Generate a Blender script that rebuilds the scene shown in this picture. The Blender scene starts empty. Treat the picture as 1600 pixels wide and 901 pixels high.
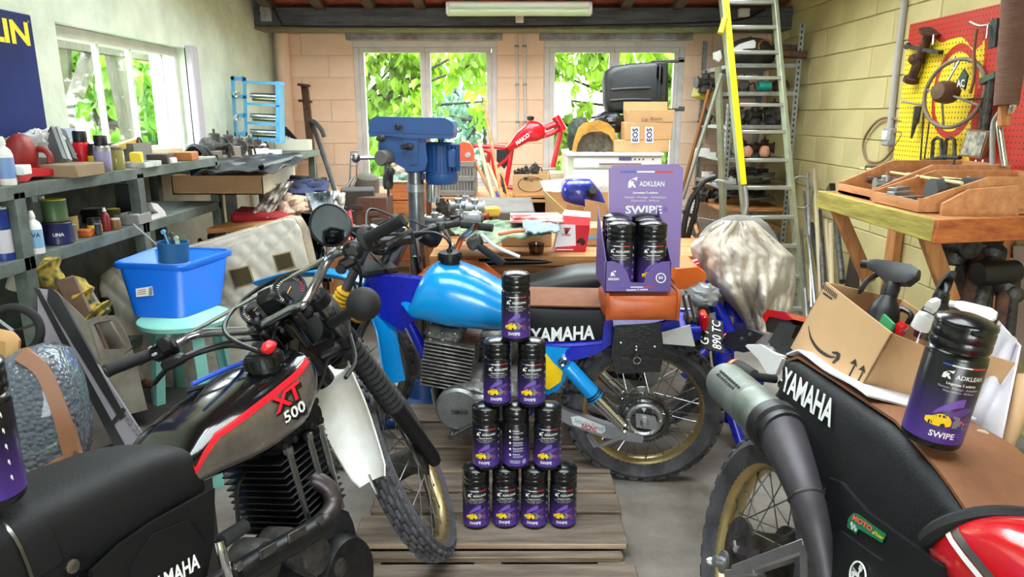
import bpy,bmesh,math,random
from mathutils import Vector,Matrix,Euler,noise
PI=math.pi
S=bpy.context.scene
COL=S.collection
rnd=random.Random(7)

# ------------------------------------------------------------------ camera, sky, sun, exposure
FPX,PITCH,CAMH=1109.0,math.radians(13.7),1.46
cam_data=bpy.data.cameras.new('camera')
cam_data.sensor_width=36.0
cam_data.lens=36.0*FPX/1600.0
cam_data.clip_start=0.05
cam=bpy.data.objects.new('camera',cam_data)
cam.location=(0,0,CAMH)
cam.rotation_euler=(PI/2-PITCH,0,0)
COL.objects.link(cam)
S.camera=cam

world=bpy.data.worlds.new('sky')
S.world=world
world.use_nodes=True
wn=world.node_tree.nodes
bg=wn['Background']
bg.inputs[0].default_value=(0.90,0.96,1.0,1)
bg.inputs[1].default_value=4.2

def portal(name,loc,rot,sx,sy):
 d=bpy.data.lights.new(name,'AREA')
 d.shape='RECTANGLE';d.size=sx;d.size_y=sy;d.energy=1.0
 d.cycles.is_portal=True
 o=bpy.data.objects.new(name,d);o.location=loc;o.rotation_euler=rot
 COL.objects.link(o)
portal('doorway_portal',(0.5,-3.1,1.1),(PI/2,0,0),1.8,2.2)
portal('added_roof_light_portal',(0.1,1.25,3.42),(0,0,0),2.6,1.6)  # this and the next serve roof openings added for more light
portal('added_roof_light_portal',(0.1,4.55,2.95),(0,0,0),3.2,2.4)
portal('back_window_portal',(-0.80,7.1,1.46),(-PI/2,0,0),1.25,1.3)
portal('back_window_portal',(0.95,7.1,1.46),(-PI/2,0,0),1.25,1.3)
portal('side_window_portal',(-2.45,4.32,1.57),(0,-PI/2,0),0.65,1.35)

S.view_settings.view_transform='Standard'
S.view_settings.look='None'
S.view_settings.exposure=2.1
S.view_settings.gamma=1.0
S.view_settings.use_curve_mapping=False
try:
 S.cycles.use_denoising=True
 S.cycles.max_bounces=8
 S.cycles.diffuse_bounces=4
 S.cycles.sample_clamp_indirect=6.0
except Exception:
 pass

# ------------------------------------------------------------------ helpers: pixels of the 1600x901 picture to points
_fw=Vector((0,math.cos(PITCH),-math.sin(PITCH)))
_up=Vector((0,math.sin(PITCH),math.cos(PITCH)))
_rt=Vector((1,0,0))
CAM=Vector((0,0,CAMH))
def V(*a):return Vector(a)
def ray(px,py):return _fw+_rt*((px-800)/FPX)-_up*((py-450.5)/FPX)
def AY(px,py,y):
 d=ray(px,py);return CAM+d*(y/d.y)
def AZ(px,py,z):
 d=ray(px,py);return CAM+d*((z-CAMH)/d.z)
def AX(px,py,x):
 d=ray(px,py);return CAM+d*(x/d.x)

class Frame:
 """A vehicle's own axes: x forward, y to its left, z up; lean > 0 tips it to its left."""
 def __init__(s,x,y,z,yaw,lean=0.0,pitch=0.0,scale=1.0):
  cy,sy,cl,sl,cp,sp=math.cos(yaw),math.sin(yaw),math.cos(lean),math.sin(lean),math.cos(pitch),math.sin(pitch)
  R=Matrix(((cy,-sy,0),(sy,cy,0),(0,0,1)))@Matrix(((1,0,0),(0,cl,sl),(0,-sl,cl)))@Matrix(((cp,0,-sp),(0,1,0),(sp,0,cp)))
  s.M=Matrix.Translation((x,y,z))@R.to_4x4()@Matrix.Diagonal((scale,scale,scale,1))
  s.I=s.M.inverted()
  s.c=s.I@CAM
 def d(s,px,py):return s.I.to_3x3()@ray(px,py)
 def y(s,px,py,off):
  d=s.d(px,py);return s.c+d*((off-s.c.y)/d.y)
 def x(s,px,py,off):
  d=s.d(px,py);return s.c+d*((off-s.c.x)/d.x)
 def z(s,px,py,off):
  d=s.d(px,py);return s.c+d*((off-s.c.z)/d.z)

# ------------------------------------------------------------------ helpers: materials
_mats={}
def lin(c):
 o=[]
 for v in c[:3]:
  v=v/255.0
  o.append(v/12.92 if v<=0.04045 else((v+0.055)/1.055)**2.4)
 return(o[0],o[1],o[2],1.0)
def M(name,col=(128,128,128),rough=0.55,metal=0.0,var=0.0,vs=8.0,col2=None,bump=0.0,bs=60.0,coat=0.0,trans=0.0,alpha=1.0,spec=0.5,emit=0.0,detail=6.0,stretch=None):
 if name in _mats:return _mats[name]
 m=bpy.data.materials.new(name);m.use_nodes=True
 nt=m.node_tree;N=nt.nodes;L=nt.links
 b=N['Principled BSDF']
 b.inputs['Base Color'].default_value=lin(col)
 b.inputs['Roughness'].default_value=rough
 b.inputs['Metallic'].default_value=metal
 b.inputs['Coat Weight'].default_value=coat
 b.inputs['Coat Roughness'].default_value=0.08
 b.inputs['Transmission Weight'].default_value=trans
 b.inputs['Alpha'].default_value=alpha
 b.inputs['Specular IOR Level'].default_value=spec
 if emit:b.inputs['Emission Color'].default_value=lin(col);b.inputs['Emission Strength'].default_value=emit
 tc=None
 def coords():
  nonlocal tc
  if tc is None:
   t=N.new('ShaderNodeTexCoord');tc=t.outputs['Object']
   if stretch:
    mp=N.new('ShaderNodeMapping');mp.inputs['Scale'].default_value=stretch
    L.new(tc,mp.inputs['Vector']);tc=mp.outputs['Vector']
  return tc
 if var>0 or col2:
  n=N.new('ShaderNodeTexNoise');n.inputs['Scale'].default_value=vs;n.inputs['Detail'].default_value=detail;n.inputs['Roughness'].default_value=0.62
  L.new(coords(),n.inputs['Vector'])
  r=N.new('ShaderNodeValToRGB')
  c1=lin(col);c2=lin(col2)if col2 else tuple(v*(1-var)for v in c1[:3])+(1,)
  r.color_ramp.elements[0].position=0.36;r.color_ramp.elements[1].position=0.66
  r.color_ramp.elements[0].color=c2;r.color_ramp.elements[1].color=c1
  L.new(n.outputs['Fac'],r.inputs['Fac']);L.new(r.outputs['Color'],b.inputs['Base Color'])
  rr=N.new('ShaderNodeMapRange');rr.inputs['To Min'].default_value=min(1,rough+0.12);rr.inputs['To Max'].default_value=max(0.03,rough-0.06)
  L.new(n.outputs['Fac'],rr.inputs['Value']);L.new(rr.outputs['Result'],b.inputs['Roughness'])
 if bump>0:
  n2=N.new('ShaderNodeTexNoise');n2.inputs['Scale'].default_value=bs;n2.inputs['Detail'].default_value=4
  L.new(coords(),n2.inputs['Vector'])
  bp=N.new('ShaderNodeBump');bp.inputs['Strength'].default_value=bump;bp.inputs['Distance'].default_value=0.01
  L.new(n2.outputs['Fac'],bp.inputs['Height']);L.new(bp.outputs['Normal'],b.inputs['Normal'])
 _mats[name]=m
 return m
def wood(name,c1,c2,rough=0.65,axis=0,sc=6.0):
 if name in _mats:return _mats[name]
 st=[5.0,5.0,5.0];st[axis]=0.6
 return M(name,c1,rough,var=0.4,vs=sc,col2=c2,bump=0.25,bs=sc*3,stretch=tuple(st))

# ------------------------------------------------------------------ helpers: mesh collector
INV={}
def _ortho(d):
 d=d.normalized()
 a=Vector((0,0,1))if abs(d.z)<0.9 else Vector((1,0,0))
 u=a.cross(d).normalized()
 return u,d.cross(u).normalized()
class MB:
 def __init__(s):s.v=[];s.f=[];s.mi=[];s.cur=0
 def add(s,vs,fs):
  n=len(s.v)
  s.v.extend(Vector(p)for p in vs)
  for f in fs:s.f.append(tuple(i+n for i in f));s.mi.append(s.cur)
  return s
 def box(s,c,d,R=None,b=0.0):
  hx,hy,hz=d[0]/2,d[1]/2,d[2]/2
  c=Vector(c)
  if R is None:R=Matrix.Identity(3)
  elif not isinstance(R,Matrix):R=Euler(R).to_matrix()
  if b<=0:
   vs=[Vector((x*hx,y*hy,z*hz))for x in(-1,1)for y in(-1,1)for z in(-1,1)]
   fs=[(0,1,3,2),(4,6,7,5),(0,4,5,1),(2,3,7,6),(0,2,6,4),(1,5,7,3)]
  else:
   b=min(b,hx*.9,hy*.9,hz*.9)
   vs=[];ix={}
   for x in(-1,1):
    for y in(-1,1):
     for z in(-1,1):
      for k in range(3):
       p=[x*(hx-b),y*(hy-b),z*(hz-b)]
       p[k]=(x*hx,y*hy,z*hz)[k]
       ix[(x,y,z,k)]=len(vs);vs.append(Vector(p))
   fs=[]
   for k in range(3):
    o=[i for i in range(3)if i!=k]
    for sg in(-1,1):
     q=[]
     for(a,bb)in((-1,-1),(1,-1),(1,1),(-1,1)):
      t=[0,0,0];t[k]=sg;t[o[0]]=a;t[o[1]]=bb
      q.append(ix[(t[0],t[1],t[2],k)])
     fs.append(tuple(q))
   for k in range(3):
    o=[i for i in range(3)if i!=k]
    for a in(-1,1):
     for bb in(-1,1):
      q=[]
      for(sg,kk)in((-1,o[0]),(1,o[0]),(1,o[1]),(-1,o[1])):
       t=[0,0,0];t[k]=sg;t[o[0]]=a;t[o[1]]=bb
       q.append(ix[(t[0],t[1],t[2],kk)])
      fs.append(tuple(q))
   for x in(-1,1):
    for y in(-1,1):
     for z in(-1,1):fs.append(tuple(ix[(x,y,z,k)]for k in range(3)))
  return s.add([c+R@p for p in vs],fs)
 def bar(s,a,b,w,h,up=(0,0,1),bev=0.0):
  """rectangular bar from a to b, w across, h along up"""
  a=Vector(a);b=Vector(b);d=(b-a);L=d.length;d.normalize()
  u=Vector(up);u=(u-d*u.dot(d))
  if u.length<1e-4:u=Vector((1,0,0))-d*d.x
  u.normalize();x=d.cross(u)
  R=Matrix((d,x,u)).transposed()
  return s.box((a+b)/2,(L,w,h),R,bev)
 def tube(s,pts,r,n=8,caps=True,closed=False):
  pts=[Vector(p)for p in pts];k=len(pts)
  rs=r if isinstance(r,(list,tuple))else[r]*k
  tg=[]
  for i in range(k):
   if closed:t=pts[(i+1)%k]-pts[i-1]
   else:t=pts[min(i+1,k-1)]-pts[max(i-1,0)]
   tg.append(t.normalized()if t.length>1e-9 else Vector((0,0,1)))
  u,w=_ortho(tg[0]);rings=[]
  for i in range(k):
   u=(u-tg[i]*u.dot(tg[i]))
   if u.length<1e-6:u=_ortho(tg[i])[0]
   u.normalize();w=tg[i].cross(u)
   rings.append([pts[i]+(u*math.cos(2*PI*j/n)+w*math.sin(2*PI*j/n))*rs[i]for j in range(n)])
  return s.loft(rings,caps,closed)
 def loft(s,rings,caps=True,closed=False):
  n=len(rings[0]);k=len(rings)
  vs=[p for r in rings for p in r];fs=[]
  for i in range(k if closed else k-1):
   a=i*n;b=((i+1)%k)*n
   for j in range(n):fs.append((a+j,a+(j+1)%n,b+(j+1)%n,b+j))
  if caps and not closed:fs+=[tuple(range(n-1,-1,-1)),tuple(range((k-1)*n,k*n))]
  return s.add(vs,fs)
 def cyl(s,a,b,r,r2=None,n=16,caps=True):return s.tube([a,b],[r,r if r2 is None else r2],n,caps)
 def lathe(s,prof,o=(0,0,0),ax=(0,0,1),n=24,caps=True):
  """prof: (radius, height) pairs along ax from o"""
  o=Vector(o);ax=Vector(ax).normalized();u,w=_ortho(ax)
  rings=[[o+ax*h+(u*math.cos(2*PI*j/n)+w*math.sin(2*PI*j/n))*max(r,1e-5)for j in range(n)]for r,h in prof]
  return s.loft(rings,caps)
 def torus(s,c,ax,R,r,n=32,m=8,a0=0,a1=2*PI):
  c=Vector(c);u,w=_ortho(Vector(ax))
  full=abs(a1-a0-2*PI)<1e-6
  k=n if full else n+1
  pts=[c+(u*math.cos(a0+(a1-a0)*i/n)+w*math.sin(a0+(a1-a0)*i/n))*R for i in range(k)]
  return s.tube(pts,r,m,True,full)
 def prism(s,poly,d):
  """closed polygon of points pushed along vector d"""
  poly=[Vector(p)for p in poly];d=Vector(d);n=len(poly)
  vs=poly+[p+d for p in poly]
  fs=[tuple(range(n-1,-1,-1)),tuple(range(n,2*n))]+[(i,(i+1)%n,n+(i+1)%n,n+i)for i in range(n)]
  return s.add(vs,fs)
 def grid(s,fn,nu,nv,thick=None):
  P=[[Vector(fn(i/nu,j/nv))for j in range(nv+1)]for i in range(nu+1)]
  vs=[p for r in P for p in r];w=nv+1
  fs=[(i*w+j,(i+1)*w+j,(i+1)*w+j+1,i*w+j+1)for i in range(nu)for j in range(nv)]
  if thick:
   N=[Vector((0,0,0))for _ in vs]
   for f in fs:
    nn=(vs[f[2]]-vs[f[0]]).cross(vs[f[3]]-vs[f[1]])
    for i in f:N[i]+=nn
   k=len(vs)
   vs=vs+[vs[i]-(N[i].normalized()if N[i].length>1e-12 else Vector((0,0,1)))*thick for i in range(k)]
   fs=fs+[tuple(k+i for i in reversed(f))for f in fs]
   B=[i*w for i in range(nu+1)];T=[i*w+nv for i in range(nu+1)]
   for i in range(nu):fs+=[(B[i+1],B[i],k+B[i],k+B[i+1]),(T[i],T[i+1],k+T[i+1],k+T[i])]
   for j in range(nv):fs+=[(j,j+1,k+j+1,k+j),(nu*w+j+1,nu*w+j,k+nu*w+j,k+nu*w+j+1)]
  return s.add(vs,fs)
 def ball(s,c,r,n=12,m=8,sq=(1,1,1)):
  c=Vector(c);R=r
  rings=[[c+Vector((math.cos(2*PI*j/n)*math.sin(PI*i/m)*R*sq[0],math.sin(2*PI*j/n)*math.sin(PI*i/m)*R*sq[1],-math.cos(PI*i/m)*R*sq[2]))for j in range(n)]for i in range(1,m)]
  return s.loft(rings)
 def text(s,t,size,fn,off=0.0,shear=0.0,align='LEFT',space=1.0):
  """flat lettering; fn maps (x, y) of the line of text to a point"""
  vs,fs=glyphs(t,off,shear,space)
  if not vs:return s
  xs=[v[0]for v in vs];x0=min(xs);w=max(xs)-x0
  o={'LEFT':0,'CENTER':w/2,'RIGHT':w}[align]
  return s.add([fn((x-x0-o)*size,y*size)for x,y in vs],fs)
 def build(s,name,mat,parent=None,sm=42,local=False):
  me=bpy.data.meshes.new(name)
  o=bpy.data.objects.new(name,me)
  vs=s.v
  if parent is not None:
   if parent.name in INV and not local:
    I=INV[parent.name];vs=[I@p for p in vs]
   o.parent=parent
   if parent.name in INV and not local:INV[o.name]=INV[parent.name]
  elif not local and vs:
   lo=Vector((min(p.x for p in vs),min(p.y for p in vs),min(p.z for p in vs)))
   hi=Vector((max(p.x for p in vs),max(p.y for p in vs),max(p.z for p in vs)))
   c=Vector(((lo.x+hi.x)/2,(lo.y+hi.y)/2,lo.z))
   vs=[p-c for p in vs];o.location=c
   INV[o.name]=Matrix.Translation(-c)
  me.from_pydata([tuple(p)for p in vs],[],s.f)
  bm=bmesh.new();bm.from_mesh(me);bmesh.ops.recalc_face_normals(bm,faces=bm.faces);bm.to_mesh(me);bm.free()
  ms=mat if isinstance(mat,(list,tuple))else[mat]
  for m in ms:me.materials.append(m)
  if len(ms)>1:me.polygons.foreach_set('material_index',s.mi)
  if sm:
   me.polygons.foreach_set('use_smooth',[True]*len(me.polygons))
   me.set_sharp_from_angle(angle=math.radians(sm))
  COL.objects.link(o)
  return o
_gl={}
def glyphs(t,off,shear,space):
 k=(t,off,shear,space)
 if k not in _gl:
  cu=bpy.data.curves.new('lettering','FONT');cu.body=t;cu.size=1.0;cu.offset=off;cu.shear=shear;cu.space_character=space
  cu.resolution_u=2;cu.fill_mode='FRONT'
  ob=bpy.data.objects.new('lettering',cu)
  me=bpy.data.meshes.new_from_object(ob)
  _gl[k]=([(v.co.x,v.co.y)for v in me.vertices],[tuple(p.vertices)for p in me.polygons])
  bpy.data.objects.remove(ob);bpy.data.meshes.remove(me);bpy.data.curves.remove(cu)
 return _gl[k]
def tag(o,label=None,cat=None,group=None,kind=None):
 if label:o['label']=label
 if cat:o['category']=cat
 if group:o['group']=group
 if kind:o['kind']=kind
 return o
def thing(name,label,cat,loc=(0,0,0),group=None,mtx=None):
 o=bpy.data.objects.new(name,None);COL.objects.link(o)
 o.empty_display_size=0.05
 if mtx is not None:o.matrix_world=mtx
 else:
  o.location=loc;INV[o.name]=Matrix.Translation(-Vector(loc))
 return tag(o,label,cat,group)
def solo(name,mb,mat,label,cat,group=None,sm=42):
 return tag(mb.build(name,mat,None,sm),label,cat,group)
def struct(name,mb,mat,sm=30):
 return tag(mb.build(name,mat,None,sm),kind='structure')
def copy_tree(o,parent=None):
 c=o.copy();COL.objects.link(c)
 if parent is not None:c.parent=parent
 for ch in[x for x in bpy.data.objects if x.parent==o]:copy_tree(ch,c)
 return c
def spot(x0,x1,yt,yb,Y=None,X=None,z=None):
 """base centre, width and height of an upright thing seen between these pixels"""
 cx=(x0+x1)/2
 b=AY(cx,yb,Y)if Y is not None else(AX(cx,yb,X)if X is not None else AZ(cx,yb,z))
 zc=(b-CAM).dot(_fw)
 t=AY(cx,yt,b.y)
 if z is not None:b.z=z
 return b,(x1-x0)*zc/FPX,max(0.01,t.z-b.z)
def lerp(a,b,t):return a+(b-a)*t
def smooth_path(pts,n=6):
 """Catmull-Rom through the points"""
 P=[Vector(p)for p in pts];P=[P[0]*2-P[1]]+P+[P[-1]*2-P[-2]];out=[]
 for i in range(1,len(P)-2):
  for k in range(n):
   t=k/n
   out.append(0.5*((2*P[i])+(P[i+1]-P[i-1])*t+(2*P[i-1]-5*P[i]+4*P[i+1]-P[i+2])*t*t+(3*P[i]-P[i-1]-3*P[i+1]+P[i+2])*t**3))
 out.append(P[-2]);return out

# ================================================================== the setting
XL,XR,YB,YF=-2.20,2.40,6.90,-3.0
m_conc=M('concrete',(146,139,132),0.85,var=0.35,vs=2.4,col2=(100,92,84),bump=0.35,bs=45)
m_plaster=M('white_plaster',(226,234,216),0.85,col2=(196,204,188),vs=2.6,bump=0.5,bs=28)
m_salmon=M('salmon_paint',(250,220,194),0.75,col2=(240,204,174),vs=2.2,bump=0.35,bs=55)
m_cream=M('cream_paint',(204,190,138),0.75,col2=(188,174,124),vs=1.8,bump=0.3,bs=60)
m_beam=M('dark_grey_timber',(96,96,102),0.75,col2=(66,66,72),vs=7,bump=0.5,bs=30,stretch=(0.5,4,4))
m_terra=M('terracotta',(176,92,66),0.8,col2=(132,66,50),vs=9,bump=0.3,bs=40)
m_white=M('white_window_paint',(224,220,218),0.5,var=0.18,vs=7,bump=0.1,bs=50)
m_grime=M('grey_lintel',(172,172,178),0.8,col2=(128,122,122),vs=8,bump=0.4,bs=40)
m_black=M('black_plastic',(18,18,20),0.42)
m_rubber=M('black_rubber',(26,26,28),0.72,var=0.3,vs=20)
m_alu=M('dull_aluminium',(176,178,180),0.38,0.9,var=0.25,vs=16)
m_steel=M('steel',(150,150,152),0.3,1.0,var=0.3,vs=20)
m_chrome=M('chrome',(214,216,220),0.12,1.0)
m_rust=M('rusty_steel',(104,70,52),0.8,0.3,col2=(66,48,42),vs=22,bump=0.4,bs=70)
m_dsteel=M('dark_oily_steel',(92,89,86),0.5,0.65,col2=(52,49,47),vs=24,bump=0.3,bs=60)
m_card=M('brown_cardboard',(196,154,108),0.8,var=0.14,vs=6,bump=0.1,bs=80)
m_pine=wood('pine_wood',(206,150,92),(166,108,60))
m_pine_y=wood('pine_wood_along',(206,150,92),(166,108,60),axis=1)
m_pine_z=wood('pine_wood_upright',(200,140,84),(160,100,56),axis=2)
m_glass=M('window_glass',(244,250,248),0.02,trans=1.0)
def glass_thin(name,tint):
 m=bpy.data.materials.new(name);m.use_nodes=True
 N=m.node_tree.nodes;L=m.node_tree.links;N.remove(N['Principled BSDF'])
 t=N.new('ShaderNodeBsdfTransparent');t.inputs[0].default_value=tint
 g=N.new('ShaderNodeBsdfGlossy');g.inputs['Roughness'].default_value=0.03
 x=N.new('ShaderNodeMixShader');f=N.new('ShaderNodeValue');f.outputs[0].default_value=0.05
 L.new(f.outputs[0],x.inputs[0]);L.new(t.outputs[0],x.inputs[1]);L.new(g.outputs[0],x.inputs[2]);L.new(x.outputs[0],N['Material Output'].inputs[0])
 return m
m_pane=glass_thin('clear_pane',(0.95,0.97,0.96,1))

# floor, ground outside
b=MB();b.box((0.1,2.0,-0.05),(4.9,10.1,0.1));struct('floor',b,m_conc)
b=MB();b.box((0,8,-0.22),(60,50,0.1));struct('ground',b,M('lawn',(90,124,44),0.9,col2=(66,100,34),vs=3))

def holed(orig,ux,uz,nrm,xs,zs,holes,thick,name,mat):
 """wall slab with openings; holes are (x0, x1, z0, z1) on the grid lines"""
 b=MB();o=Vector(orig);ux=Vector(ux);uz=Vector(uz);n=Vector(nrm)
 nx,nz=len(xs),len(zs)
 vs=[o+ux*x+uz*z+n*(-t)for t in(0,thick)for x in xs for z in zs]
 K=nx*nz;idx=lambda i,j,t:t*K+i*nz+j
 def solid(i,j):
  if i<0 or j<0 or i>=nx-1 or j>=nz-1:return False
  cx=(xs[i]+xs[i+1])/2;cz=(zs[j]+zs[j+1])/2
  return not any(h[0]<cx<h[1]and h[2]<cz<h[3]for h in holes)
 fs=[]
 for i in range(nx-1):
  for j in range(nz-1):
   if not solid(i,j):continue
   fs.append((idx(i,j,0),idx(i+1,j,0),idx(i+1,j+1,0),idx(i,j+1,0)))
   fs.append((idx(i,j,1),idx(i,j+1,1),idx(i+1,j+1,1),idx(i+1,j,1)))
   for(di,dj,a,c)in((-1,0,(i,j),(i,j+1)),(1,0,(i+1,j),(i+1,j+1)),(0,-1,(i,j),(i+1,j)),(0,1,(i,j+1),(i+1,j+1))):
    if not solid(i+di,j+dj):fs.append((idx(*a,0),idx(*c,0),idx(*c,1),idx(*a,1)))
 b.add(vs,fs)
 return struct(name,b,mat)
_blk={}
def block(parent,name,c,size,mat,bev=0.004):
 k=tuple(round(v,3)for v in size)+(mat.name,)
 if k not in _blk:
  t=MB().box((0,0,0),size,None,bev);me=bpy.data.meshes.new(name);me.from_pydata([tuple(p)for p in t.v],[],t.f);me.materials.append(mat);_blk[k]=me
 o=bpy.data.objects.new(name,_blk[k]);COL.objects.link(o);o.parent=parent
 o.location=INV[parent.name]@Vector(c)if parent.name in INV else Vector(c)
 return o

WB=[(-1.47,-0.14,0.78,2.12),(0.30,1.60,0.78,2.12)]
wall_back=holed((0,YB,0),(1,0,0),(0,0,1),(0,-1,0),[XL-.25,-1.47,-0.14,0.30,1.60,XR+.25],[0,.78,2.12,2.7],WB,0.2,'wall_back',m_salmon)
WL=(3.62,5.02,1.22,1.90)
wall_left=holed((XL,0,0),(0,1,0),(0,0,1),(1,0,0),[YF,WL[0],WL[1],YB+.2],[0,WL[2],WL[3],5.0],[WL],0.25,'wall_left',m_plaster)
wall_right=holed((XR,0,0),(0,1,0),(0,0,1),(-1,0,0),[YF,YB+.2],[0,5.0],[],0.25,'wall_right',m_cream)
# painted blocks laid course by course
def courses(parent,along,fixed,u0,u1,z0,z1,L,Hc,mat,face,shift=0.0):
 k=0;z=z0
 while z<z1-0.03:
  h=min(Hc,z1-z);u=u0-(L/2 if k%2 else 0)+shift
  while u<u1-0.001:
   a=max(u,u0);e=min(u+L,u1)
   if e-a>0.04:
    w=e-a-0.006;cz=z+h/2;cu=(a+e)/2
    jit=rnd.uniform(-0.0006,0.0006)
    if along=='x':block(parent,'block',(cu,fixed+face*(0.002+jit),cz),(w,0.02,h-0.006),mat)
    else:block(parent,'block',(fixed+face*(0.002+jit),cu,cz),(0.02,w,h-0.006),mat)
   u+=L
  z+=h;k+=1
for(u0,u1)in((XL,-1.47),(-0.14,0.30),(1.60,XR)):
 courses(wall_back,'x',YB,u0,u1,0.60,2.22,0.5,0.2,m_salmon,-1)
courses(wall_back,'x',YB,-1.47,-0.14,0.58,0.78,0.5,0.2,m_salmon,-1)
courses(wall_right,'y',XR,2.2,YB,0.30,2.70,0.5,0.2,m_cream,-1)

# windows in the back wall: two casements each
for n,(x0,x1,z0,z1)in enumerate(WB):
 b=MB();y=YB+0.03;f=0.05
 for(cx,cz,w,h)in(((x0+x1)/2,z1-f/2,x1-x0,f),((x0+x1)/2,z0+f/2,x1-x0,f),(x0+f/2,(z0+z1)/2,f,z1-z0-2*f),(x1-f/2,(z0+z1)/2,f,z1-z0-2*f)):
  b.box((cx,y,cz),(w,0.07,h),None,0.004)
 w=struct('window_%d'%(n+1),b,m_white)
 xm=(x0+x1)/2
 for(a,c)in((x0+f,xm),(xm,x1-f)):
  s=MB();g=0.048
  for(cx,cz,ww,h)in(((a+c)/2,z1-f-g/2,c-a-.004,g),((a+c)/2,z0+f+g/2,c-a-.004,g),(a+g/2,(z0+z1)/2,g,z1-z0-2*f-2*g),(c-g/2,(z0+z1)/2,g,z1-z0-2*f-2*g)):
   s.box((cx,y-0.015,cz),(ww,0.05,h),None,0.004)
  sash=s.build('casement',m_white,w)
  MB().box(((a+c)/2,y-0.01,(z0+z1)/2),(c-a-2*g+.01,0.004,z1-z0-2*f-2*g+.01)).build('pane',m_pane,sash)
  MB().box((c-g/2 if a==x0+f else a+g/2,y-0.05,1.45),(0.02,0.02,0.11),None,0.004).build('handle',m_white,sash)
 b=MB();b.box((xm,YB-0.03,z0-0.02),(x1-x0+.08,0.1,0.04),None,0.006);b.build('sill',m_grime,w)
 b=MB();b.box((xm,YB-0.03,2.165),(x1-x0+.1,0.09,0.075),None,0.006);struct('trim_%d'%(n+1),b,m_grime)
# window in the left wall: four panes
y0,y1,z0,z1=WL
b=MB();x=XL-0.10
for(cy,cz,w,h)in(((y0+y1)/2,z1-.03,y1-y0,.06),((y0+y1)/2,z0+.025,y1-y0,.05),(y0+.02,(z0+z1)/2,.04,z1-z0-.11),(y1-.02,(z0+z1)/2,.04,z1-z0-.11)):
 b.box((x,cy,cz),(0.08,w,h),None,0.004)
wl=struct('window_3',b,m_white)
ms=[AX(p,q,x).y for p,q in((143,58),(196,72),(246,82))]
for yy in ms:MB().box((x+.01,yy,(z0+z1)/2),(0.03,0.026,z1-z0-.1),None,0.004).build('mullion',m_white,wl)
ed=[y0+.03]+ms+[y1-.03]
for a,c in zip(ed,ed[1:]):MB().box((x,(a+c)/2,(z0+z1)/2),(0.004,c-a-.03,z1-z0-.1)).build('pane',m_pane,wl)
b=MB();b.box((XL+.015,y1+.05,1.55),(0.06,0.10,0.74),None,0.008);struct('trim_3',b,M('lilac_white_paint',(190,182,194),0.6,var=.12))
# corner pipe, conduits
b=MB();b.cyl((XL+.10,YB-.07,0.3),(XL+.10,YB-.07,2.2),0.06,n=16);solo('corner_pipe',b,m_salmon,'salmon painted upright pipe in the corner left of the windows','pipe')

# beam, joists, terracotta ceiling
YBM=6.42
b=MB();b.box((0.1,YBM+.1,2.275),(4.6,0.2,0.155),None,0.008);struct('beam',b,m_beam)
b=MB();b.box((0.1,YBM+.13,2.185),(4.6,0.27,0.022),None,0.004);struct('trim_4',b,M('mossy_ledge',(124,122,96),.85,var=.4,vs=9))
slope=0.16
def zr(y):return 2.405+slope*(6.4-y)
# two glazed roof openings added to brighten the room, above the camera's view
RL=(-1.2,1.4,YB-2.0,YB-.5);RL2=(-1.5,1.7,YB-5.7,YB-3.4)
ceiling=holed((0,YB,zr(YB)+.02),(1,0,0),(0,-1,slope),(0,0,-1),[XL,RL2[0],RL[0],RL[1],RL2[1],XR],[0,YB-5.7,YB-3.4,YB-2.0,YB-.5,YB-YF],[RL,RL2],0.08,'ceiling',m_terra)
for yc_,L_,W_ in((1.25,1.54,2.64),(4.55,2.34,3.24)):b=MB();b.box((.1,yc_,zr(yc_)+.09),(W_,L_,.004),(-math.atan(slope),0,0));b.build('added_roof_light',m_pane,ceiling)
RT=Euler((-math.atan(slope),0,0)).to_matrix()
jx=[AY(p,8,6.3).x for p in(415,495,575,655,735,815,895,980,1063,1140)]
for i in range(len(jx)):
 xa=jx[i]
 if i<len(jx)-1:
  for k in range(5):
   yc=5.75+k*0.24
   t=MB();t.box(((xa+jx[i+1])/2,yc,zr(yc)+.003),(jx[i+1]-xa-.03,0.228,0.03),RT,0.004)
   t.build('tile',m_terra,ceiling)
 t=MB();t.bar((xa,YB,zr(YB)-.035),(xa,YF+.1,zr(YF+.1)-.035),0.085,0.075)
 t.build('joist',M('old_joist_wood',(92,78,64),.8,var=.4,vs=8),ceiling)
# strip light
p=AY(811,14,6.12)
t=thing('strip_light','long white fluorescent batten, unlit, fixed in front of the dark beam','lamp',(p.x,p.y,p.z-.06))
b=MB();b.box((p.x,p.y,p.z+.028),(1.16,0.085,0.05),None,0.012);b.build('housing',M('white_enamel',(226,228,220),.4),t)
b=MB();b.tube([(p.x-.57,p.y-.01,p.z-.02),(p.x+.57,p.y-.01,p.z-.02)],0.036,14);b.build('diffuser',M('greenish_acrylic',(196,214,176),.25,spec=.6),t)
for sx in(-1,1):
 b=MB();b.box((p.x+sx*.575,p.y-.005,p.z+.0),(0.03,0.09,0.10),None,0.01);b.build('end_cap',m_white,t)
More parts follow.
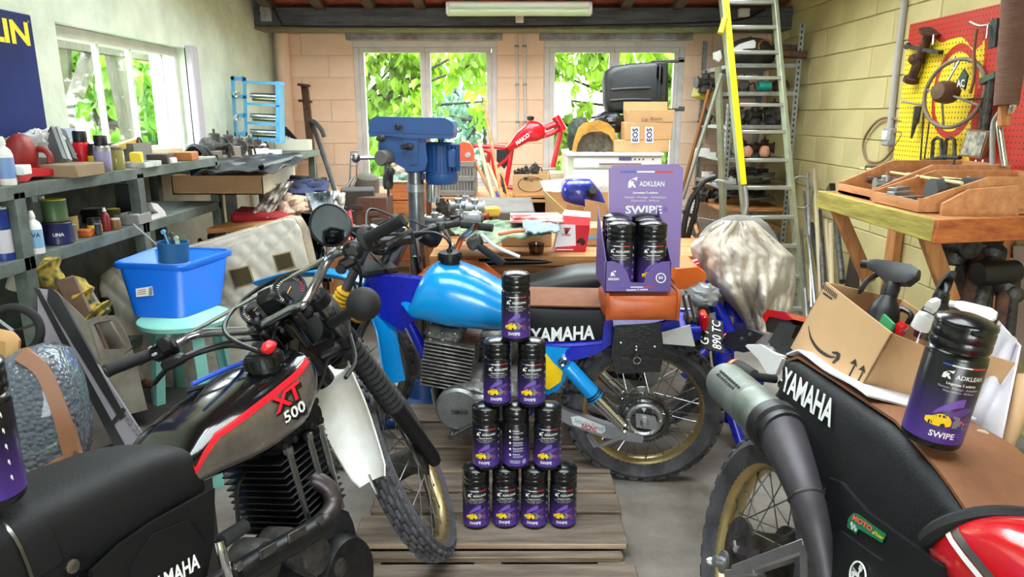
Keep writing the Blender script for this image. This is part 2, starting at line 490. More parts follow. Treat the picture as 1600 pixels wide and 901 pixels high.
# cable along the beam, conduits on the pier
pts=smooth_path([AY(x,y,6.36)for x,y in((405,22),(424,10),(440,36),(455,41),(600,42),(800,42),(960,39),(1080,36),(1160,30),(1195,14))],5)
b=MB();b.tube(pts,0.009,6);solo('beam_cable',b,m_black,'black electric cable clipped along the dark beam','cable')
for k,xx in enumerate((807,819)):
 p0=AY(xx,46,YB-.03);p1=AY(xx+2,215,YB-.03)
 t=thing('wall_conduit',('left' if k==0 else 'right')+' of the two white pipes on the pier between the windows','pipe',p1,'conduits on the salmon pier')
 b=MB();b.cyl(p0,p1,0.012,n=10);b.build('pipe',m_white,t)
 for q in(.15,.5,.85):MB().box(p0+(p1-p0)*q,(0.04,0.035,0.018),None,.003).build('clip',m_grime,t)
p=AY(812,30,6.38);b=MB();b.box(p,(0.07,0.06,0.055),None,.006);solo('junction_box',b,m_white,'small white junction box on the beam under the strip light','junction box')
p=AY(1162,20,6.38);b=MB();b.box(p,(0.09,0.06,0.07),None,.006);solo('junction_box',b,m_white,'white junction box on the beam behind the ladder','junction box')
p=AY(416,22,6.38);b=MB();b.box(p,(0.09,0.06,0.12),None,.006);solo('junction_box',b,m_grime,'grey junction box in the corner left of the beam','junction box')

# trees and pergola outside
def leafmat(name,c):
 m=bpy.data.materials.new(name);m.use_nodes=True
 N=m.node_tree.nodes;L=m.node_tree.links;pb=N['Principled BSDF']
 n=N.new('ShaderNodeTexNoise');n.inputs['Scale'].default_value=1.7;tc=N.new('ShaderNodeTexCoord');L.new(tc.outputs['Object'],n.inputs['Vector'])
 r=N.new('ShaderNodeValToRGB');r.color_ramp.elements[0].color=lin([v*.72 for v in c]);r.color_ramp.elements[1].color=lin(c)
 r.color_ramp.elements[0].position=.38;r.color_ramp.elements[1].position=.6
 L.new(n.outputs['Fac'],r.inputs[0]);L.new(r.outputs[0],pb.inputs['Base Color']);pb.inputs['Roughness'].default_value=.5
 tr=N.new('ShaderNodeBsdfTranslucent');L.new(r.outputs[0],tr.inputs[0]);x=N.new('ShaderNodeMixShader');x.inputs[0].default_value=.55
 L.new(pb.outputs[0],x.inputs[1]);L.new(tr.outputs[0],x.inputs[2]);L.new(x.outputs[0],N['Material Output'].inputs[0])
 return m
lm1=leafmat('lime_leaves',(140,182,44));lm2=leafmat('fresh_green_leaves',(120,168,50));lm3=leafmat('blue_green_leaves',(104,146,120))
m_bark=M('grey_bark',(66,58,48),.9,col2=(44,38,32),vs=14,bump=.6,bs=30)
def tree(name,label,base,top,clumps,n,size,lmat,r=0.07,seed=1):
 q=random.Random(seed)
 t=thing(name,label,'tree',base,None)
 b=MB();c0=Vector(base);c1=Vector(top)
 b.tube(smooth_path([c0,c0.lerp(c1,.5)+V(.1,.1,0),c1],5),r,8)
 for c,R in clumps:b.tube([c0.lerp(c1,.55),Vector(c)],[r*.5,r*.15],6)
 b.build('trunk',m_bark,t)
 vs=[];fs=[]
 for c,R in clumps:
  c=Vector(c)
  for i in range(n):
   d=Vector((q.gauss(0,1),q.gauss(0,1),q.gauss(0,1))).normalized()*(q.random()**.6)
   p=c+Vector((d.x*R[0],d.y*R[1],d.z*R[2]))
   L=size*q.uniform(.6,1.3);w=L*.3
   ax=Vector((q.gauss(0,.6),q.gauss(0,.6),-1)).normalized();sd=Vector((q.gauss(0,1),q.gauss(0,1),.2));sd=(sd-ax*sd.dot(ax)).normalized()
   nn=ax.cross(sd)*L*.12
   k=len(vs);vs+=[p,p+ax*L*.3+sd*w+nn,p+ax*L*.72+sd*w*.7+nn,p+ax*L,p+ax*L*.72-sd*w*.7+nn,p+ax*L*.3-sd*w+nn]
   fs+=[(k,k+1,k+2,k+3),(k,k+3,k+4,k+5)]
 b=MB();b.add(vs,fs);tag(b.build('foliage',lmat,t,sm=None),kind='stuff')
q=random.Random(3)
def screen(x0,x1,z0,z1,y,nx,nz,gap):
 out=[]
 for i in range(nx):
  for k in range(nz):
   u,w=(i+.5)/nx,(k+.5)/nz
   if q.random()<gap(u,w):continue
   out.append(((lerp(x0,x1,u)+q.uniform(-.12,.12),y+q.uniform(-.5,.5),lerp(z0,z1,w)+q.uniform(-.1,.1)),(.36,.35,.36)))
 return out
tree('lime_tree','lime green leafy tree hanging over the window behind the drill press',(-2.6,10.2,-.2),(-1.8,9.6,2.9),screen(-2.1,-.1,.55,2.5,9.3,6,6,lambda u,w:.9 if(u>.55 and w<.6)else .12+.25*(1-w)),120,.15,lm1,seed=4)
tree('lime_tree','lime green leafy tree hanging over the window behind the car seat',(2.4,10.4,-.2),(1.6,9.8,2.9),screen(.3,2.3,.55,2.5,9.4,6,6,lambda u,w:.75 if(.25<u<.6 and w<.7)else .12+.2*(1-w)),120,.15,lm1,seed=9)
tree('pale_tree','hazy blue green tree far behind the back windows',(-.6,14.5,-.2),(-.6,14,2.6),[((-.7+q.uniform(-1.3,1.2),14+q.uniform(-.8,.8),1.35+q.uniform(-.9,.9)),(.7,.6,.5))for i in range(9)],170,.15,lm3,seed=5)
tree('shrub','low bright green shrub under the right back window',(1.3,9.0,-.2),(1.3,9,.6),[((.6+i*.35,9+.2*(i%2),.6+.15*(i%3)),(.35,.35,.4))for i in range(5)],170,.13,lm2,.03,6)
tree('shrub','low bright green shrub under the left back window',(-1.6,8.0,-.2),(-1.6,8.0,.6),[((-1.9+i*.3,8.0+.2*(i%2),.7+.15*(i%3)),(.3,.3,.45))for i in range(3)],170,.13,lm2,.03,16)
cl_=[]
for i in range(46):
 x=q.uniform(-6.6,-3.7);t_=-x/2.2;v=q.uniform(-.28,.46)
 if q.random()<.35 and v<.15:continue
 cl_.append(((x,-x*q.uniform(1.6,2.34),1.46+t_*v),(.42,.42,.36)))
tree('garden_tree','bright leafy tree outside the four paned window',(-5.6,9.6,-.2),(-5.2,9.4,2.6),cl_,130,.17,lm2,seed=7)
t=thing('pergola','weathered timber pergola outside the left wall window','pergola',(-3.2,5.0,-.17))
m_pw=wood('weathered_timber',(84,76,66),(60,54,48),axis=2)
X4=-3.1
b=MB();b.bar(AX(172,60,X4),AX(212,260,X4),.10,.09,(1,0,0));b.build('post',m_pw,t)
b=MB();b.bar(AX(60,58,X4+.02),AX(270,92,X4+.02),.08,.10);b.build('beam',m_pw,t)
b=MB();b.bar(AX(150,55,X4),AX(118,150,X4),.07,.08,(1,0,0));b.build('brace',m_pw,t)
b=MB();b.bar(AX(100,40,X4),AX(112,240,X4-.3),.05,.05,(1,0,0));b.build('post',m_pw,t)

# pallet of worn boards
m_plank=wood('worn_grey_boards',(142,126,112),(100,87,76),.8,0,5)
m_edge=wood('painted_lit_edge',(186,164,138),(150,126,100),.8,0,6)
pal=thing('wooden_pallet','low pallet of worn grey brown boards under the black canisters','pallet',(-.08,2.3,0))
PZ=0.06
for(ya,yb,z,dx)in((630,656,PZ,0),(659,697,PZ-.004,.01),(700,736,PZ-.006,0),(739.5,766,PZ-.012,.005),(769.5,799,PZ-.02,.01),(802,850,PZ,0),(858,871,PZ-.022,-.02),(878,925,PZ,.01),(930,985,PZ-.004,0)):
 Y1=AZ(760,ya,z).y;Y0=AZ(760,yb,z).y
 x0=-.535+rnd.uniform(-.012,.012);x1=.385-(Y0-1.8)*-.02+dx
 b=MB();b.box(((x0+x1)/2,(Y0+Y1)/2,z-.012),(x1-x0,Y1-Y0-.010,0.024),(rnd.uniform(-.02,.02),rnd.uniform(-.003,.003),rnd.uniform(-.008,.008)),.0045)
 bd_=b.build('board',m_plank,pal)
 b=MB();b.box(((x0+x1)/2,Y0+.0055,z-.0115),(x1-x0-.012,.003,.018),None,.001);b.build('lit_edge',m_edge,bd_)  # pale strip paints the light caught by the board's front edge
for xx in(-.48,-.08,.33):
 b=MB();b.box((xx,2.33,0.009),(0.09,1.62,0.018));b.build('bearer',m_plank,pal)
# front wall with the open doorway behind the camera
holed((0,YF,0),(1,0,0),(0,0,1),(0,1,0),[XL-.25,-.4,1.4,XR+.25],[0,2.2,5.0],[(-.4,1.4,0,2.2)],0.2,'wall_front',m_plaster)

# ------------------------------------------------------------------ makers for the small goods
def T(name,col,**k):return M(name,col,**k)
def vessel(name,label,cat,at,w,h,body,cap=None,kind='tin',band=None,group=None,text=None,tcol=None,bits=True):
 """tin, spray, jar or bottle standing at a point"""
 t=thing(name,label,cat,at,group);r=w/2;o=Vector(at)
 if kind=='spray':
  pr=[(0,0),(r*.96,0),(r,.006),(r,h*.66),(r*.9,h*.71),(r*.6,h*.73)];cp=[(r*.80,h*.72),(r*.82,h*.75),(r*.80,h*.97),(r*.7,h),(0,h)]
 elif kind=='bottle':
  pr=[(0,0),(r*.95,0),(r,.008),(r,h*.62),(r*.8,h*.72),(r*.35,h*.80),(r*.35,h*.84)];cp=[(r*.42,h*.83),(r*.44,h*.86),(r*.30,h*.97),(r*.2,h),(0,h)]
 elif kind=='jar':
  pr=[(0,0),(r*.92,0),(r,.008),(r,h*.78),(r*.85,h*.86),(r*.85,h*.88)];cp=[(r*.92,h*.86),(r*.92,h*.99),(r*.85,h),(0,h)]
 else:
  pr=[(0,0),(r,0),(r*1.03,.004),(r,.010),(r,h*.9),(r*1.03,h*.93),(r*1.0,h*.95)];cp=[(r*.97,h*.93),(r*.97,h*.975),(r*.8,h*.985),(r*.78,h*.97),(0,h*.97)]
 MB().lathe(pr,o,(0,0,1),20).build('body',body,t)
 MB().lathe(cp,o,(0,0,1),20).build('cap' if kind!='tin' else 'lid',cap or body,t)
 if band:MB().lathe([(r*1.005,h*.14),(r*1.012,h*.15),(r*1.012,h*.56),(r*1.005,h*.57)],o,(0,0,1),20,False).build('label',band,t)
 if text:
  d=(CAM-o);a0=math.atan2(d.x,-d.y);R_=r*1.02;sz=min(h*.2,r*1.5/max(1,len(text)*.62))
  b=MB();b.text(text,sz,lambda a,c:o+V(R_*math.sin(a0+a/R_),-R_*math.cos(a0+a/R_),h*.4+c),.02,0,'CENTER');b.build('lettering',tcol or M('white_print_',(230,230,226),.5),t,None)
 return t
def box_open(name,label,c,size,rot,mat,cat='box',group=None,lid=None,th=.006,flaps=()):
 """carton or crate of five panels, open on top unless lid is given"""
 R=Matrix.Rotation(rot,3,'Z');c=Vector(c);w,d,h=size
 t=thing(name,label,cat,c,group)
 for(p,s)in((V(0,-d/2+th/2,h/2),(w,th,h)),(V(0,d/2-th/2,h/2),(w,th,h)),(V(-w/2+th/2,0,h/2),(th,d-2*th,h)),(V(w/2-th/2,0,h/2),(th,d-2*th,h))):
  MB().box(c+R@p,s,R,.0015).build('side',mat,t)
 MB().box(c+R@V(0,0,th/2),(w-2*th,d-2*th,th),R).build('bottom',mat,t)
 if lid:MB().box(c+R@V(0,0,h-th/2),(w-2*th,d-2*th,th),R,.0015).build('lid',lid,t)
 for f in flaps:
  s,ang,L=f
  ax={'f':(V(0,-d/2,h),V(0,-1,0),w),'b':(V(0,d/2,h),V(0,1,0),w),'l':(V(-w/2,0,h),V(-1,0,0),d),'r':(V(w/2,0,h),V(1,0,0),d)}[s]
  dirv=ax[1]*math.cos(ang)+V(0,0,math.sin(ang));p0=ax[0];sd=V(ax[1].y,-ax[1].x,0)
  q=[p0-sd*ax[2]/2,p0+sd*ax[2]/2,p0+sd*ax[2]/2+dirv*L,p0-sd*ax[2]/2+dirv*L]
  MB().prism([c+R@x for x in q],R@(dirv.cross(sd)*.004)).build('flap',mat,t)
 return t
def carton(name,label,c,size,rot,mat,group=None,cat='box',b=.004):
 bm=MB();R=Matrix.Rotation(rot,3,'Z');bm.box(Vector(c)+V(0,0,size[2]/2),size,R,b)
 return solo(name,bm,mat,label,cat,group)
def rod(name,label,a,e,r,mat,cat='rod',group=None,n=10,extra=None):
 bm=MB();bm.tube([a,e]if not isinstance(a,list)else a,r,n)
 if extra:extra(bm)
 return solo(name,bm,mat,label,cat,group)
def casting(name,label,at,s,mat,seed,cat='machine part',group=None,mat2=None):
 """carburettor-like casting: bowl, barrel, flanges, screws"""
 q=random.Random(seed);o=Vector(at);t=thing(name,label,cat,o,group);a=q.uniform(0,PI);u=V(math.cos(a),math.sin(a),0);w=V(-u.y,u.x,0)
 b=MB();b.lathe([(0,0),(s*.30,0),(s*.36,s*.06),(s*.36,s*.34),(s*.30,s*.4)],o,(0,0,1),16)
 b.tube([o+u*(-s*.5)+V(0,0,s*.55),o+u*(s*.5)+V(0,0,s*.55)],s*.24,16);b.build('housing',mat,t)
 b=MB()
 for k in(-.5,.5):b.lathe([(s*.32,-s*.04),(s*.32,s*.04)],o+u*(s*k)+V(0,0,s*.55),u,14)
 b.lathe([(s*.22,s*.7),(s*.22,s*.95),(s*.16,s*1.0),(s*.05,s*1.0),(s*.05,s*1.15)],o,(0,0,1),14);b.build('flange',mat2 or mat,t)
 b=MB();b.cyl(o+w*s*.3+V(0,0,s*.2),o+w*s*.58+V(0,0,s*.25),s*.09,n=10);b.tube(smooth_path([o+w*-s*.3+V(0,0,s*.5),o+w*-s*.6+V(0,0,s*.6),o+w*-s*.7+V(0,0,s*.2)],4),s*.05,6);b.build('stub_pipe',mat2 or mat,t)
 return t
def coil(name,label,c,R,r,turns,mat,ax=(0,0,1),seed=0,cat='hose',group=None):
 q=random.Random(seed);c=Vector(c);u,w=_ortho(Vector(ax));A=Vector(ax).normalized();pts=[]
 n=22
 for i in range(int(turns*n)):
  a=2*PI*i/n;k=i/n
  RR=R*(1+.10*math.sin(a*1.3+seed)+.06*math.sin(k*2.1));pts.append(c+(u*math.cos(a)+w*math.sin(a))*RR+A*(r*1.9*(k%3)+.4*r*math.sin(a*2)))
 bm=MB();bm.tube(pts,r,6);return solo(name,bm,mat,label,cat,group)
def heap(fn_c,rx,ry,rz,nu=28,nv=20,amp=.1,fr=3.0,seed=0.0):
 """crumpled cloth or bag as one closed lump"""
 c=Vector(fn_c);bm=MB()
 def f(i,j):
  th=PI*(j+.5)/nv;a=2*PI*i/nu
  d=V(math.cos(a)*math.sin(th),math.sin(a)*math.sin(th),math.cos(th))
  k=1+amp*(noise.noise(d*fr+V(seed,0,0))+.6*abs(noise.noise(d*fr*2.3+V(0,seed,0)))*1.4)
  z=d.z*rz*k
  return c+V(d.x*rx*k,d.y*ry*k,max(z,-rz*.75))
 rings=[[f(i,j)for i in range(nu)]for j in range(nv)]
 return bm.loft(rings)
def onplane(px,py,P0,n):
 d=ray(px,py);P0=Vector(P0);n=Vector(n);return CAM+d*((P0-CAM).dot(n)/d.dot(n))
def flat_text(mb,t,P0,P1,PU,off=0.02,shear=0.0):
 """lettering from P0 to P1 along its foot, PU above P0"""
 vs,fs=glyphs(t,off,shear,1.0)
 x0=min(v[0]for v in vs);x1=max(v[0]for v in vs);y0=min(v[1]for v in vs);y1=max(v[1]for v in vs)
 P0,P1,PU=Vector(P0),Vector(P1),Vector(PU)
 return mb.add([P0+(P1-P0)*((x-x0)/(x1-x0))+(PU-P0)*((y-y0)/(y1-y0))for x,y in vs],fs)

# ================================================================== left wall: sign, shelves, bench and what stands on them
m_green=M('grey_green_steel',(112,122,116),.55,.3,col2=(82,90,84),vs=9,bump=.15,bs=60)
# enamel sign (the cartoon figure is left out)
sg=thing('enamel_sign','dark blue enamel sign with yellow capital letters on the left wall','sign',(XL+.02,3.0,1.37))
b=MB();b.box((XL+.012,2.90,1.634),(0.012,1.04,0.535),None,.005);b.build('plate',M('blue_enamel',(18,36,108),.5,spec=.2,col2=(14,28,88),vs=3),sg)
b=MB();sx=XL+.0195
flat_text(b,'LIN',(sx,3.135,1.765),(sx,3.385,1.765),(sx,3.135,1.865),.035)
b.build('lettering',M('yellow_enamel',(244,222,20),.3),sg,None)
b=MB()
for yy,zz in((3.39,1.87),(3.39,1.39)):b.lathe([(.006,0),(.004,.003)],(sx,yy,zz),(1,0,0),8)
b.build('screw',m_steel,sg)
# steel shelving along the wall
SX,SZ,MZ=-1.70,1.225,.975
sh=thing('steel_shelving','grey green steel shelving full of tins below the blue enamel sign','shelf',(-1.95,3.2,0))
py=[2.02,AX(36,340,SX).y,AX(226,330,SX).y,4.15]
for z,nm in((SZ,'top_shelf'),(MZ,'middle_shelf'),(.48,'low_shelf')):
 for a,e in zip(py,py[1:]):
  b=MB();b.box(((SX+XL)/2+.02,(a+e)/2,z-.005),(SX-XL-.05,e-a-.006,.010),None,.002);b.box((SX-.004,(a+e)/2,z-.022),(.008,e-a,.046),None,.001);b.build(nm,m_green,sh)
for yy in py:
 for xx in(SX-.012,XL+.03):
  b=MB();b.box((xx+.008,yy,.60),(.008,.055,1.20));b.box((xx-.012,yy-.024,.60),(.045,.006,1.20));b.build('post',m_green,sh)
b=MB();b.box((XL+.012,3.1,.60),(.006,2.0,1.2));b.build('back_panel',m_green,sh)
def on_top(x0,x1,yt,yb,X=-1.85,z=SZ):return spot(x0,x1,yt,yb,X=X,z=z)
G1=None
c_w,c_k=M('white_plastic_',(226,226,222),.4),m_black
p,w,h=on_top(-2,22,213,268,-1.75);vessel('plastic_bottle','white plastic bottle with blue and red label at the near end of the top shelf','bottle',p,w,h,c_w,c_w,'bottle',M('pale_blue_label',(120,150,200),.5))
p,w,h=on_top(12,62,212,262,-1.9)
t=thing('oil_jug','dull red jug with a loop handle on the shelf below the sign','jug',p)
b=MB();c=p+V(0,0,h*.5);b.add(*(lambda g:(g.v,g.f))(heap(c,w*.42,w*.5,h*.55,amp=.05,fr=1.5)));b.build('body',M('dull_red_plastic',(150,44,42),.45,var=.2,vs=8),t)
b=MB();b.torus(c+V(w*.42,.03,-.01),(0,-1,.1),h*.24,.012,20,8);b.build('handle',_mats['dull_red_plastic'],t)
b=MB();b.text('YAMAHA',.02,lambda a,d:AX(36,238,p.x).lerp(AX(36,238,p.x),0)+V(.09,-.02,0)+V(0,a,d),.01,0,'CENTER')
p=V(-1.78,2.45,SZ);b=MB();b.prism([AX(x,y,-1.76)for x,y in((-12,287),(44,283),(50,276),(100,272),(104,266),(60,262),(20,268),(-12,266))],(-.18,0,0));solo('red_folder',b,M('red_card',(190,22,34),.5),'flat bright red folder lying at the near end of the top shelf','folder')
p,w,h=on_top(18,46,258,272,-1.74);carton('white_plug','small white plug block on the red folder',p+V(0,0,.03),(.05,.07,.035),.2,c_w)
b=heap(AX(66,240,-2.0),.12,.12,.09,amp=.3,fr=4,seed=2);solo('crumpled_paper',b,M('crumpled_paper',(206,206,204),.7),'crumpled white paper behind the red jug','paper')
for i,(a,e)in enumerate((((78,206),(96,256)),((86,206),(104,257)),((94,210),(113,256)))):
 b=MB();b.bar(AX(*a,-1.95),AX(*e,-1.80),.055,.018,(0,1,0));solo('ring_binder',b,M('grey_binder_%d'%i,((96,98,98),(142,146,146),(70,74,74))[i],.5),('dark grey','light grey','charcoal')[i]+' binder leaning on the shelf beside the red jug','binder','leaning binders')
b=MB();b.prism([AX(x,y,-2.1)for x,y in((82,200),(112,200),(113,250),(84,250))],(.02,0,0));solo('acrylic_sheet',b,M('bluish_acrylic',(170,186,210),.15),'bluish clear plastic sheet standing against the wall by the sign','sheet')
b=heap(AX(116,240,-1.95),.05,.07,.06,amp=.3,fr=4,seed=5);solo('plastic_bag',b,M('clear_crumpled_bag',(178,176,170),.25),'crumpled clear bag between binders and the red spray can','bag')
p,w,h=on_top(84,150,255,278,-1.74);carton('cardboard_box','low grey brown cardboard box at the front of the top shelf',p,(.14,w*1.15,h),.0,M('old_cardboard',(150,128,100),.85,var=.15,vs=7))
zb=p.z+h
p,w,h=on_top(118,143,204,256,-1.86);vessel('spray_can','bright red spray can with black cap on the top shelf','spray can',p,w,h,M('spray_red',(214,26,44),.3),c_k,'spray')
p,w,h=on_top(142,162,224,272,-1.80);vessel('spray_can','yellow and black striped spray can beside the red one','spray can',p,w,h,m_black,c_k,'spray',M('yellow_label',(232,206,40),.4))
p,w,h=on_top(152,176,211,273,-1.74);vessel('spray_can','tall silver spray can with black cap at the shelf edge','spray can',p,w,h,M('silver_can',(176,178,184),.3,.8),c_k,'spray',M('violet_label',(150,140,176),.4))
p,w,h=on_top(173,196,229,268,-1.76);vessel('glass_jar','glass jar of olive liquid on the top shelf','jar',p,w,h,M('olive_liquid_glass',(150,142,84),.12,spec=.7),M('dull_lid',(120,112,92),.6),'jar')
p,w,h=on_top(176,232,231,246,-1.95);box_open('tool_box','grey open metal box with yellow level on the shelf under the window',p,(.14,w,.10),.0,M('grey_box',(120,118,112),.6))
b=MB();b.bar(AX(178,232,-1.93),AX(214,220,-1.93),.03,.03);solo('spirit_level',b,M('dirty_yellow',(206,170,70),.5),'yellow spirit level lying across the grey box under the window','level')
b=MB();b.torus(AX(218,228,-1.92),(1,.3,0),.04,.008,20,6);solo('pipe_clamp',b,m_rust,'brown ring clamp standing on the grey box','clamp')
p,w,h=on_top(196,250,252,269,-1.74);box_open('small_carton','low white printed carton on the edge of the top shelf',p,(.11,w,h),.0,M('white_print_card',(206,210,206),.6,col2=(150,156,150),vs=20))
b=MB();b.box(p+V(0,-w*.25,h+.02),(.05,.06,.05),(0,0,.3),.006);solo('yellow_carton',b,M('yellow_carton',(240,204,40),.5),'bright yellow little box sitting in the white carton','box')
p,w,h=on_top(240,266,240,266,-1.76);carton('dark_box','dark brown box with a pale label right of the white carton',p,(.10,w*1.2,h),.1,M('dark_brown_card',(74,62,58),.7))
p,w,h=on_top(258,276,246,266,-1.72);carton('small_white_box','tiny white box before the dark brown box',p,(.05,w,h),.0,c_w)
p,w,h=on_top(276,303,237,266,-1.76);carton('orange_brown_box','orange brown box on the shelf below the lilac jamb',p,(.12,w*1.2,h),.1,M('orange_brown_card',(186,116,66),.8,var=.12))
p,w,h=on_top(240,282,231,246,-1.98);carton('flat_carton','flat beige box behind the small boxes under the window',p,(.12,w,h),0,M('beige_card',(196,180,150),.8))
for i,px in enumerate((305,313,321)):
 coil('rubber_hose',('first','second','third')[i]+' black hose coil standing on the bench from the orange brown box',AX(px,250,-1.85-.04*i),.075,.012,3,m_rubber,(.4,.9,0),i,'hose','hose coils on the bench')
# bench further back
BX=-1.62
bn=thing('side_bench','steel topped bench continuing the left shelving to the corner','bench',(-1.9,5.1,0))
b=MB();b.box(((BX+XL)/2,5.15,1.155),(BX-XL-.02,1.95,.05),None,.004);b.build('bench_top',m_green,bn)
for yy in(4.25,6.05):
 for xx in(BX-.06,XL+.08):MB().box((xx,yy,.565),(.05,.05,1.13)).build('leg',m_green,bn)
b=MB();b.box(((BX+XL)/2,5.15,.55),(BX-XL-.1,1.8,.03));b.build('under_shelf',m_pine_y,bn)
BZ=1.18
specs=[(338,240,.15,m_dsteel,'dark carburettor pair on the bench beside the lilac jamb'),(360,250,.14,m_dsteel,'dark oily engine casting on the bench before the blue rack'),(376,236,.12,m_alu,'grey aluminium casting in front of the blue rack'),(352,222,.11,m_dsteel,'small black motor against the wall left of the blue rack'),(392,238,.11,m_rust,'rusty gear housing below the blue rack'),(404,222,.10,m_alu,'bright metal carburettor in front of the rack rods')]
for i,(px,pyy,s,mt,lb)in enumerate(specs):
 p=AX(px,pyy+12,-1.86+.03*(i%3));casting('engine_part',lb,V(p.x,p.y,BZ),s*1.15,mt,40+i,mat2=m_dsteel)
p,w,h=spot(398,420,232,254,X=-1.75,z=BZ);carton('white_carton','white box with black print in front of the blue rack',p,(w,.1,h),.2,c_w)
p,w,h=spot(418,440,234,250,X=-1.76,z=BZ);carton('white_carton','second white box right of the first before the blue rack',p,(w,.1,h),.2,c_w)
cr=box_open('plastic_crate','long white plastic tray at the corner end of the bench',spot(438,484,235,250,Y=6.0,z=BZ)[0],(.27,.16,.085),.1,M('cream_tray',(220,216,196),.5))
b=heap(AY(446,226,6.2),.09,.08,.06,amp=.35,fr=4,seed=8);solo('plastic_bag',b,M('grey_crumpled_bag',(184,182,184),.3),'crumpled pale bag on the corner end of the bench','bag')
b=MB();b.box(AY(462,222,6.3),(.22,.2,.05),(0,0,.2),.004);solo('grey_case',b,M('grey_case',(136,138,136),.5),'flat grey case behind the white tray at the corner','case')
b=MB();b.prism([AY(x,y,6.62)for x,y in((437,196),(446,198),(468,222),(482,236),(470,238),(440,234))],(0,.03,0));solo('curved_fairing',b,m_bsat if 'm_bsat' in globals()else m_black,'black curved panel standing in the corner behind the bench','panel')
# blue rack with chromed rods
rk=thing('blue_rack','light blue wooden rack holding chromed tubes on the left wall','rack',AY(398,230,5.6))
m_rblue=M('sky_blue_paint',(86,168,218),.4,var=.1,vs=6)
YR=5.6
def RP(px,py,dy=0):return AY(px,py,YR)+V(0,dy,0)
for a,e in((360,386),(428,438)):
 if a==360:
  b=MB()
  q=[RP(360,119),RP(384,121),RP(386,212),RP(366,212)]
  for s0,s1 in((0,.06),(.30,.36),(.62,.68),(.94,1.0)):
   b.prism([q[0].lerp(q[3],s0),q[1].lerp(q[2],s0),q[1].lerp(q[2],s1),q[0].lerp(q[3],s1)],(0,.012,0))
  for u0,u1 in((0,.22),(.78,1)):
   b.prism([q[0].lerp(q[1],u0),q[0].lerp(q[1],u1),q[3].lerp(q[2],u1),q[3].lerp(q[2],u0)],(0,.0125,0))
  for k in(.03,.33,.65,.97):
   for sgn in(0,1):
    c0=q[0].lerp(q[3],k).lerp(q[1].lerp(q[2],k),.22 if sgn==0 else .78);b.ball(c0+V(0,.006,0),.022,10,6,(1,.28,1))
  b.build('side_panel',m_rblue,rk)
 else:MB().prism([RP(430,127),RP(436,127),RP(438,224),RP(431,224)],(0,.12,0)).build('side_panel',m_rblue,rk)
for y0,y1 in((126,130),(160,164),(190,194),(214,219)):MB().prism([RP(384,y0),RP(436,y0+2),RP(437,y1+3),RP(385,y1)],(0,.13,0)).build('shelf',m_rblue,rk)
m_brass=M('brass_tube',(206,176,110),.25,.9)
for i,(yy,mt)in enumerate(((150,m_chrome),(155,m_brass),(182,m_chrome),(187,m_brass),(207,m_chrome),(212,m_brass))):
 rod('chrome_tube',('upper','upper','middle','middle','lower','lower')[i]+' shelf %s tube in the blue rack'%('chromed' if i%2==0 else 'brass coloured'),RP(389,yy-2,.03+.05*(i%2)),RP(430,yy,.03+.05*(i%2)),.018,mt,'tube',None,14)
for i,yy in enumerate((148,184)):
 p=RP(373,yy,-.03);casting('tube_clamp',('upper','lower')[i]+' chrome fitting in the side cut-out of the blue rack',p+V(0,-.015,-.02),.045,m_chrome,60+i,'clamp')
# rubber sheet roll over a long cardboard box
q=[(270,277),(410,277),(414,304),(272,303)]
bx0,bx1=AY(270,303,4.05),AY(412,303,4.05)
t=thing('long_cardboard_box','long brown cardboard box with pale end lying on the left bench','box',(bx0+bx1)/2)
zt_,zb_=AY(340,276,4.05).z,AY(340,304,4.05).z
E3=AY(463,296,5.2)
P0,P1=V(bx0.x,4.05,zb_),V(bx1.x,4.05,zb_)
dv=V(E3.x-bx1.x,1.15,0);up_=V(0,0,zt_-zb_)
MB().prism([P0,P1,P1+up_,P0+up_],(0,.006,0)).build('front',m_card,t);MB().prism([P1,P1+dv,P1+dv+up_,P1+up_],(-.006,0,0)).build('end',M('pale_carton',(222,216,202),.7,var=.1),t)
MB().prism([P0,P0+dv,P0+dv+up_,P0+up_],(.006,0,0)).build('end',m_card,t);MB().prism([P0+dv,P1+dv,P1+dv+up_,P0+dv+up_],(0,-.006,0)).build('back',m_card,t);MB().prism([P0,P1,P1+dv,P0+dv],(0,0,.006)).build('bottom',m_card,t)
MB().prism([P0+up_,P1+up_,P1+up_+dv,P0+up_+dv],(0,0,.006)).build('top',m_card,t)
m_sheet=M('black_rubber_sheet',(44,46,52),.38,var=.25,vs=7,bump=.1,bs=20)
zs_=P0.z+up_.z+.012
lo_=smooth_path([AZ(298,277,zs_),AZ(350,276.5,zs_),AZ(415,276,zs_),AZ(450,266,zs_),AZ(482,256,zs_)],6);hi_=smooth_path([AZ(296,266,zs_),AZ(340,261,zs_),AZ(390,257,zs_),AZ(430,254,zs_),AZ(470,252,zs_)],6)
def shf(u,v):
 k=u*(len(lo_)-1);a=min(int(k),len(lo_)-2);p=lo_[a].lerp(lo_[a+1],k-a).lerp(hi_[a].lerp(hi_[a+1],k-a),v)
 p.z+=.012+.035*abs(noise.noise(V(u*5,v*2.5,4)))+.02*math.sin(u*11+v*4)**2+.03*v;return p
b=MB();b.grid(shf,40,12,.006)
def roll(a,e,n,r0,dr):
 sp2=[(math.cos(i*.45)*(r0+dr*i),math.sin(i*.45)*(r0+dr*i))for i in range(n)];d=(e-a).normalized();x_=d.cross(V(0,0,1)).normalized();ring=sp2+[(y*.9,z*.9)for y,z in sp2[::-1]]
 b.loft([[q+x_*y+V(0,0,z+.04)for y,z in ring]for q in(a,a.lerp(e,.5),e)])
roll(AZ(303,272,zs_),AZ(425,254,zs_),26,.010,.0011);roll(AZ(408,272,zs_),AZ(470,254,zs_),18,.008,.0009)
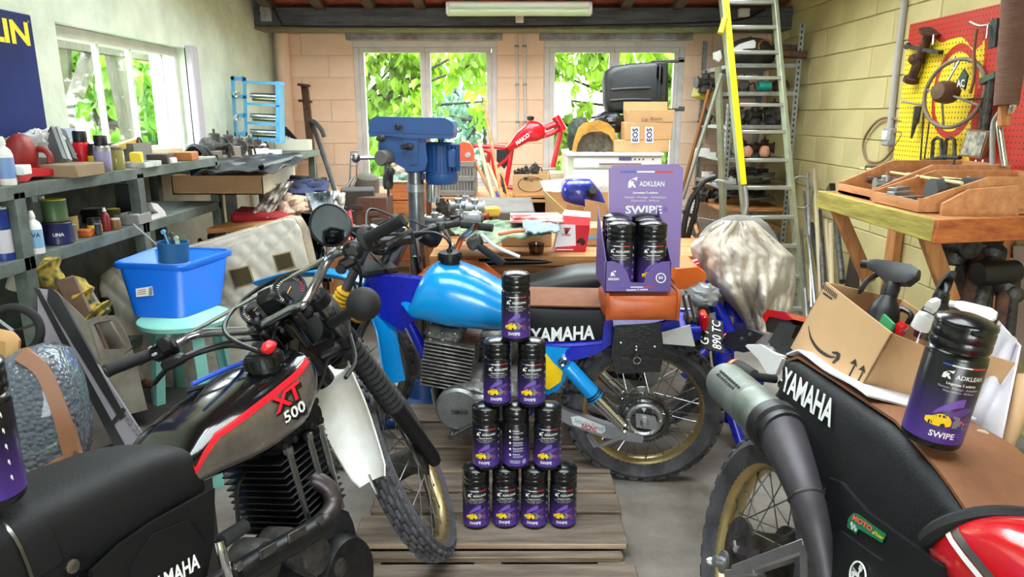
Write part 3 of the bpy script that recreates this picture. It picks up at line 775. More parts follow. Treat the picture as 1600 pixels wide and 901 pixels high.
solo('rubber_sheet',b,m_sheet,'half rolled black rubber sheet lying over the long cardboard box','rubber sheet',sm=50)
# middle shelf goods
def on_mid(x0,x1,yt,yb,X=-1.78):return spot(x0,x1,yt,yb,X=X,z=MZ)
p,w,h=on_mid(-6,20,322,392,-1.75);vessel('paint_can','tall royal blue tin left of the near shelf post','tin',p,w,h,M('tin_blue',(26,50,130),.4),c_w,'tin',M('pale_label',(200,196,206),.5))
p,w,h=on_mid(46,69,329,391,-1.72);vessel('glue_bottle','white glue bottle with blue and red band right of the shelf post','bottle',p,w,h,c_w,c_w,'bottle',M('blue_red_band',(130,170,206),.5),None,'PVA',m_black)
p,w,h=on_mid(60,78,305,385,-1.86);vessel('storage_jar','clear tall jar with silver lid behind the glue bottle','jar',p,w*1.3,h,M('milky_glass',(190,196,194),.15),M('silver_lid',(180,186,190),.3,.8),'jar')
p,w,h=on_mid(74,114,345,384,-1.76);vessel('paint_tin','dark navy tin with white lettering under the green tin','tin',p,w,h,M('tin_navy',(38,38,84),.35),m_dsteel,'tin',None,None,'UNA');zc_=p.z+h
p2=p+V(0,0,h+.001);vessel('paint_tin','yellow and green tin standing on the dark navy tin','tin',p2,w*.85,.085,M('tin_green',(70,96,60),.4),M('tin_yellow',(214,190,44),.4),'tin',None)
p,w,h=on_mid(96,124,336,374,-1.84);vessel('filler_tin','cream and gold tin with dark lettering behind the navy tin','tin',p,w,h,M('tin_cream',(214,192,120),.45),m_dsteel,'tin',None,None,'BONDO',m_black)
p,w,h=on_mid(124,142,358,372,-1.76);carton('small_orange_box','small orange box on the middle shelf',p,(.06,w,h),0,M('orange_card',(190,90,40),.7))
p,w,h=on_mid(140,160,340,368,-1.76);vessel('paint_pot','small black pot with bright yellow label on the middle shelf','tin',p,w,h,m_black,m_black,'jar',M('yellow_pot',(236,206,40),.45))
p,w,h=on_mid(137,166,327,362,-1.95);carton('dark_carton','tall black carton behind the yellow labelled pot',p,(.08,w,h*1.1),0,m_black)
p,w,h=on_mid(161,174,324,364,-1.75);vessel('red_bottle','slim dark red bottle with white nozzle on the middle shelf','bottle',p,w,h,M('dark_red',(126,34,40),.4),c_w,'bottle')
p,w,h=on_mid(172,191,325,360,-1.82);vessel('varnish_tin','olive tin with yellow rim right of the red bottle','tin',p,w,h,M('tin_olive',(84,78,46),.45),M('tin_yellow',(214,190,44),.4),'tin')
p,w,h=on_mid(190,230,333,356,-1.75);box_open('grey_tub','grey metal tub at the far end of the middle shelf',p,(.11,w,h),0,M('grey_tub',(150,150,146),.5,.3))
p,w,h=on_mid(196,222,316,336,-1.95);carton('black_box','black box with white flap standing in the far end of the middle shelf',p,(.12,w*1.2,.15),.2,m_black)
b=MB();P=[AX(x,y,-1.72)for x,y in((236,316),(246,318),(258,330),(262,344),(250,348),(236,348),(240,338),(248,332),(240,326))];b.prism(P,(-.06,0,0));solo('white_plastic_cowl',b,m_white,'curved white plastic cowl at the far post of the shelving','cowl')
for i,(x0,x1,yt,yb,X_,kd,c1,c2,lb)in enumerate(((84,100,318,345,-2.0,'jar',(150,140,110),(60,60,62),'squat brown jar behind the stacked tins'),(108,122,350,378,-1.74,'tin',(120,116,104),(150,146,136),'dull grey tin before the gold lettered one'),(128,140,338,360,-2.0,'spray',(196,190,180),(40,40,42),'pale aerosol at the back of the middle shelf'),(176,190,342,364,-1.73,'jar',(120,86,50),(200,190,170),'amber jar at the edge of the middle shelf'),(205,219,336,352,-1.73,'tin',(196,188,170),(150,146,136),'cream pot in front of the grey metal tub'),(150,160,352,368,-1.72,'tin',(58,60,70),(120,120,124),'tiny dark tin beside the yellow labelled pot'))):
 p,w,h=on_mid(x0,x1,yt,yb,X_);vessel('small_tin' if kd=='tin' else 'small_jar' if kd=='jar' else 'aerosol_can',lb,'tin' if kd=='tin' else 'jar' if kd=='jar' else 'spray can',p,w,max(.05,h),M('mid_%d'%i,c1,.4),M('midcap_%d'%i,c2,.4),kd)
for i,(px,py_,w_,d_,h_,cl,lb)in enumerate(((318,244,.10,.10,.05,(170,160,146),'pale dusty carton beside the hose coils'),(344,248,.07,.12,.04,(130,124,116),'grey block before the carburettor pair'),(386,250,.09,.08,.045,(196,190,178),'cream little box before the aluminium casting'),(410,246,.06,.07,.05,(60,66,80),'slate blue little box beside the first white box'),(366,232,.08,.08,.09,(150,140,128),'dusty beige carton behind the dark castings'),(330,228,.09,.08,.07,(120,112,100),'grey brown carton against the wall beside the lilac jamb'))):
 p=AX(px,py_,-1.78-.05*(i%4));carton('small_carton',lb,V(p.x,p.y,BZ),(w_,d_,h_),.2*i,M('bench_card_%d'%i,cl,.8))
# dark odds under the shelves
for i,(px,pyy,s,mt)in enumerate(((120,430,.2,m_black),(200,420,.22,m_dsteel),(270,345,.18,m_rust),(300,372,.2,m_black),(60,445,.2,m_dsteel),(330,340,.16,m_dsteel))):
 p=AX(px,pyy,-1.9);casting('engine_part',('black','oily grey','rusty','black','oily grey','dark')[i]+' engine part in the shadow under the shelving, '+('near the glue bottle','below the yellow labelled pot','behind the shelf end','above the mattress edge','near the patterned bag','beside the red cushion')[i],V(p.x,p.y,.49 if i<5 else .57),s,mt,80+i)
b=MB();b.box(AY(415,338,4.3),(.36,.3,.07),(0,.1,.2),.02);solo('red_cushion',b,M('red_cloth',(150,24,34),.8),'dark red cushion wedged under the long cardboard box','cushion')
b=MB();b.box(AY(392,352,4.1),(.42,.25,.03),(0,-.06,.1),.003);solo('old_board',b,m_pine,'short split wooden board under the red cushion','board')
# rags and bags at the end of the bench
def drape(name,label,pts,Y0,Y1,mat,cat,seed=0,th=.004,amp=.03):
 """crumpled sheet between four picture corners at two depths"""
 b=MB();a,c,d,e=pts
 def f(u,v):
  px=lerp(lerp(a[0],c[0],u),lerp(e[0],d[0],u),v);py=lerp(lerp(a[1],c[1],u),lerp(e[1],d[1],u),v);yy=lerp(Y0,Y1,v)
  return AY(px,py,yy+amp*(noise.noise(V(u*4+seed,v*4,0))*1.6+.8*abs(noise.noise(V(u*9,v*8+seed,3)))))
 b.grid(f,18,14,th);return solo(name,b,mat,label,cat,sm=35)
m_pale=M('pale_sheeting',(196,190,180),.5,var=.15,vs=5);m_silv=M('silver_plastic',(170,178,180),.22,.35)
drape('paper_sheet','creased pale paper sheet hanging over the bench end',((428,288),(458,283),(420,342),(394,332)),4.5,4.2,m_pale,'paper',1,amp=.08)
drape('folded_jeans','dark blue folded jeans on the rag heap',((440,285),(516,282),(510,306),(436,306)),4.9,4.5,M('denim',(40,50,92),.85,col2=(24,28,50),vs=14),'jeans',2,.02,.06)
drape('black_cloth','black cloth on top of the blue jeans',((446,276),(512,280),(506,294),(440,292)),5.0,4.8,M('black_cloth',(24,24,28),.8),'cloth',8,.015,.06)
drape('beige_cloth','beige blanket folded under the jeans',((430,305),(490,304),(488,332),(436,340)),4.5,4.3,M('beige_cloth',(176,152,130),.9),'blanket',3,.02,.05)
drape('silver_bag','shiny silver plastic bag hanging right of the mattress',((478,302),(522,298),(524,392),(498,380)),4.3,3.9,m_silv,'bag',4,amp=.14)
drape('pale_bag','pale translucent bag hanging above the round mirror',((500,296),(540,300),(534,350),(506,340)),4.6,4.3,m_pale,'bag',6,amp=.12)
drape('black_bag','black plastic bag behind the mattress corner',((470,332),(500,335),(520,440),(486,440)),3.9,3.7,M('black_bag',(20,20,22),.25),'bag',5,amp=.12)
drape('grey_sheet','grey torn sheet with green edge in the rag heap',((534,300),(590,315),(572,340),(536,322)),4.9,4.6,M('grey_green_sheet',(150,166,154),.5),'sheet',9,amp=.1)
# mattress leaning against the shelving
m_mat=M('quilted_cover',(222,214,196),.38,col2=(196,186,166),vs=3,bump=.1,bs=120)
mt=thing('mattress','old quilted off white mattress with two square holes leaning behind the stool','mattress',AZ(330,640,.0))
O=AY(300,420,3.25);nM=V(.18,-1,.28).normalized()
outl=[(147,450),(150,428),(166,416),(200,405),(285,383),(400,350),(452,334),(468,335),(478,352),(505,465),(512,560),(500,640),(300,690),(240,690),(190,600),(160,500)]
pp=[onplane(x,y,O,nM)for x,y in outl]
cM=sum(pp,Vector())/len(pp);rings=[]
for k,(off,sc)in enumerate(((0.0,.90),(.006,.955),(-.018,.985),(-.05,1.0),(-.13,1.0),(-.16,.97))):rings.append([cM+(p-cM)*sc+nM*off for p in pp])
b=MB();b.loft(rings);
uM=V(1,.18,0).normalized();uM=(uM-nM*uM.dot(nM)).normalized();wM=nM.cross(uM)
if wM.z<0:wM=-wM
b.build('core',M('mattress_side',(176,164,142),.8,col2=(120,104,84),vs=5),mt,60)
def dense(q,n):
 out=[]
 for a_,e_ in zip(q,q[1:]+q[:1]):
  for k in range(n):out.append(a_.lerp(e_,k/n))
 return out
ed_=dense(pp,9);nr_=46;vs=[];fs=[];ne_=len(ed_)
for k in range(nr_+1):
 s_=.004+.951*(k/nr_)**.8
 for p in ed_:
  q=cM+(p-cM)*s_;u=(q-cM).dot(uM);v=(q-cM).dot(wM);a=(u+v*.9)/.085;c=(u-v*.9)/.085
  vs.append(q+nM*(.006+(.010*(abs(math.sin(a*PI))*abs(math.sin(c*PI)))**.5 if k<nr_ else-.004)))
for k in range(nr_):
 for i in range(ne_):fs.append((k*ne_+i,k*ne_+(i+1)%ne_,(k+1)*ne_+(i+1)%ne_,(k+1)*ne_+i))
b=MB();b.add(vs,fs);b.build('quilting',m_mat,mt,80)
m_hole=M('brown_foam',(76,64,40),.95,bump=.3,bs=60)
for(cx,cy,s)in((378,432,15.5),(444,408,13.5)):
 q=[onplane(cx+dx*s,cy+dy*s,O,nM)+nM*.014 for dx,dy in((-1.15,-.55),(.7,-1.0),(1.2,.6),(-.6,1.1))]
 b=MB();b.prism(q,nM*.004);b.build('square_patch',m_hole,mt)
 b=MB();c=sum(q,Vector())/4;b.loft([[c+(p-c)*1.0+nM*.003 for p in q],[c+(p-c)*1.18+nM*.001 for p in q]],False);b.build('patch_edge',M('stained_edge',(168,142,100),.8),mt)
# stool with blue tray and paint pot
m_teal=M('pale_teal_paint',(140,206,196),.35,var=.08,vs=5)
SZt=.68
c0=AZ(289,493,SZt);r0=.176
stl=thing('stool','pale teal painted round stool carrying the blue plastic tray','stool',(c0.x,c0.y,0))
b=MB();b.lathe([(0,-.03),(r0-.01,-.03),(r0,-.022),(r0,-.006),(r0-.008,0),(0,.0)],c0,(0,0,1),40);b.build('seat',m_teal,stl)
for a in(-2.25,-.85,.75,2.35):
 t_=c0+V(math.cos(a)*.125,math.sin(a)*.125,-.03);f_=c0+V(math.cos(a)*.19,math.sin(a)*.19,-SZt)
 d=V(math.cos(a),math.sin(a),0);b=MB();b.bar(t_,f_,.045,.012,d);b.bar(t_+V(-d.y,d.x,0)*.018-d*.014,f_+V(-d.y,d.x,0)*.018-d*.014,.008,.03,d);b.build('leg',m_teal,stl)
b=MB();b.torus(c0+V(0,0,-.42),(0,0,1),.165,.008,32,8);b.build('foot_ring',m_teal,stl)
m_tray=M('bright_blue_plastic',(10,108,226),.35,var=.05,vs=3)
zR=SZt+.185
rim=[AZ(x,y,zR)for x,y in((173,412),(284,417),(366,390),(246,386))]
bas=[AZ(x,y,SZt+.002)for x,y in((203,494),(286,497),(352,472),(262,470))]
t=thing('blue_tray','bright blue plastic storage tub on the teal stool','tub',sum(bas,Vector())/4)
def rr4(q,rad,n=5):
 out=[]
 for i in range(4):
  p,a,e=q[i],q[i-1],q[(i+1)%4];d0=(a-p).normalized();d1=(e-p).normalized()
  for k in range(n+1):s=k/n;out.append((p+d0*rad).lerp(p,s).lerp(p.lerp(p+d1*rad,s),s))
 return out
def ins(q,d):c=sum(q,Vector())/4;return[p+(c-p).normalized()*d for p in q]
b=MB();o0,o1=rr4(bas,.05),rr4(ins(rim,.012),.05)
def wav(r,amt):return r
b.loft([rr4(ins(bas,.006),.05),o0,[p.lerp(q,.5)for p,q in zip(o0,o1)],o1,rr4(ins(rim,.018),.045),[p+V(0,0,.01)for p in rr4(ins(bas,.012),.045)]]);tb=b.build('tub',m_tray,t,40)
b=MB();b.loft([[p+V(0,0,z)for p in rr4(ins(rim,d),.05)]for d,z in((.014,-.016),(-.004,-.02),(-.006,-.004),(0,.004),(.012,.006),(.02,.0))],False);b.build('rim',m_tray,t,40)
q0=bas[0].lerp(bas[1],.5);fN=(rim[1]-rim[0]).cross(V(0,0,1)).normalized()
f0,f1=bas[0].lerp(rim[0],.5),bas[1].lerp(rim[1],.5)
def FP_(px,py):
 n=(bas[1]-bas[0]).cross(rim[0]-bas[0]).normalized();pnt=onplane(px,py,bas[0],n);return pnt+(CAM-pnt).normalized()*.006
b=MB();b.add([FP_(*p)for p in((212,451),(238,447),(240,461),(213,464))],[(0,1,2,3)]);st_=b.build('price_sticker',c_w,t,None)
b=MB()
for i in range(7):b.add([FP_(x,y)+(CAM-FP_(x,y)).normalized()*.001 for x,y in((232.5,449.5+i*1.7),(238,448.8+i*1.7),(238,449.8+i*1.7),(232.5,450.5+i*1.7))],[(0,1,2,3)])
for i in range(3):b.add([FP_(x,y)+(CAM-FP_(x,y)).normalized()*.001 for x,y in((215,453.5+i*3),(228,451.5+i*3),(228,452.3+i*3),(215,454.3+i*3))],[(0,1,2,3)])
b.build('sticker_print',m_black,st_,None)
pc=AZ(268,470,SZt+.02);
p,w,h=spot(247,292,370,412,Y=pc.y+.02);p.z=p.z-.02
pot=thing('paint_pot','blue white and red paint pot full of brushes standing in the blue tub','pot',V(p.x,p.y,SZt+.02))
hb=h+p.z-SZt-.02
o=V(p.x,p.y,SZt+.02);b=MB();r=w/2;b.lathe([(0,0),(r*.98,0),(r,.004),(r,hb*.62)],o,(.05,0,1),24);b.build('base',m_red_ if 'm_red_' in globals()else M('pot_red',(170,30,44),.4),pot)
b=MB();b.lathe([(r*1.005,hb*.62),(r*1.005,hb*.67)],o,(.05,0,1),24,False);b.build('white_band',c_w,pot)
b=MB();b.lathe([(r,hb*.67),(r,hb*.96),(r*1.04,hb),(r*.95,hb),(r*.93,hb*.75),(0,hb*.72)],o,(.05,0,1),24);b.build('upper',M('pot_blue',(44,106,160),.4,var=.2,vs=10),pot)
top=o+V(.01,0,hb*.8)
rod('paint_brush','long thin wooden stick leaning out of the paint pot to the left',top+V(-.03,0,0),AY(208,350,top.y),.004,m_grime,'brush')
for i,(px,py,cl,lb)in enumerate(((256,362,(96,170,220),'light blue handled paint brush in the pot'),(268,366,(60,60,64),'dark handled paint brush in the pot'),(276,372,(170,200,170),'pale green handled paint brush in the pot'))):
 e=AY(px,py,top.y+.01*i);b=MB();b.bar(top+V(-.01+.014*i,.01,0),e,.016,.006);b.lathe([(.0,0),(.010,0),(.010,.008),(0,.01)],e,(0,-1,0),10);solo('paint_brush',b,M('brush_%d'%i,cl,.4),lb,'brush')
# foreground heap at the far left
t=thing('wrapped_parcel','parcel in bubble wrap and brown tape before the mauve grey flat box','parcel',AZ(60,760,.35))
m_bub=bpy.data.materials.new('bubble_wrap');m_bub.use_nodes=True
N=m_bub.node_tree.nodes;L=m_bub.node_tree.links;pb=N['Principled BSDF'];pb.inputs['Base Color'].default_value=lin((96,104,114));pb.inputs['Roughness'].default_value=.16;pb.inputs['Coat Weight'].default_value=.5
tc=N.new('ShaderNodeTexCoord');vo=N.new('ShaderNodeTexVoronoi');vo.inputs['Scale'].default_value=85;L.new(tc.outputs['Object'],vo.inputs['Vector'])
bp=N.new('ShaderNodeBump');bp.invert=True;bp.inputs['Strength'].default_value=.9;bp.inputs['Distance'].default_value=.006;L.new(vo.outputs['Distance'],bp.inputs['Height']);L.new(bp.outputs['Normal'],pb.inputs['Normal'])
YP=1.62
oc=AY(52,640,YP);nP=V(.35,-1,.25).normalized()
ol=[(-20,575),(20,548),(62,536),(92,545),(114,590),(127,650),(128,706),(120,730),(60,760),(-20,780)]
pp=[onplane(x,y,oc,nP)for x,y in ol];cP=sum(pp,Vector())/len(pp)
b=MB();b.loft([[cP+(p-cP)*s+nP*o for p in pp]for o,s in((.05,.5),(.045,.8),(.025,.94),(-.03,1.0),(-.12,.98),(-.15,.9))]);b.build('bubble_wrap',m_bub,t,75)
def tape(pts,w):
 b=MB();P=smooth_path([onplane(x,y,oc+nP*.052,nP)for x,y in pts],5);sd=None;k=len(P);vs=[]
 for i in range(k):
  d=(P[min(k-1,i+1)]-P[max(0,i-1)]).normalized();s=d.cross(nP).normalized();vs+=[P[i]-s*w,P[i]+s*w,P[i]-s*w-nP*.03,P[i]+s*w-nP*.03]
 fs=[]
 for i in range(k-1):a=i*4;fs+=[(a,a+1,a+5,a+4),(a+1,a+3,a+7,a+5),(a,a+4,a+6,a+2)]
 b.add(vs,fs);b.build('brown_tape',M('brown_tape',(150,100,66),.3),t,60)
tape(((30,552),(66,580),(92,640),(112,712),(122,722)),.017);tape(((56,752),(90,728),(126,712)),.018)
# long grey edged box and car door panel leaning there
def slab(name,label,pix,Y,n,thick,mat,cat,bev=True):
 O_=AY(*pix[0],Y);q=[onplane(x,y,O_,n)for x,y in pix];b=MB();b.prism(q,Vector(n)*-thick);return solo(name,b,mat,label,cat,sm=20),O_
nB=V(.45,-1,.45).normalized()
t=thing('long_flat_box','long mauve grey flat box with black edge leaning across the left heap','box',AZ(180,720,.1))
O_=AY(150,560,2.0)
qb=lambda x,y:onplane(x,y,O_,nB)
MB().prism([qb(*p)for p in((58,450),(76,452),(230,690),(196,700),(60,520))],nB*-.05).build('panel',M('mauve_grey_card',(134,129,137),.6,var=.06,vs=4),t)
MB().prism([qb(x,y)+nB*.004 for x,y in((76,446),(92,460),(196,650),(188,656),(74,470))],nB*-.06).build('black_edge',m_black,t)
MB().prism([qb(x,y)+nB*.002 for x,y in((52,448),(62,452),(205,712),(186,712))],nB*-.062).build('black_edge',m_black,t)
MB().prism([qb(x,y)+nB*.006 for x,y in((192,636),(197,640),(176,666),(171,662))],nB*-.004).build('band',m_black,t)
b=MB();flat_text(b,'MCC ONE',qb(228,683)+nB*.003,qb(194,640)+nB*.003,qb(222,690)+nB*.003,.0);b.build('lettering',M('grey_lettering',(84,82,88),.6),t,None)
t=thing('car_door_frame','grey beige car door shell with open window hole leaning on the left heap','car door',AZ(190,640,.1))
nD=V(.5,-1,.35).normalized();O_=AY(170,500,2.45);qd_=lambda x,y:onplane(x,y,O_,nD)
m_door=M('grey_beige_paint',(138,132,122),.55,col2=(92,78,64),vs=6)
outer=[(58,424),(84,452),(140,498),(172,492),(196,510),(206,540),(186,556),(160,560),(140,530),(110,500),(80,475)]
P_o=[qd_(x,y)for x,y in((136,500),(150,494),(178,492),(196,520),(206,543),(190,556),(156,562))]
P_i=[qd_(x,y)for x,y in((146,507),(154,503),(174,500),(186,522),(197,541),(186,545),(162,545))]
b=MB();b.loft([P_i,P_o,[p-nD*.04 for p in P_o],[p-nD*.04 for p in P_i]],closed=True)if False else b.loft([P_i,P_o,[p-nD*.05 for p in P_o],[p-nD*.05 for p in P_i],P_i],False);b.build('window_frame',m_door,t,40)
b=MB();b.prism([qd_(x,y)for x,y in((84,452),(112,478),(138,503),(158,562),(190,556),(206,545),(230,640),(190,650),(150,600),(110,520))],nD*-.05);b.build('door_skin',m_door,t,30)
for i,(a,e)in enumerate((((96,430),(192,640)),((112,440),(214,600)),((80,452),(150,600)))):
 nm=('rust brown','grey brown','dark brown')[i]
 b=MB();b.bar(qd_(*a)-nD*(.09+.05*i),qd_(*e)-nD*(.09+.05*i),.07,.03,nD,.008);solo('metal_sill',b,M('sill_%d'%i,((110,84,66),(120,114,104),(70,58,50))[i],.7,var=.3,vs=8),nm+' metal panel behind the car door shell','panel')
b=MB()
P_=smooth_path([AY(x,y,2.55)for x,y in((20,396),(44,402),(74,430),(110,455),(140,484),(158,498))],5)
rr_=[.05+.02*math.sin(i*.9)+.01*math.sin(i*2.3)for i in range(len(P_))]
b.tube(P_,rr_,14);
m_pat=M('patterned_green_cloth',(40,60,40),.8,col2=(196,164,60),vs=26,detail=1.0)
solo('patterned_cover',b,m_pat,'green and yellow patterned cloth cover rolled along the left heap','cloth',sm=70)
b=MB();P_=smooth_path([AY(x,y,2.48)for x,y in((14,400),(22,392),(40,402),(30,425),(22,450))],5);b.tube(P_,[.028]*len(P_),10);solo('grey_rag',b,M('grey_rag',(176,166,150),.9),'grey rag twisted round the patterned cloth','cloth',sm=70)
b=MB();b.torus(AY(20,518,1.85),(.3,-1,.3),.066,.012,36,10);w_=thing('steering_wheel','black steering wheel lying in the left heap behind the bubble wrap','steering wheel',AY(20,518,1.85));b.build('rim',m_rubber,w_)
b=MB();c_=AY(20,518,1.85)
for a in(0.3,2.4,4.4):b.bar(c_,c_+(V(1,.3,0)*math.cos(a)+V(0,.3,1)*math.sin(a))*.062,.014,.006)
b.build('spokes',m_black,w_)
b=MB();b.box(AY(6,560,1.80),(.08,.05,.16),(0,.2,0),.02);solo('wooden_block',b,M('yellow_pine',(190,150,96),.7),'yellowish wooden block behind the bubble wrap','block')
b=MB();b.bar(AY(140,640,2.2),AY(240,760,2.1),.14,.05);solo('dark_plank',b,M('dark_plank',(52,44,38),.8),'dark plank lying under the mauve grey box','plank')
for i,(a,e)in enumerate((((150,590),(235,600)),((158,612),(240,640)),((160,600),(225,560)))):
 rod('rusty_tube',('upper','lower','crossing')[i]+' dark tube on the floor between the car door and the stool',AY(*a,2.4+.1*i),AY(*e,2.6),.018,m_rust,'tube')

b=MB();b.box((-1.22,1.82,.25),(.50,.55,.50),None,.01);t=thing('dark_crate','dark wooden crate under the bubble wrapped parcel','crate',(-1.22,1.82,0));b.build('body',M('dark_crate_wood',(58,48,40),.8,var=.3,vs=7),t);MB().box((-1.22,1.54,.40),(.48,.012,.05),None,.003).build('batten',m_pine,t);MB().box((-1.22,1.54,.10),(.48,.012,.05),None,.003).build('batten',m_pine,t)
t=thing('low_chest','low dark trunk under the car door shell','trunk',(-1.45,2.55,0));MB().box((-1.45,2.55,.16),(.5,.5,.32),None,.012).build('body',M('dark_trunk',(50,46,44),.7,var=.3,vs=7),t);MB().box((-1.45,2.55,.335),(.52,.52,.03),None,.008).build('lid',_mats['dark_trunk'],t)

# ================================================================== back of the garage
# rusty post, rods and bits left of the windows
t=thing('rusty_post','tall rusty steel post with brackets leaning in the left back corner','post',AY(490,300,6.3))
b=MB();b.bar(AY(476,134,6.6),AY(496,330,6.2).lerp(AY(476,134,6.6),-.72),.055,.05,(0,1,0));b.build('shaft',m_rust,t)
for x,y,w in((475,133,.10),(477,158,.11)):MB().box(AY(x,y,6.57),(w,.07,.022),(0,.1,0),.004).build('bracket',m_rust,t)
b=MB();b.tube(smooth_path([AY(480,188,6.5),AY(490,190,6.4),AY(497,196,6.35),AY(503,204,6.3),AY(507,214,6.3)],5),.02,8);b.tube([AY(486,188,6.5),AY(505,240,6.3),AY(526,305,6.1)],.022,8);solo('jack_handle',b,M('dark_grey_paint',(86,84,84),.6,var=.3,vs=12),'dark steel lever with hooked top beside the rusty post','lever')
rod('steel_tube','long grey tube leaning right of the dark lever',AY(500,232,6.4),AY(530,310,6.1),.016,m_alu,'tube')
t=thing('wire_rack','narrow chromed wire frame standing left of the left window','frame',AY(553,310,5.9))
b=MB()
for a,e in(((549,236),(546,300)),((559,236),(556,300)),((549,236),(559,236)),((548,258),(558,258))):b.tube([AY(*a,5.9),AY(*e,5.9)],.008,8)
b.build('frame_tubes',m_alu,t)
for i,(a,e)in enumerate((((552,276),(536,304)),((562,274),(540,310)),((566,278),(548,312)))):rod('bent_tube',('first','second','third')[i]+' pale tube crossing the foot of the wire frame',AY(*a,5.9),AY(*e,5.84),.010,m_alu,'tube','pale tubes by the wire frame')
b=MB();c=AY(576,296,5.85);b.lathe([(0,.02),(.06,.018),(.088,0),(.094,-.05),(.094,-.20),(.0,-.20)],c+V(0,0,.10),(.1,-.2,1),24);solo('grey_drum',b,M('dull_grey_cover',(104,98,90),.7,var=.25,vs=8),'dull grey domed cover below the left window','cover')
# wooden chest of drawers and painted cloth under the left window
Yc=5.3
t=thing('wooden_chest','small orange wooden chest behind the drill press column','chest',AY(625,345,Yc))
p0,p1=AY(604,284,Yc),AY(664,284,Yc)
zt1=p0.z;m_orw=wood('orange_wood',(190,116,62),(150,84,44),.55)
MB().box(((p0.x+p1.x)/2,Yc+.15,zt1-.30),(p1.x-p0.x,.3,.60),None,.004).build('carcass',m_orw,t)
for k in range(3):MB().box(((p0.x+p1.x)/2,Yc-.006,zt1-.07-.135*k),(p1.x-p0.x-.02,.012,.125),None,.003).build('drawer',m_orw,t)
drape('striped_cloth','orange and teal striped cloth lying on the wooden chest',((612,256),(642,254),(640,286),(612,286)),Yc+.1,Yc-.02,M('striped_cloth',(196,130,90),.8,col2=(90,150,150),vs=9,detail=1,stretch=(.2,.2,3)),'cloth',12,.01,.02)
# grey ribbed crate and orange tool on it
Yk=5.4;q0,q1=AY(680,252,Yk),AY(742,306,Yk);w_=q1.x-q0.x;h_=q0.z-q1.z
t=thing('plastic_crate','grey ribbed plastic crate behind the drill press motor','crate',((q0.x+q1.x)/2,Yk,q1.z))
m_cr=M('grey_crate',(124,120,114),.55)
for zz in(q1.z+.02,q1.z+h_*.5,q0.z-.02):MB().box(((q0.x+q1.x)/2,Yk,zz),(w_,.02,.04),None,.003).build('rail',m_cr,t)
for k in range(13):MB().box((q0.x+.01+(w_-.02)*k/12,Yk+.004,(q0.z+q1.z)/2),(.012,.014,h_)).build('rib',m_cr,t)
MB().box(((q0.x+q1.x)/2,Yk+.34,(q0.z+q1.z)/2),(w_,.012,h_)).build('back',m_cr,t);MB().box(((q0.x+q1.x)/2,Yk+.17,q1.z),(w_,.34,.012)).build('bottom',m_cr,t)
for xx in(q0.x,q1.x):MB().box((xx,Yk+.17,(q0.z+q1.z)/2),(.012,.34,h_)).build('side',m_cr,t)
t2=thing('shelf_trestle','plain pine trestle carrying the grey crate','trestle',((q0.x+q1.x)/2,Yk+.17,0))
MB().box(((q0.x+q1.x)/2+.1,Yk+.17,q1.z-.025),(w_+.5,.4,.035),None,.003).build('top',m_pine,t2)
for xx in(q0.x-.1,q1.x+.3):MB().box((xx,Yk+.17,(q1.z-.04)/2),(.05,.34,q1.z-.045)).build('leg',m_pine,t2)
t=thing('chain_saw','orange red power tool body on the grey crate','tool',AY(726,252,5.5));m_or=M('orange_red_plastic',(222,78,40),.4)
MB().prism([AY(x,y,5.45)for x,y in((714,252),(714,226),(724,221),(734,224),(740,238),(740,252))],(0,.16,0)).build('housing',m_or,t)
b=MB();b.lathe([(.022,0),(.022,.008),(.008,.01)],AY(731,242,5.45),(0,-1,0),14);b.build('knob',m_grime,t)
t3=thing('plank_bench','plank bench along the back wall under the left window','bench',(-.5,6.1,0))
for k in range(3):MB().box((-.5,5.88+.25*k,.815),(2.1,.24,.03),None,.003).build('plank',m_pine,t3)
for xx in(-1.5,.5):MB().box((xx,6.1,.40),(.06,.6,.80)).build('leg',m_pine_z,t3)
t3=thing('rag_table','low table carrying rags and boxes behind the mattress','table',(-1.1,4.8,0))
MB().box((-1.05,4.75,.70),(.95,.8,.03),None,.003).build('top',m_pine,t3)
for xx in(-1.48,-.62):
 for yy in(4.4,5.1):MB().box((xx,yy,.343),(.05,.05,.685)).build('leg',m_pine_z,t3)
# red motorcycle frame with tank
YM=5.95
t=thing('red_motorcycle_frame','bright red motorcycle frame with lettered red tank standing before the pier','motorcycle frame',AY(800,300,YM))
mp=lambda x,y,d=0:AY(x,y,YM+d)
tops=[(790,230),(796,222),(806,207),(820,196),(828,188),(843,190),(850,195)];bots=[(852,202),(852,214),(840,220),(824,222),(806,232),(794,236)]
b=MB();c_=[mp(x,y)for x,y in tops+bots];cc_=sum(c_,Vector())/len(c_);b.loft([[cc_+(p-cc_)*s+V(0,o,0)for p in c_]for o,s in((-.10,.72),(-.085,.9),(-.05,1),(.05,1),(.085,.9),(.10,.72))]);tk=b.build('tank',m_red_ if 'm_red_' in globals()else M('frame_red',(206,22,36),.25,coat=.4),t,60)
b=MB();flat_text(b,'MAICO',mp(808,227,-.104),mp(828,213,-.104),mp(805,221,-.104),.03);b.build('lettering',c_w,tk,None)
b=MB();b.lathe([(.02,0),(.03,.01),(.03,.03),(0,.035)],mp(829,188),(0,0,1),14);b.build('filler_cap',m_black,tk)
m_fr=_mats['frame_red']
b=MB();b.tube([mp(868,182),mp(880,204)],.035,14);b.tube([mp(852,200),mp(872,192)],.024,10);b.tube([mp(876,206),mp(866,250),mp(858,290)],.022,10);b.tube([mp(846,214),mp(862,208),mp(874,200)],.02,10)
b.tube([mp(800,232),mp(796,258),mp(790,292)],.020,10);b.tube([mp(740,228),mp(770,229),mp(800,232)],.016,10)
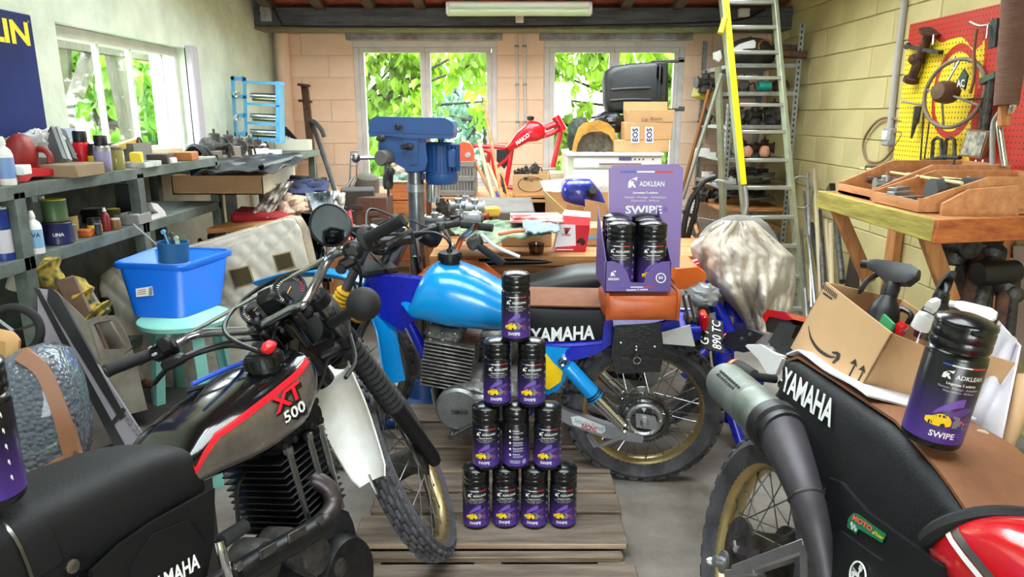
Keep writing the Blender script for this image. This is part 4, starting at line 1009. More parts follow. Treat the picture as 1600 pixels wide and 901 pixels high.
b.tube(smooth_path([mp(756,234),mp(768,240),mp(772,262),mp(782,288)],4),.018,10);b.tube([mp(772,264),mp(790,250),mp(800,236)],.014,10);b.tube(smooth_path([mp(764,236,.1),mp(764,258,.1),mp(774,280,.1),mp(790,292,.1)],4),.018,10)
b.tube([mp(858,290),mp(820,296),mp(790,292)],.018,10);b.build('frame_tubes',m_fr,t)
b=MB();b.prism([mp(776,234,.03),mp(800,234,.03),mp(798,250,.03),mp(788,264,.03),mp(776,252,.03)],(0,.09,0));b.build('airbox',m_black,t)
b=MB()
for p in((870,190),(874,198),(868,200)):b.lathe([(.009,0),(.009,.004)],mp(*p,-.037),(0,-1,0),10)
b.build('bolt',m_black,t)
# broom sticks and poles in front of the pier
for i,(a,e,r,cl)in enumerate((((756,160),(788,330),.012,'pale'),((748,220),(776,330),.016,'grey'),((742,252),(790,345),.015,'reddish'),((762,256),(800,345),.013,'light'),((783,272),(802,335),.014,'orange'),((776,300),(792,345),.012,'blue painted'))):
 mt={'pale':m_pine_z,'grey':M('grey_stick',(170,154,124),.7),'reddish':M('reddish_stick',(170,124,86),.7),'light':M('light_stick',(204,176,130),.7),'orange':M('orange_stick',(206,122,44),.6),'blue painted':M('blue_stick',(40,66,160),.5)}[cl]
 rod('broom_stick',cl+' wooden stick leaning before the central pier',AY(*a,5.5),AY(*e,5.0),r,mt,'stick','sticks before the pier')
b=MB();b.prism([AY(x,y,5.1)for x,y in((781,270),(786,278),(792,304),(786,300))],(0,.006,0));solo('saw_blade',b,m_dsteel,'dark narrow saw blade among the sticks before the pier','saw')
# pine cabinet, cardboard carton with oval print, planks
Yp=5.2
t=thing('pine_cabinet','open pine cabinet under the printed cardboard carton','cabinet',AY(826,345,Yp));c0,c1=AY(800,304,Yp),AY(862,345,Yp);zl=.4;W=c1.x-c0.x
for(x,z,w,h)in((c0.x+.015,(c0.z+zl)/2,.03,c0.z-zl),(c1.x-.015,(c0.z+zl)/2,.03,c0.z-zl)):MB().box((x,Yp+.17,z),(w,.34,h),None,.003).build('side',m_pine_z,t)
for z in(c0.z-.012,AY(826,314,Yp).z,zl+.015):MB().box(((c0.x+c1.x)/2,Yp+.17,z),(W-.06,.34,.024),None,.003).build('shelf',m_pine,t)
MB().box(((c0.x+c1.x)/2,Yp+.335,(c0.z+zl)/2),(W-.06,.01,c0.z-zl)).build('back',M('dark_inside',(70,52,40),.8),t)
for xx in(c0.x+.03,c1.x-.03):MB().box((xx,Yp+.17,zl/2),(.05,.3,zl)).build('leg',m_pine_z,t)
p,w,h=spot(801,858,272,303,Y=Yp+.02)
ct=box_open('printed_carton','brown carton with black oval print standing on the pine cabinet',V(p.x,Yp+.16,c0.z+.001),(w,.28,h),0,m_card)
b=MB();oo=AY(830,288,Yp+.017);K=32;aa=lambda s,k:oo+V(math.cos(2*PI*k/K)*w*.37*s,-.001,math.sin(2*PI*k/K)*h*.40*s)
b.add([aa(1,k)for k in range(K)]+[aa(.93,k)for k in range(K)],[(k,(k+1)%K,K+(k+1)%K,K+k)for k in range(K)])
flat_text(b,'Magno',oo+V(-w*.2,-.001,.02),oo+V(w*.2,-.001,.02),oo+V(-w*.2,-.001,.055),.01);b.build('printed_oval',M('brown_ink',(84,60,44),.8),ct,None)
for i,(px,pyy,s)in enumerate(((822,268,.07),(836,266,.08),(810,270,.06))):casting('engine_part',('left','middle','far left')[i]+' small black part lying in the printed carton',AY(px,pyy+6,Yp+.16),s,m_dsteel,100+i)
b=MB();b.bar(AY(806,272,5.8),AY(868,268,5.8),.12,.06);solo('grey_plank',b,M('grey_plank',(150,142,132),.8),'weathered grey plank behind the printed carton','plank')
p,w,h=spot(858,886,268,300,Y=5.4);carton('beige_carton','plain beige carton between printed carton and dishwasher',p,(w,.2,h),0,M('beige_card',(196,180,150),.8))
# dishwasher with chair, boxes and car seat
Yd=5.0;d0,d1=AY(886,243,Yd),AY(1036,243,Yd);W=d1.x-d0.x;zt0=d0.z
dw=thing('dishwasher','white dishwasher with control panel under the right back window','dishwasher',((d0.x+d1.x)/2,Yd+.28,zt0-.85));cx=(d0.x+d1.x)/2
MB().box((cx,Yd+.30,zt0-.425),(W,.56,.85),None,.006).build('body',M('cream_side',(214,214,190),.5),dw)
MB().box((cx,Yd+.28,zt0+.008),(W+.01,.60,.022),None,.005).build('worktop',c_w,dw)
pz0=AY(960,262,Yd).z;pn=MB();pn.box((cx+.02,Yd+.012,(zt0+pz0)/2-.005),(W-.05,.03,zt0-pz0-.01),None,.006);pn=pn.build('control_panel',M('appliance_white',(232,232,236),.3),dw)
MB().box(AY(977,248,Yd-.006),(.088,.004,.022),None,.001).build('display',M('violet_display',(88,84,150),.2),pn)
for px in(992,999,1005,1020):b=MB();b.lathe([(.006,0),(.006,.005),(0,.006)],AY(px,249,Yd-.003),(0,-1,0),10);b.build('button',M('dark_button',(60,60,70),.4),pn)
MB().box((cx+.02,Yd+.012,pz0-.31),(W-.05,.03,.59),None,.006).build('door',_mats['appliance_white'],dw)
MB().bar(AY(936,256,Yd-.01),AY(1002,256,Yd-.01),.012,.010).build('grip',M('brown_grip',(130,104,84),.5),dw)
box_open('wooden_crate','low pine crate carrying the dishwasher',(cx,Yd+.3,0),(W,.5,zt0-.852),0,m_pine,'crate',None,m_pine,.02)
b=heap(AY(918,316,4.75),.24,.10,.20,amp=.12,fr=4,seed=3);solo('insulation_wad',b,M('pale_fluff',(196,188,178),.95,bump=.6,bs=50),'pale fluffy wadding in front of the dishwasher door','wadding')
# yellow plastic seat
Ys=5.12
t=thing('yellow_chair','worn yellow seat shell with dark underside lying on the dishwasher','seat',AY(926,240,Ys))
b=MB();prof=[(893,238),(897,218),(903,200),(912,192),(934,187),(950,192),(960,202),(962,214)];inn=[(900,238),(903,224),(910,212),(922,206),(940,205),(952,211),(957,220),(958,226)]
b.loft([[AY(x,y,Ys+d)for x,y in(prof if k==0 else prof)]for k,d in((0,0),(0,.12),(0,.24))],False)if False else None
A_=[AY(x,y,Ys-.02)for x,y in prof];Bp=[AY(x,y,Ys+.25)for x,y in prof];I_=[AY(x,y,Ys-.02)for x,y in inn];I2=[AY(x,y,Ys+.2)for x,y in inn]
n_=len(prof);b=MB();b.add(A_+Bp+I_+I2,[(i,i+1,n_+i+1,n_+i)for i in range(n_-1)]+[(2*n_+i,2*n_+i+1,i+1,i)for i in range(n_-1)]+[(3*n_+i,3*n_+i+1,2*n_+i+1,2*n_+i)for i in range(n_-1)]+[tuple(range(n_,2*n_))])
b.build('shell',M('worn_yellow',(214,160,60),.6,col2=(150,106,40),vs=8),t,40)
b=MB();b.prism([AY(x,y,Ys+.02)for x,y in inn]+[AY(957,236,Ys+.02),AY(900,238,Ys+.02)],(0,.1,0));b.build('underside',M('grimy_underside',(112,100,84),.8,col2=(64,58,48),vs=18,bump=.4,bs=40),t)
for px in(905,908,932,944):MB().box(AY(px,239,Ys-.01),(.025,.03,.022),None,.002).build('bracket',m_black,t)
b=heap(AY(906,214,5.3),.09,.12,.13,amp=.2,fr=3,seed=11);solo('dark_green_bag',b,M('dark_green_cloth',(40,50,42),.7),'dark green bag hanging over the left side of the yellow seat','bag')
b=heap(AY(954,194,5.35),.14,.12,.08,amp=.25,fr=3,seed=12);solo('black_bin_bag',b,M('shiny_black_bag',(18,18,20),.28),'shiny black bag between yellow seat and car seat','bag')
# cartons
b1=spot(960,1046,222,243,Y=Yd+.05);carton('flat_carton','lowest flat carton with printed tape on the dishwasher',V(b1[0].x,Yd+.22,zt0+.02),(b1[1],.3,b1[2]*.9),.0,m_card);z1=zt0+.02+b1[2]*.9
b2=spot(976,1050,196,224,Y=Yd+.05);cq=V(b2[0].x,Yd+.20,z1+.001);ctn=carton('printed_carton','middle carton with blue and white printed stickers on the dishwasher',cq,(b2[1],.26,b2[2]),.02,m_card)
for i,(x0,x1)in enumerate(((986,999),(1008,1021))):
 yy=cq.y-.134;b=MB();q=[AY(x0,223,yy),AY(x1,223,yy),AY(x1,198,yy),AY(x0,198,yy)];b.add(q,[(0,1,2,3)]);s_=b.build('sticker',c_w,ctn,None)
 b=MB();flat_text(b,'EOS',AY(x0+11,221,yy-.001),AY(x0+11,200,yy-.001),AY(x0+2,221,yy-.001),.04);b.build('lettering',M('navy_ink',(36,44,110),.5),s_,None)
z2=z1+b2[2]
b3=spot(982,1054,178,197,Y=Yd+.05);c3=box_open('open_carton','top open carton with raised flap against the car seat',V(b3[0].x,Yd+.19,z2+.001),(b3[1],.24,max(.06,b3[2])),.0,m_card,'box',None,None,.005,(('b',1.45,.06),))
b=MB();yy=Yd+.068;flat_text(b,'Lip Blanc',AY(1003,191,yy),AY(1035,189,yy),AY(1003,184,yy),.0);b.build('lettering',M('brown_ink',(84,60,44),.8),c3,None)
# black car seat upright on the cartons
Yq=5.42
st=thing('car_seat','black leather car seat lying on its side before the right window','car seat',AY(990,182,Yq))
m_lea=M('black_car_leather',(40,42,46),.42,var=.2,vs=6,bump=.15,bs=80)
ol=[(943,124),(946,112),(956,104),(985,99),(1020,97),(1040,97),(1043,100),(1044,168),(1040,174),(1010,176),(980,178),(948,177),(944,160)]
pp=[AY(x,y,Yq)for x,y in ol];cS=sum(pp,Vector())/len(pp)
b=MB();b.loft([[cS+(p-cS)*s+V(0,o,0)for p in pp]for o,s in((-.07,.80),(-.06,.9),(-.03,.98),(0,1),(.10,1),(.12,.96))]);b.build('cushion',m_lea,st,60)
for q in(((955,140),(1016,137)),((953,157),(1016,156))):
 b=MB();b.tube(smooth_path([AY(q[0][0],q[0][1],Yq-.068),AY((q[0][0]+q[1][0])/2,q[0][1]-2,Yq-.08),AY(q[1][0],q[1][1],Yq-.068)],5),.011,8);b.build('piped_fold',m_lea,st)
b=MB();b.box(AY(1028,136,Yq-.03),(.012,.12,.34),None,.004);b.build('seat_edge',m_lea,st)
b=MB();b.box(AY(1032,136,Yq-.06),(.08,.02,.34),None,.006);b.build('seat_side',M('dark_vinyl',(34,34,36),.5),st)
for yy in(96,172):b=MB();b.bar(AY(1018,yy+1,Yq-.02),AY(1069,yy-1,Yq-.02),.03,.022,bev=.003);b.bar(AY(1060,yy-2,Yq-.02),AY(1069,yy-2,Yq-.02),.03,.034);b.build('rail',m_dsteel,st)
# drill press
YDp=3.40
m_dp=M('drill_blue',(34,80,142),.45,var=.12,vs=6)
dp=thing('drill_press','blue pillar drill with finned motor standing behind the motorcycles','drill press',AZ(642,642,0))
col=AY(650,300,YDp);cb_=V(col.x,YDp,0)
b=MB();b.box(cb_+V(-.02,-.05,.02),(.46,.40,.04),None,.012);b.lathe([(.10,.04),(.10,.06),(.075,.075),(.065,.16),(.06,.17)],cb_,(0,0,1),24);clevis_=[(.17,-.2),(-.2,-.2)]
b.build('base',m_dp,dp)
b=MB()
for dx,dy in clevis_:b.lathe([(.013,0),(.013,.05),(.008,.055)],cb_+V(dx,dy,.035),(0,0,1),6)
b.build('bolt',m_steel,dp)
ztop=AY(650,262,YDp).z
b=MB();b.cyl(cb_+V(0,0,.16),cb_+V(0,0,ztop),.038,n=28);b.build('column',m_steel,dp)
b=MB();b.lathe([(.041,-.02),(.043,-.018),(.043,.018),(.041,.02)],V(col.x,YDp,AY(650,293,YDp).z),(0,0,1),24);b.build('collar',m_alu,dp)
hy=YDp-.12
hp=lambda x,y,d=0:AY(x,y,hy+d)
b=MB();top_=[(577,214),(576,192),(582,184),(592,182),(694,184),(706,190),(709,197),(707,217),(640,216),(600,212)]
b.prism([hp(x,y)for x,y in top_],(0,.26,0));bc=b.build('belt_cover',m_dp,dp,30)
b=MB();b.prism([hp(x,y,-.004)for x,y in((576,203),(709,207),(709,210),(576,206))],(0,.268,0));b.build('cover_seam',m_dp,bc,25)
b=MB();b.lathe([(.014,0),(.014,.012),(.009,.018)],hp(622,198),(0,-1,0),12);b.box(hp(626,199,-.01),(.02,.012,.016));b.build('knob',m_black,bc)
b=MB();b.prism([hp(x,y,.02)for x,y in((592,213),(664,216),(668,252),(664,266),(640,268),(612,252),(597,246),(591,236))],(0,.20,0));b.prism([hp(x,y,.03)for x,y in((630,210),(654,214),(654,256),(640,256))],(0,-.02,0));b.cyl(V(col.x,YDp,ztop-.02),V(col.x,YDp,ztop+.04),.05,n=24)
b.build('head',m_dp,dp,30)
for i,(x,y)in enumerate(((597,216),(641,229))):
 b=MB();b.lathe([(.016,0),(.016,.02),(.01,.03),(.01,.05)],hp(x,y,.02),(-.2 if i==0 else-1,-1,0),12);b.ball(hp(x,y,-.03),.016);b.build('clamp_knob',m_dsteel,dp)
b=MB();hc=hp(601,246,-.02);b.lathe([(.0,-.03),(.034,-.03),(.036,-.02),(.036,.03),(.03,.04),(0,.04)],hc,(-.3,-1,0),22);hb_=b.build('feed_hub',M('grey_hub',(118,116,114),.5,.4),dp)
for e,o in(((556,247),-.05),((610,268),-.1),((606,275),-.06)):
 b=MB();b.cyl(hc,hp(*e,o),.008,n=8);b.ball(hp(*e,o),.021,12,8);b.build('feed_lever',m_dsteel if e[0]>600 else m_steel,hb_)
b=MB();p_=hp(606,282,-.06);b.lathe([(0,-.075),(.006,-.07),(.006,-.04),(.018,-.038),(.024,-.02),(.024,.02),(.016,.03),(.012,.08)],p_,(0,0,1),16);b.build('chuck',m_dsteel,dp)
mo=AY(689,222,YDp+.02);mh=mo.z-AY(689,287,YDp+.02).z;R=.074
b=MB();b.lathe([(0,0),(R*.8,0),(R*.98,-.012),(R,-.02),(R,-mh*.72),(R*1.04,-mh*.73),(R*1.05,-mh*.76),(R*1.05,-mh*.93),(R*.9,-mh),(0,-mh)],mo,(0,0,1),36);m_o=b.build('motor',m_dp,dp)
for i in range(24):
 a=2*PI*i/24;b=MB();b.box(mo+V(math.cos(a)*R*1.04,math.sin(a)*R*1.04,-mh*.37),(.026,.006,mh*.62),(0,0,a));b.build('fin',m_dp,m_o)
b=MB();b.box(AY(706,247,YDp-.02),(.035,.09,.085),None,.006);b.build('terminal_box',m_dp,m_o)
b=MB();b.cyl(mo+V(0,0,0),mo+V(0,0,.03),.014);b.bar(mo+V(-.08,-.02,-.05),V(col.x,YDp,mo.z-.05),.06,.05);b.bar(mo+V(-.08,-.02,-.16),V(col.x,YDp,mo.z-.16),.04,.03);b.build('motor_bracket',m_dp,dp)
b=MB();b.cyl(AY(676,285,YDp+.25),AY(676,315,YDp+.25),.035,n=20);solo('chrome_cylinder',b,m_chrome,'short chromed cylinder behind the drill press motor','cylinder')
# long central bench with its clutter
CB=.80
wb=thing('work_bench','wide wooden work bench buried under clutter in the middle of the garage','work bench',(.25,4.1,0))
for k in range(5):MB().box((.31,3.50+k*.27,CB-.025),(1.42,.262,.05),None,.003).build('plank',m_pine,wb)
for xx in(-.34,.96):
 for yy in(3.45,4.55):MB().box((xx,yy,(CB-.05)/2),(.08,.08,CB-.05),None,.004).build('leg',m_pine_z,wb)
MB().box((.31,3.40,CB-.10),(1.3,.03,.09),None,.003).build('apron',m_pine,wb)
for i,(a,e,rr)in enumerate((((748,409),(935,408),.016),((752,404),(942,404),.014),((760,400),(930,400),.012))):rod('black_rail',('front','middle','rear')[i]+' of the three long black rails on the bench edge',AY(*a,3.36+.05*i),AY(*e,3.40+.05*i),rr,m_bsatin_ if 'm_bsatin_' in globals()else m_black,'rail','black rails')
p,w,h=spot(784,862,375,401,Y=3.62);carton('low_carton','low brown carton under the flowered cloth at the bench front',V(p.x,3.75,CB+.001),(w,.25,max(.06,h)),0,m_card)
p,w,h=spot(916,952,372,401,Y=3.62);carton('low_carton','low brown carton right of the red battery box',V(p.x,3.74,CB+.001),(w,.22,max(.07,h)),0,m_card)
b=MB();b.box(AY(932,366,3.75),(.16,.25,.02),None,.003);solo('blue_board',b,M('light_blue_card',(110,160,206),.6),'light blue board on the carton right of the red battery box','board')
b=MB();c=AY(838,406,3.42);b.lathe([(.030,0),(.034,.002),(.040,.05),(.042,.052),(.038,.05),(.031,.006),(0,.006)],V(c.x,c.y,CB+.001),(0,0,1),22);solo('glass_dish',b,glass_thin('smoky_glass',(.62,.56,.5,1)),'small smoky glass dish on the bench edge','dish')
def cloth(name,label,pix,Z,mat,cat,seed,amp=.02):
 a,c,d,e=pix;b=MB()
 def f(u,v):
  p=AZ(lerp(lerp(a[0],c[0],u),lerp(e[0],d[0],u),v),lerp(lerp(a[1],c[1],u),lerp(e[1],d[1],u),v),Z);p.z+=amp*(noise.noise(V(u*5+seed,v*4,0))+.5*noise.noise(V(u*12,v*9+seed,1)));return p
 b.grid(f,22,12,.006);return solo(name,b,mat,label,cat,sm=50)
cloth('flowered_cloth','pale green cloth with dark flowered print spread on the bench',((690,350),(846,345),(862,366),(735,384)),.93,M('flowered_cloth',(150,164,132),.8,col2=(56,88,64),vs=13,detail=1.5),'cloth',3)
cloth('grey_cloth','grey blue folded cloth right of the flowered one',((815,348),(872,346),(874,362),(822,366)),.955,M('grey_blue_cloth',(126,142,150),.8),'cloth',5)
b=MB();
for k in range(2):b.box(AZ(838,343-k*2.0,.96)+V(0,0,.012*k),(.26-.01*k,.16,.012),(0,0,.1*(k%2)),.003)
bag_=solo('plastic_sheaf',b,M('white_red_bag',(226,224,220),.3,col2=(190,60,60),vs=14,detail=0),'white plastic packet with red print on the grey blue cloth','packet')
b=MB();b.tube(smooth_path([AZ(780,366,.96),AZ(800,362,.96),AZ(820,360,.96)],4),.008,6);solo('orange_string',b,M('orange_cord',(206,120,80),.7),'orange pencil line of cord on the flowered cloth','cord')
# battery box
Yb=3.48;p,w,h=spot(868,921,349,401,Y=Yb)
q=[AY(x,y,Yb)for x,y in((865,400),(915,403),(922,352),(874,350))];
for v in q[:2]:v.z=CB+.002
bt=thing('battery_box','red and white battery carton with open lid on the bench','box',q[0].lerp(q[1],.5));m_br=M('carton_red',(206,24,40),.4);m_bw=M('carton_white',(232,232,236),.4)
b=MB();b.prism(q,(0,.10,0));bx=b.build('carton',m_bw,bt,25)
QQ=lambda u,v:q[0].lerp(q[1],u).lerp(q[3].lerp(q[2],u),v)-V(0,.0012,0)
b=MB();b.add([QQ(.52,1),QQ(1,1),QQ(1,.0),QQ(.02,.0),QQ(.02,.16),QQ(.66,.22)],[(0,1,2,3,4,5)]);b.build('red_print',m_br,bx,None)
b=MB();flat_text(b,'YUASA',QQ(.13,.58)-V(0,.001,0),QQ(.43,.58)-V(0,.001,0),QQ(.13,.66)-V(0,.001,0),.03);
for a,e,h1 in((.14,.42,.88),(.18,.38,.80),(.22,.34,.74)):b.add([QQ(a,h1)-V(0,.001,0),QQ(e,h1)-V(0,.001,0),QQ((a+e)/2+.03,h1-.10)-V(0,.001,0),QQ((a+e)/2-.03,h1-.10)-V(0,.001,0)],[(0,1,2,3)])
b.build('emblem',M('dark_red_print',(150,30,44),.4),bx,None)
b=MB();o_=lambda u,v:QQ(u,v)-V(0,.002,0)
b.add([o_(.66,.42),o_(.74,.52),o_(.84,.5),o_(.94,.40),o_(.93,.33),o_(.8,.32),o_(.7,.36)],[tuple(range(7))])
for cx_,cz_,r_ in((.86,.30,.07),(.70,.36,.05)):b.add([o_(cx_+r_*math.cos(k*PI/6),cz_+r_*.9*math.sin(k*PI/6))for k in range(12)],[tuple(range(12))])
b.build('motorbike_print',M('dark_print',(50,20,26),.4),bx,None)
b=MB();flat_text(b,'THE POWER',o_(.06,.06),o_(.6,.06),o_(.06,.12),.02)if False else b.add([o_(.06,.05),o_(.6,.05),o_(.6,.09),o_(.06,.09)],[(0,1,2,3)]);b.build('white_line',m_bw,bx,None)
b=MB();b.prism([q[3],q[2],q[2]+V(.004,.03,.035),q[3]+V(.012,.03,.04)],(0,.003,0));b.build('lid',m_br,bt,25)
b=MB();b.prism([q[3]+V(.012,.03,.04),q[2]+V(.004,.03,.035),q[2]+V(.006,.05,.06),q[3]+V(.03,.05,.065)],(0,.003,0));b.build('lid_tab',m_bw,bt,25)
# blue case and the big open cartons
t=thing('big_open_carton','large open brown carton holding the dark blue fuel tank','box',AY(890,365,4.3))
ca=lambda x,y,Y:AY(x,y,Y)
MB().prism([ca(848,296,4.2),ca(884,330,4.0),ca(886,362,4.0),ca(856,328,4.2)],(.004,.01,0)).build('side',M('yellower_cardboard',(188,160,108),.8),t)  # this side is a slightly yellower cardboard than the front
MB().prism([ca(884,330,4.0),ca(954,338,4.0),ca(954,360,4.0),ca(886,362,4.0)],(0,.006,0)).build('front',m_card,t)
MB().prism([ca(886,318,3.98),ca(912,322,3.98),ca(912,334,4.0),ca(884,331,4.0)],(0,.005,0)).build('flap',m_card,t)
MB().prism([ca(914,311,3.95),ca(948,318,3.95),ca(950,329,3.93),ca(952,352,3.94),ca(914,356,3.95)],(0,.005,0)).build('flap',m_card,t)
MB().prism([ca(844,283,4.5),ca(880,280,4.5),ca(880,300,4.25),ca(850,298,4.25)],(0,.005,.002)).build('flap',M('pale_card',(206,190,158),.8),t)
MB().prism([ca(852,300,4.6),ca(950,300,4.6),ca(950,350,4.6),ca(852,350,4.6)],(0,.006,0)).build('back',m_card,t)
b0=ca(870,345,4.3);MB().box((ca(905,340,4.3).x,4.3,CB+.01),(.34,.5,.012)).build('bottom',m_card,t)
t=thing('blue_fuel_tank','dark royal blue fuel tank with black cap lying in the large open carton','fuel tank',AY(910,322,4.15));m_rb=M('deep_blue_gloss',(24,40,150),.25,coat=.4)
ol=[(876,300),(878,288),(886,281),(900,280),(922,280),(930,288),(940,300),(946,314),(948,326),(930,326),(900,322),(880,314)];pp=[AY(x,y,4.12)for x,y in ol];c_=sum(pp,Vector())/len(pp)
b=MB();b.loft([[c_+(p-c_)*s+V(0,o,0)for p in pp]for o,s in((-.07,.62),(-.06,.82),(-.03,.95),(.02,1),(.14,.95),(.17,.7))]);b.build('shell',m_rb,t,60)
b=MB();b.prism([AY(x,y,4.04)for x,y in((886,292),(902,288),(906,296),(890,300))],(0,-.012,0));b.prism([AY(x,y,4.04)for x,y in((908,288),(922,290),(924,297),(910,298))],(0,-.012,0));b.build('recess',m_rb,t)
b=MB();b.lathe([(.03,-.03),(.03,.02),(.024,.03),(0,.03)],AY(925,300,4.05),(.1,-.8,.5),18);b.build('cap',m_black,t)
# loose metal on the bench
sp_=[(700,330,.10,m_dsteel,'dark pump body'),(716,322,.09,m_alu,'white metal valve'),(728,316,.085,m_grime,'pale grey pump'),(742,324,.09,m_alu,'silver carburettor'),(750,338,.08,M('red_oxide',(130,40,36),.6),'red oxide bracket'),(708,344,.07,m_dsteel,'black gear housing'),(690,318,.08,m_dsteel,'small dark motor'),(732,340,.07,m_grime,'pale flange'),(680,345,.09,m_alu,'silver brake calliper'),(762,332,.07,m_rust,'rusty hinge block')]
for i,(px,pyy,s,mt,nm)in enumerate(sp_):
 p=AZ(px,pyy+14,CB+.16 if pyy<330 else CB+.1);casting('engine_part',nm+' in the metal heap on the bench right of the drill column',p,s,mt,120+i)
b=MB();b.box((-.12,4.30,CB+.07),(.5,.7,.14),None,.01);solo('grey_case',b,M('grey_tool_case',(104,100,96),.6,var=.3,vs=6),'wide grey case under the metal heap on the bench','case')
b=MB();b.box(AZ(766,330,CB+.16),(.10,.06,.05),(0,0,.3),.01);solo('yellow_case',b,M('dull_yellow',(214,180,60),.5),'dull yellow block beside the sticks on the bench','block')
for i,(px,pyy,cl)in enumerate(((585,330,(96,64,50)),(560,320,(60,54,52)),(602,362,(70,60,56)))):
 b=MB();b.box(AY(px,pyy,4.7),(.22,.22,.22),(0,0,.2*i),.01);b.box(AY(px,pyy,4.7)+V(0,-.115,0),(.1,.01,.03),None,.003);solo('storage_box',b,M('storage_%d'%i,cl,.7,var=.2),('brown box behind the mirror of the left motorcycle','dark box under the grey domed cover','dark low box beside the drill column')[i],'box')
b=M('red_oxide',(130,40,36),.6)
b=MB();b.cyl(AY(546,330,4.3),AY(551,374,4.2),.013,n=10);solo('red_stick',b,M('red_handle',(196,26,40),.4),'bright red handle sticking up beside the round mirror','handle bar')
# ------------------------------------------------------------------ orange machine behind the blue one
FD=Frame(.60,3.13,0,PI,.06)
D_=thing('orange_motorcycle','orange and black motorcycle standing behind the blue one','motorcycle',mtx=FD.M)
m_orp=M('orange_paint',(224,96,24),.3,coat=.3)

# ================================================================== right side: slotted shelving, ladder, pegboard, wall bench
m_galv=M('galvanised_angle',(168,172,176),.4,.7,var=.25,vs=20)
m_hole=None
GX0,GX1,GY0,GY1=1.75,2.31,5.93,6.84
gs=thing('slotted_shelving','grey slotted angle shelving standing in the corner behind the ladder','shelf',((GX0+GX1)/2,6.4,0))
def slotted(x,y,h,sx,sy):
 b=MB();b.box((x+sx*.02,y,h/2),(.04,.003,h));b.box((x,y+sy*.02,h/2),(.003,.04,h));p=b.build('upright',m_galv,gs)
 s=MB()
 for k in range(int(h/.045)):
  z=.03+k*.045;s.box((x+sx*.02,y-.0022 if sy>0 else y+.0022,z),(.012,.001,.022))
  s.box((x-.0022*sx,y+sy*.02,z),(.001,.012,.022))
 tag(s.build('slots',M('slot_dark',(40,40,42),.8),p),kind='stuff')
slotted(GX0,GY0,1.55,1,1);slotted(GX1,GY0,2.16,-1,1);slotted(GX0,GY1,2.12,1,-1);slotted(GX1,GY1,2.12,-1,-1)
shz=[AY(1190,y,GY0).z for y in(100,144,196,248,291)]+[AY(1190,326,GY0).z]
for i,z in enumerate(shz):
 if i<5:
  MB().box(((GX0+GX1)/2,(GY0+GY1)/2,z-.003),(GX1-GX0-.01,GY1-GY0-.01,.006)).build('shelf',m_galv,gs)
  MB().box(((GX0+GX1)/2,GY0+.004,z-.012),(GX1-GX0-.006,.008,.034),None,.003).build('shelf_rail',m_galv,gs);MB().box((GX0+.004,(GY0+GY1)/2,z-.012),(.008,GY1-GY0-.02,.034),None,.003).build('shelf_rail',m_galv,gs)
  MB().box(((GX0+GX1)/2,GY1-.004,z-.012),(GX1-GX0-.006,.008,.034),None,.003).build('shelf_rail',m_galv,gs)
 else:
  for k in range(3):MB().box(((GX0+GX1)/2,GY0+.15+.30*k,z-.012),(GX1-GX0-.01,.29,.024),None,.003).build('board',m_pine,gs)
MB().box(((GX0+GX1)/2,(GY0+GY1)/2,.25),(GX1-GX0-.01,GY1-GY0-.01,.02)).build('shelf',m_galv,gs)
m_dk=M('dark_canvas',(60,54,48),.85,var=.3,vs=10);m_gs=m_dsteel
def on_shelf(i,px,d=.14):p=AY(px,100,GY0+d);return V(p.x,GY0+d,shz[i])
nm_=['top','second','third','fourth','fifth','wooden']
p=on_shelf(0,1170,.25);b=heap(p+V(0,0,.09),.20,.18,.13,amp=.15,seed=31);solo('dark_bag',b,m_dk,'dark brown bag filling the top shelf behind the ladder','bag')
b=MB();pp=[AY(x,y,GY0-.02)for x,y in((1143,78),(1158,68),(1170,64),(1178,62),(1181,66),(1180,75),(1164,76),(1148,82))];b.prism(pp,(0,.06,0));solo('white_cowl',b,c_w,'long white plastic cowl lying on the top shelf','cowl')
b=MB();pp=[AY(x,y,GY0-.04)for x,y in((1116,82),(1126,78),(1128,90),(1123,97),(1117,92))];b.prism(pp,(0,.05,0));solo('white_cowl',b,c_w,'small white plastic cowl left of the yellow ladder rail','cowl')
b=MB();b.torus(AY(1196,74,GY0+.05),(.2,-1,.2),.06,.007,24,6,.3,3.4);solo('copper_pipe',b,M('copper',(190,120,70),.4,.7),'bent copper pipe on the top shelf right of the white cowl','pipe')
p=AY(1232,83,GY0+.02);b=MB();b.tube([AY(1214,84,GY0),AY(1260,86,GY0-.02)],.030,12);b.tube([AY(1218,76,GY0+.08),AY(1250,78,GY0+.06)],.035,12);solo('brown_shaft',b,m_rust,'thick rusty shaft lying across the top right shelf end','shaft')
casting('engine_part','green tinted dark casting at the left end of the second shelf',on_shelf(1,1100,.3)+V(.02,0,0),.16,m_dsteel,201)
b=MB();b.box(AY(1100,146,GY0+.4),(.16,.14,.09),(0,.2,.3),.01);solo('yellow_box',b,M('yellow_olive',(190,180,60),.6),'yellow box at the left end of the second shelf','box')
p=on_shelf(1,1197,.1);b=MB();b.lathe([(.0,-.05),(.035,-.05),(.04,0),(.035,.05),(0,.05)],p+V(0,0,.05),(1,.1,0),16);solo('teal_tin',b,M('teal_plastic',(40,160,150),.4),'bright teal tin lying on the second shelf','tin')
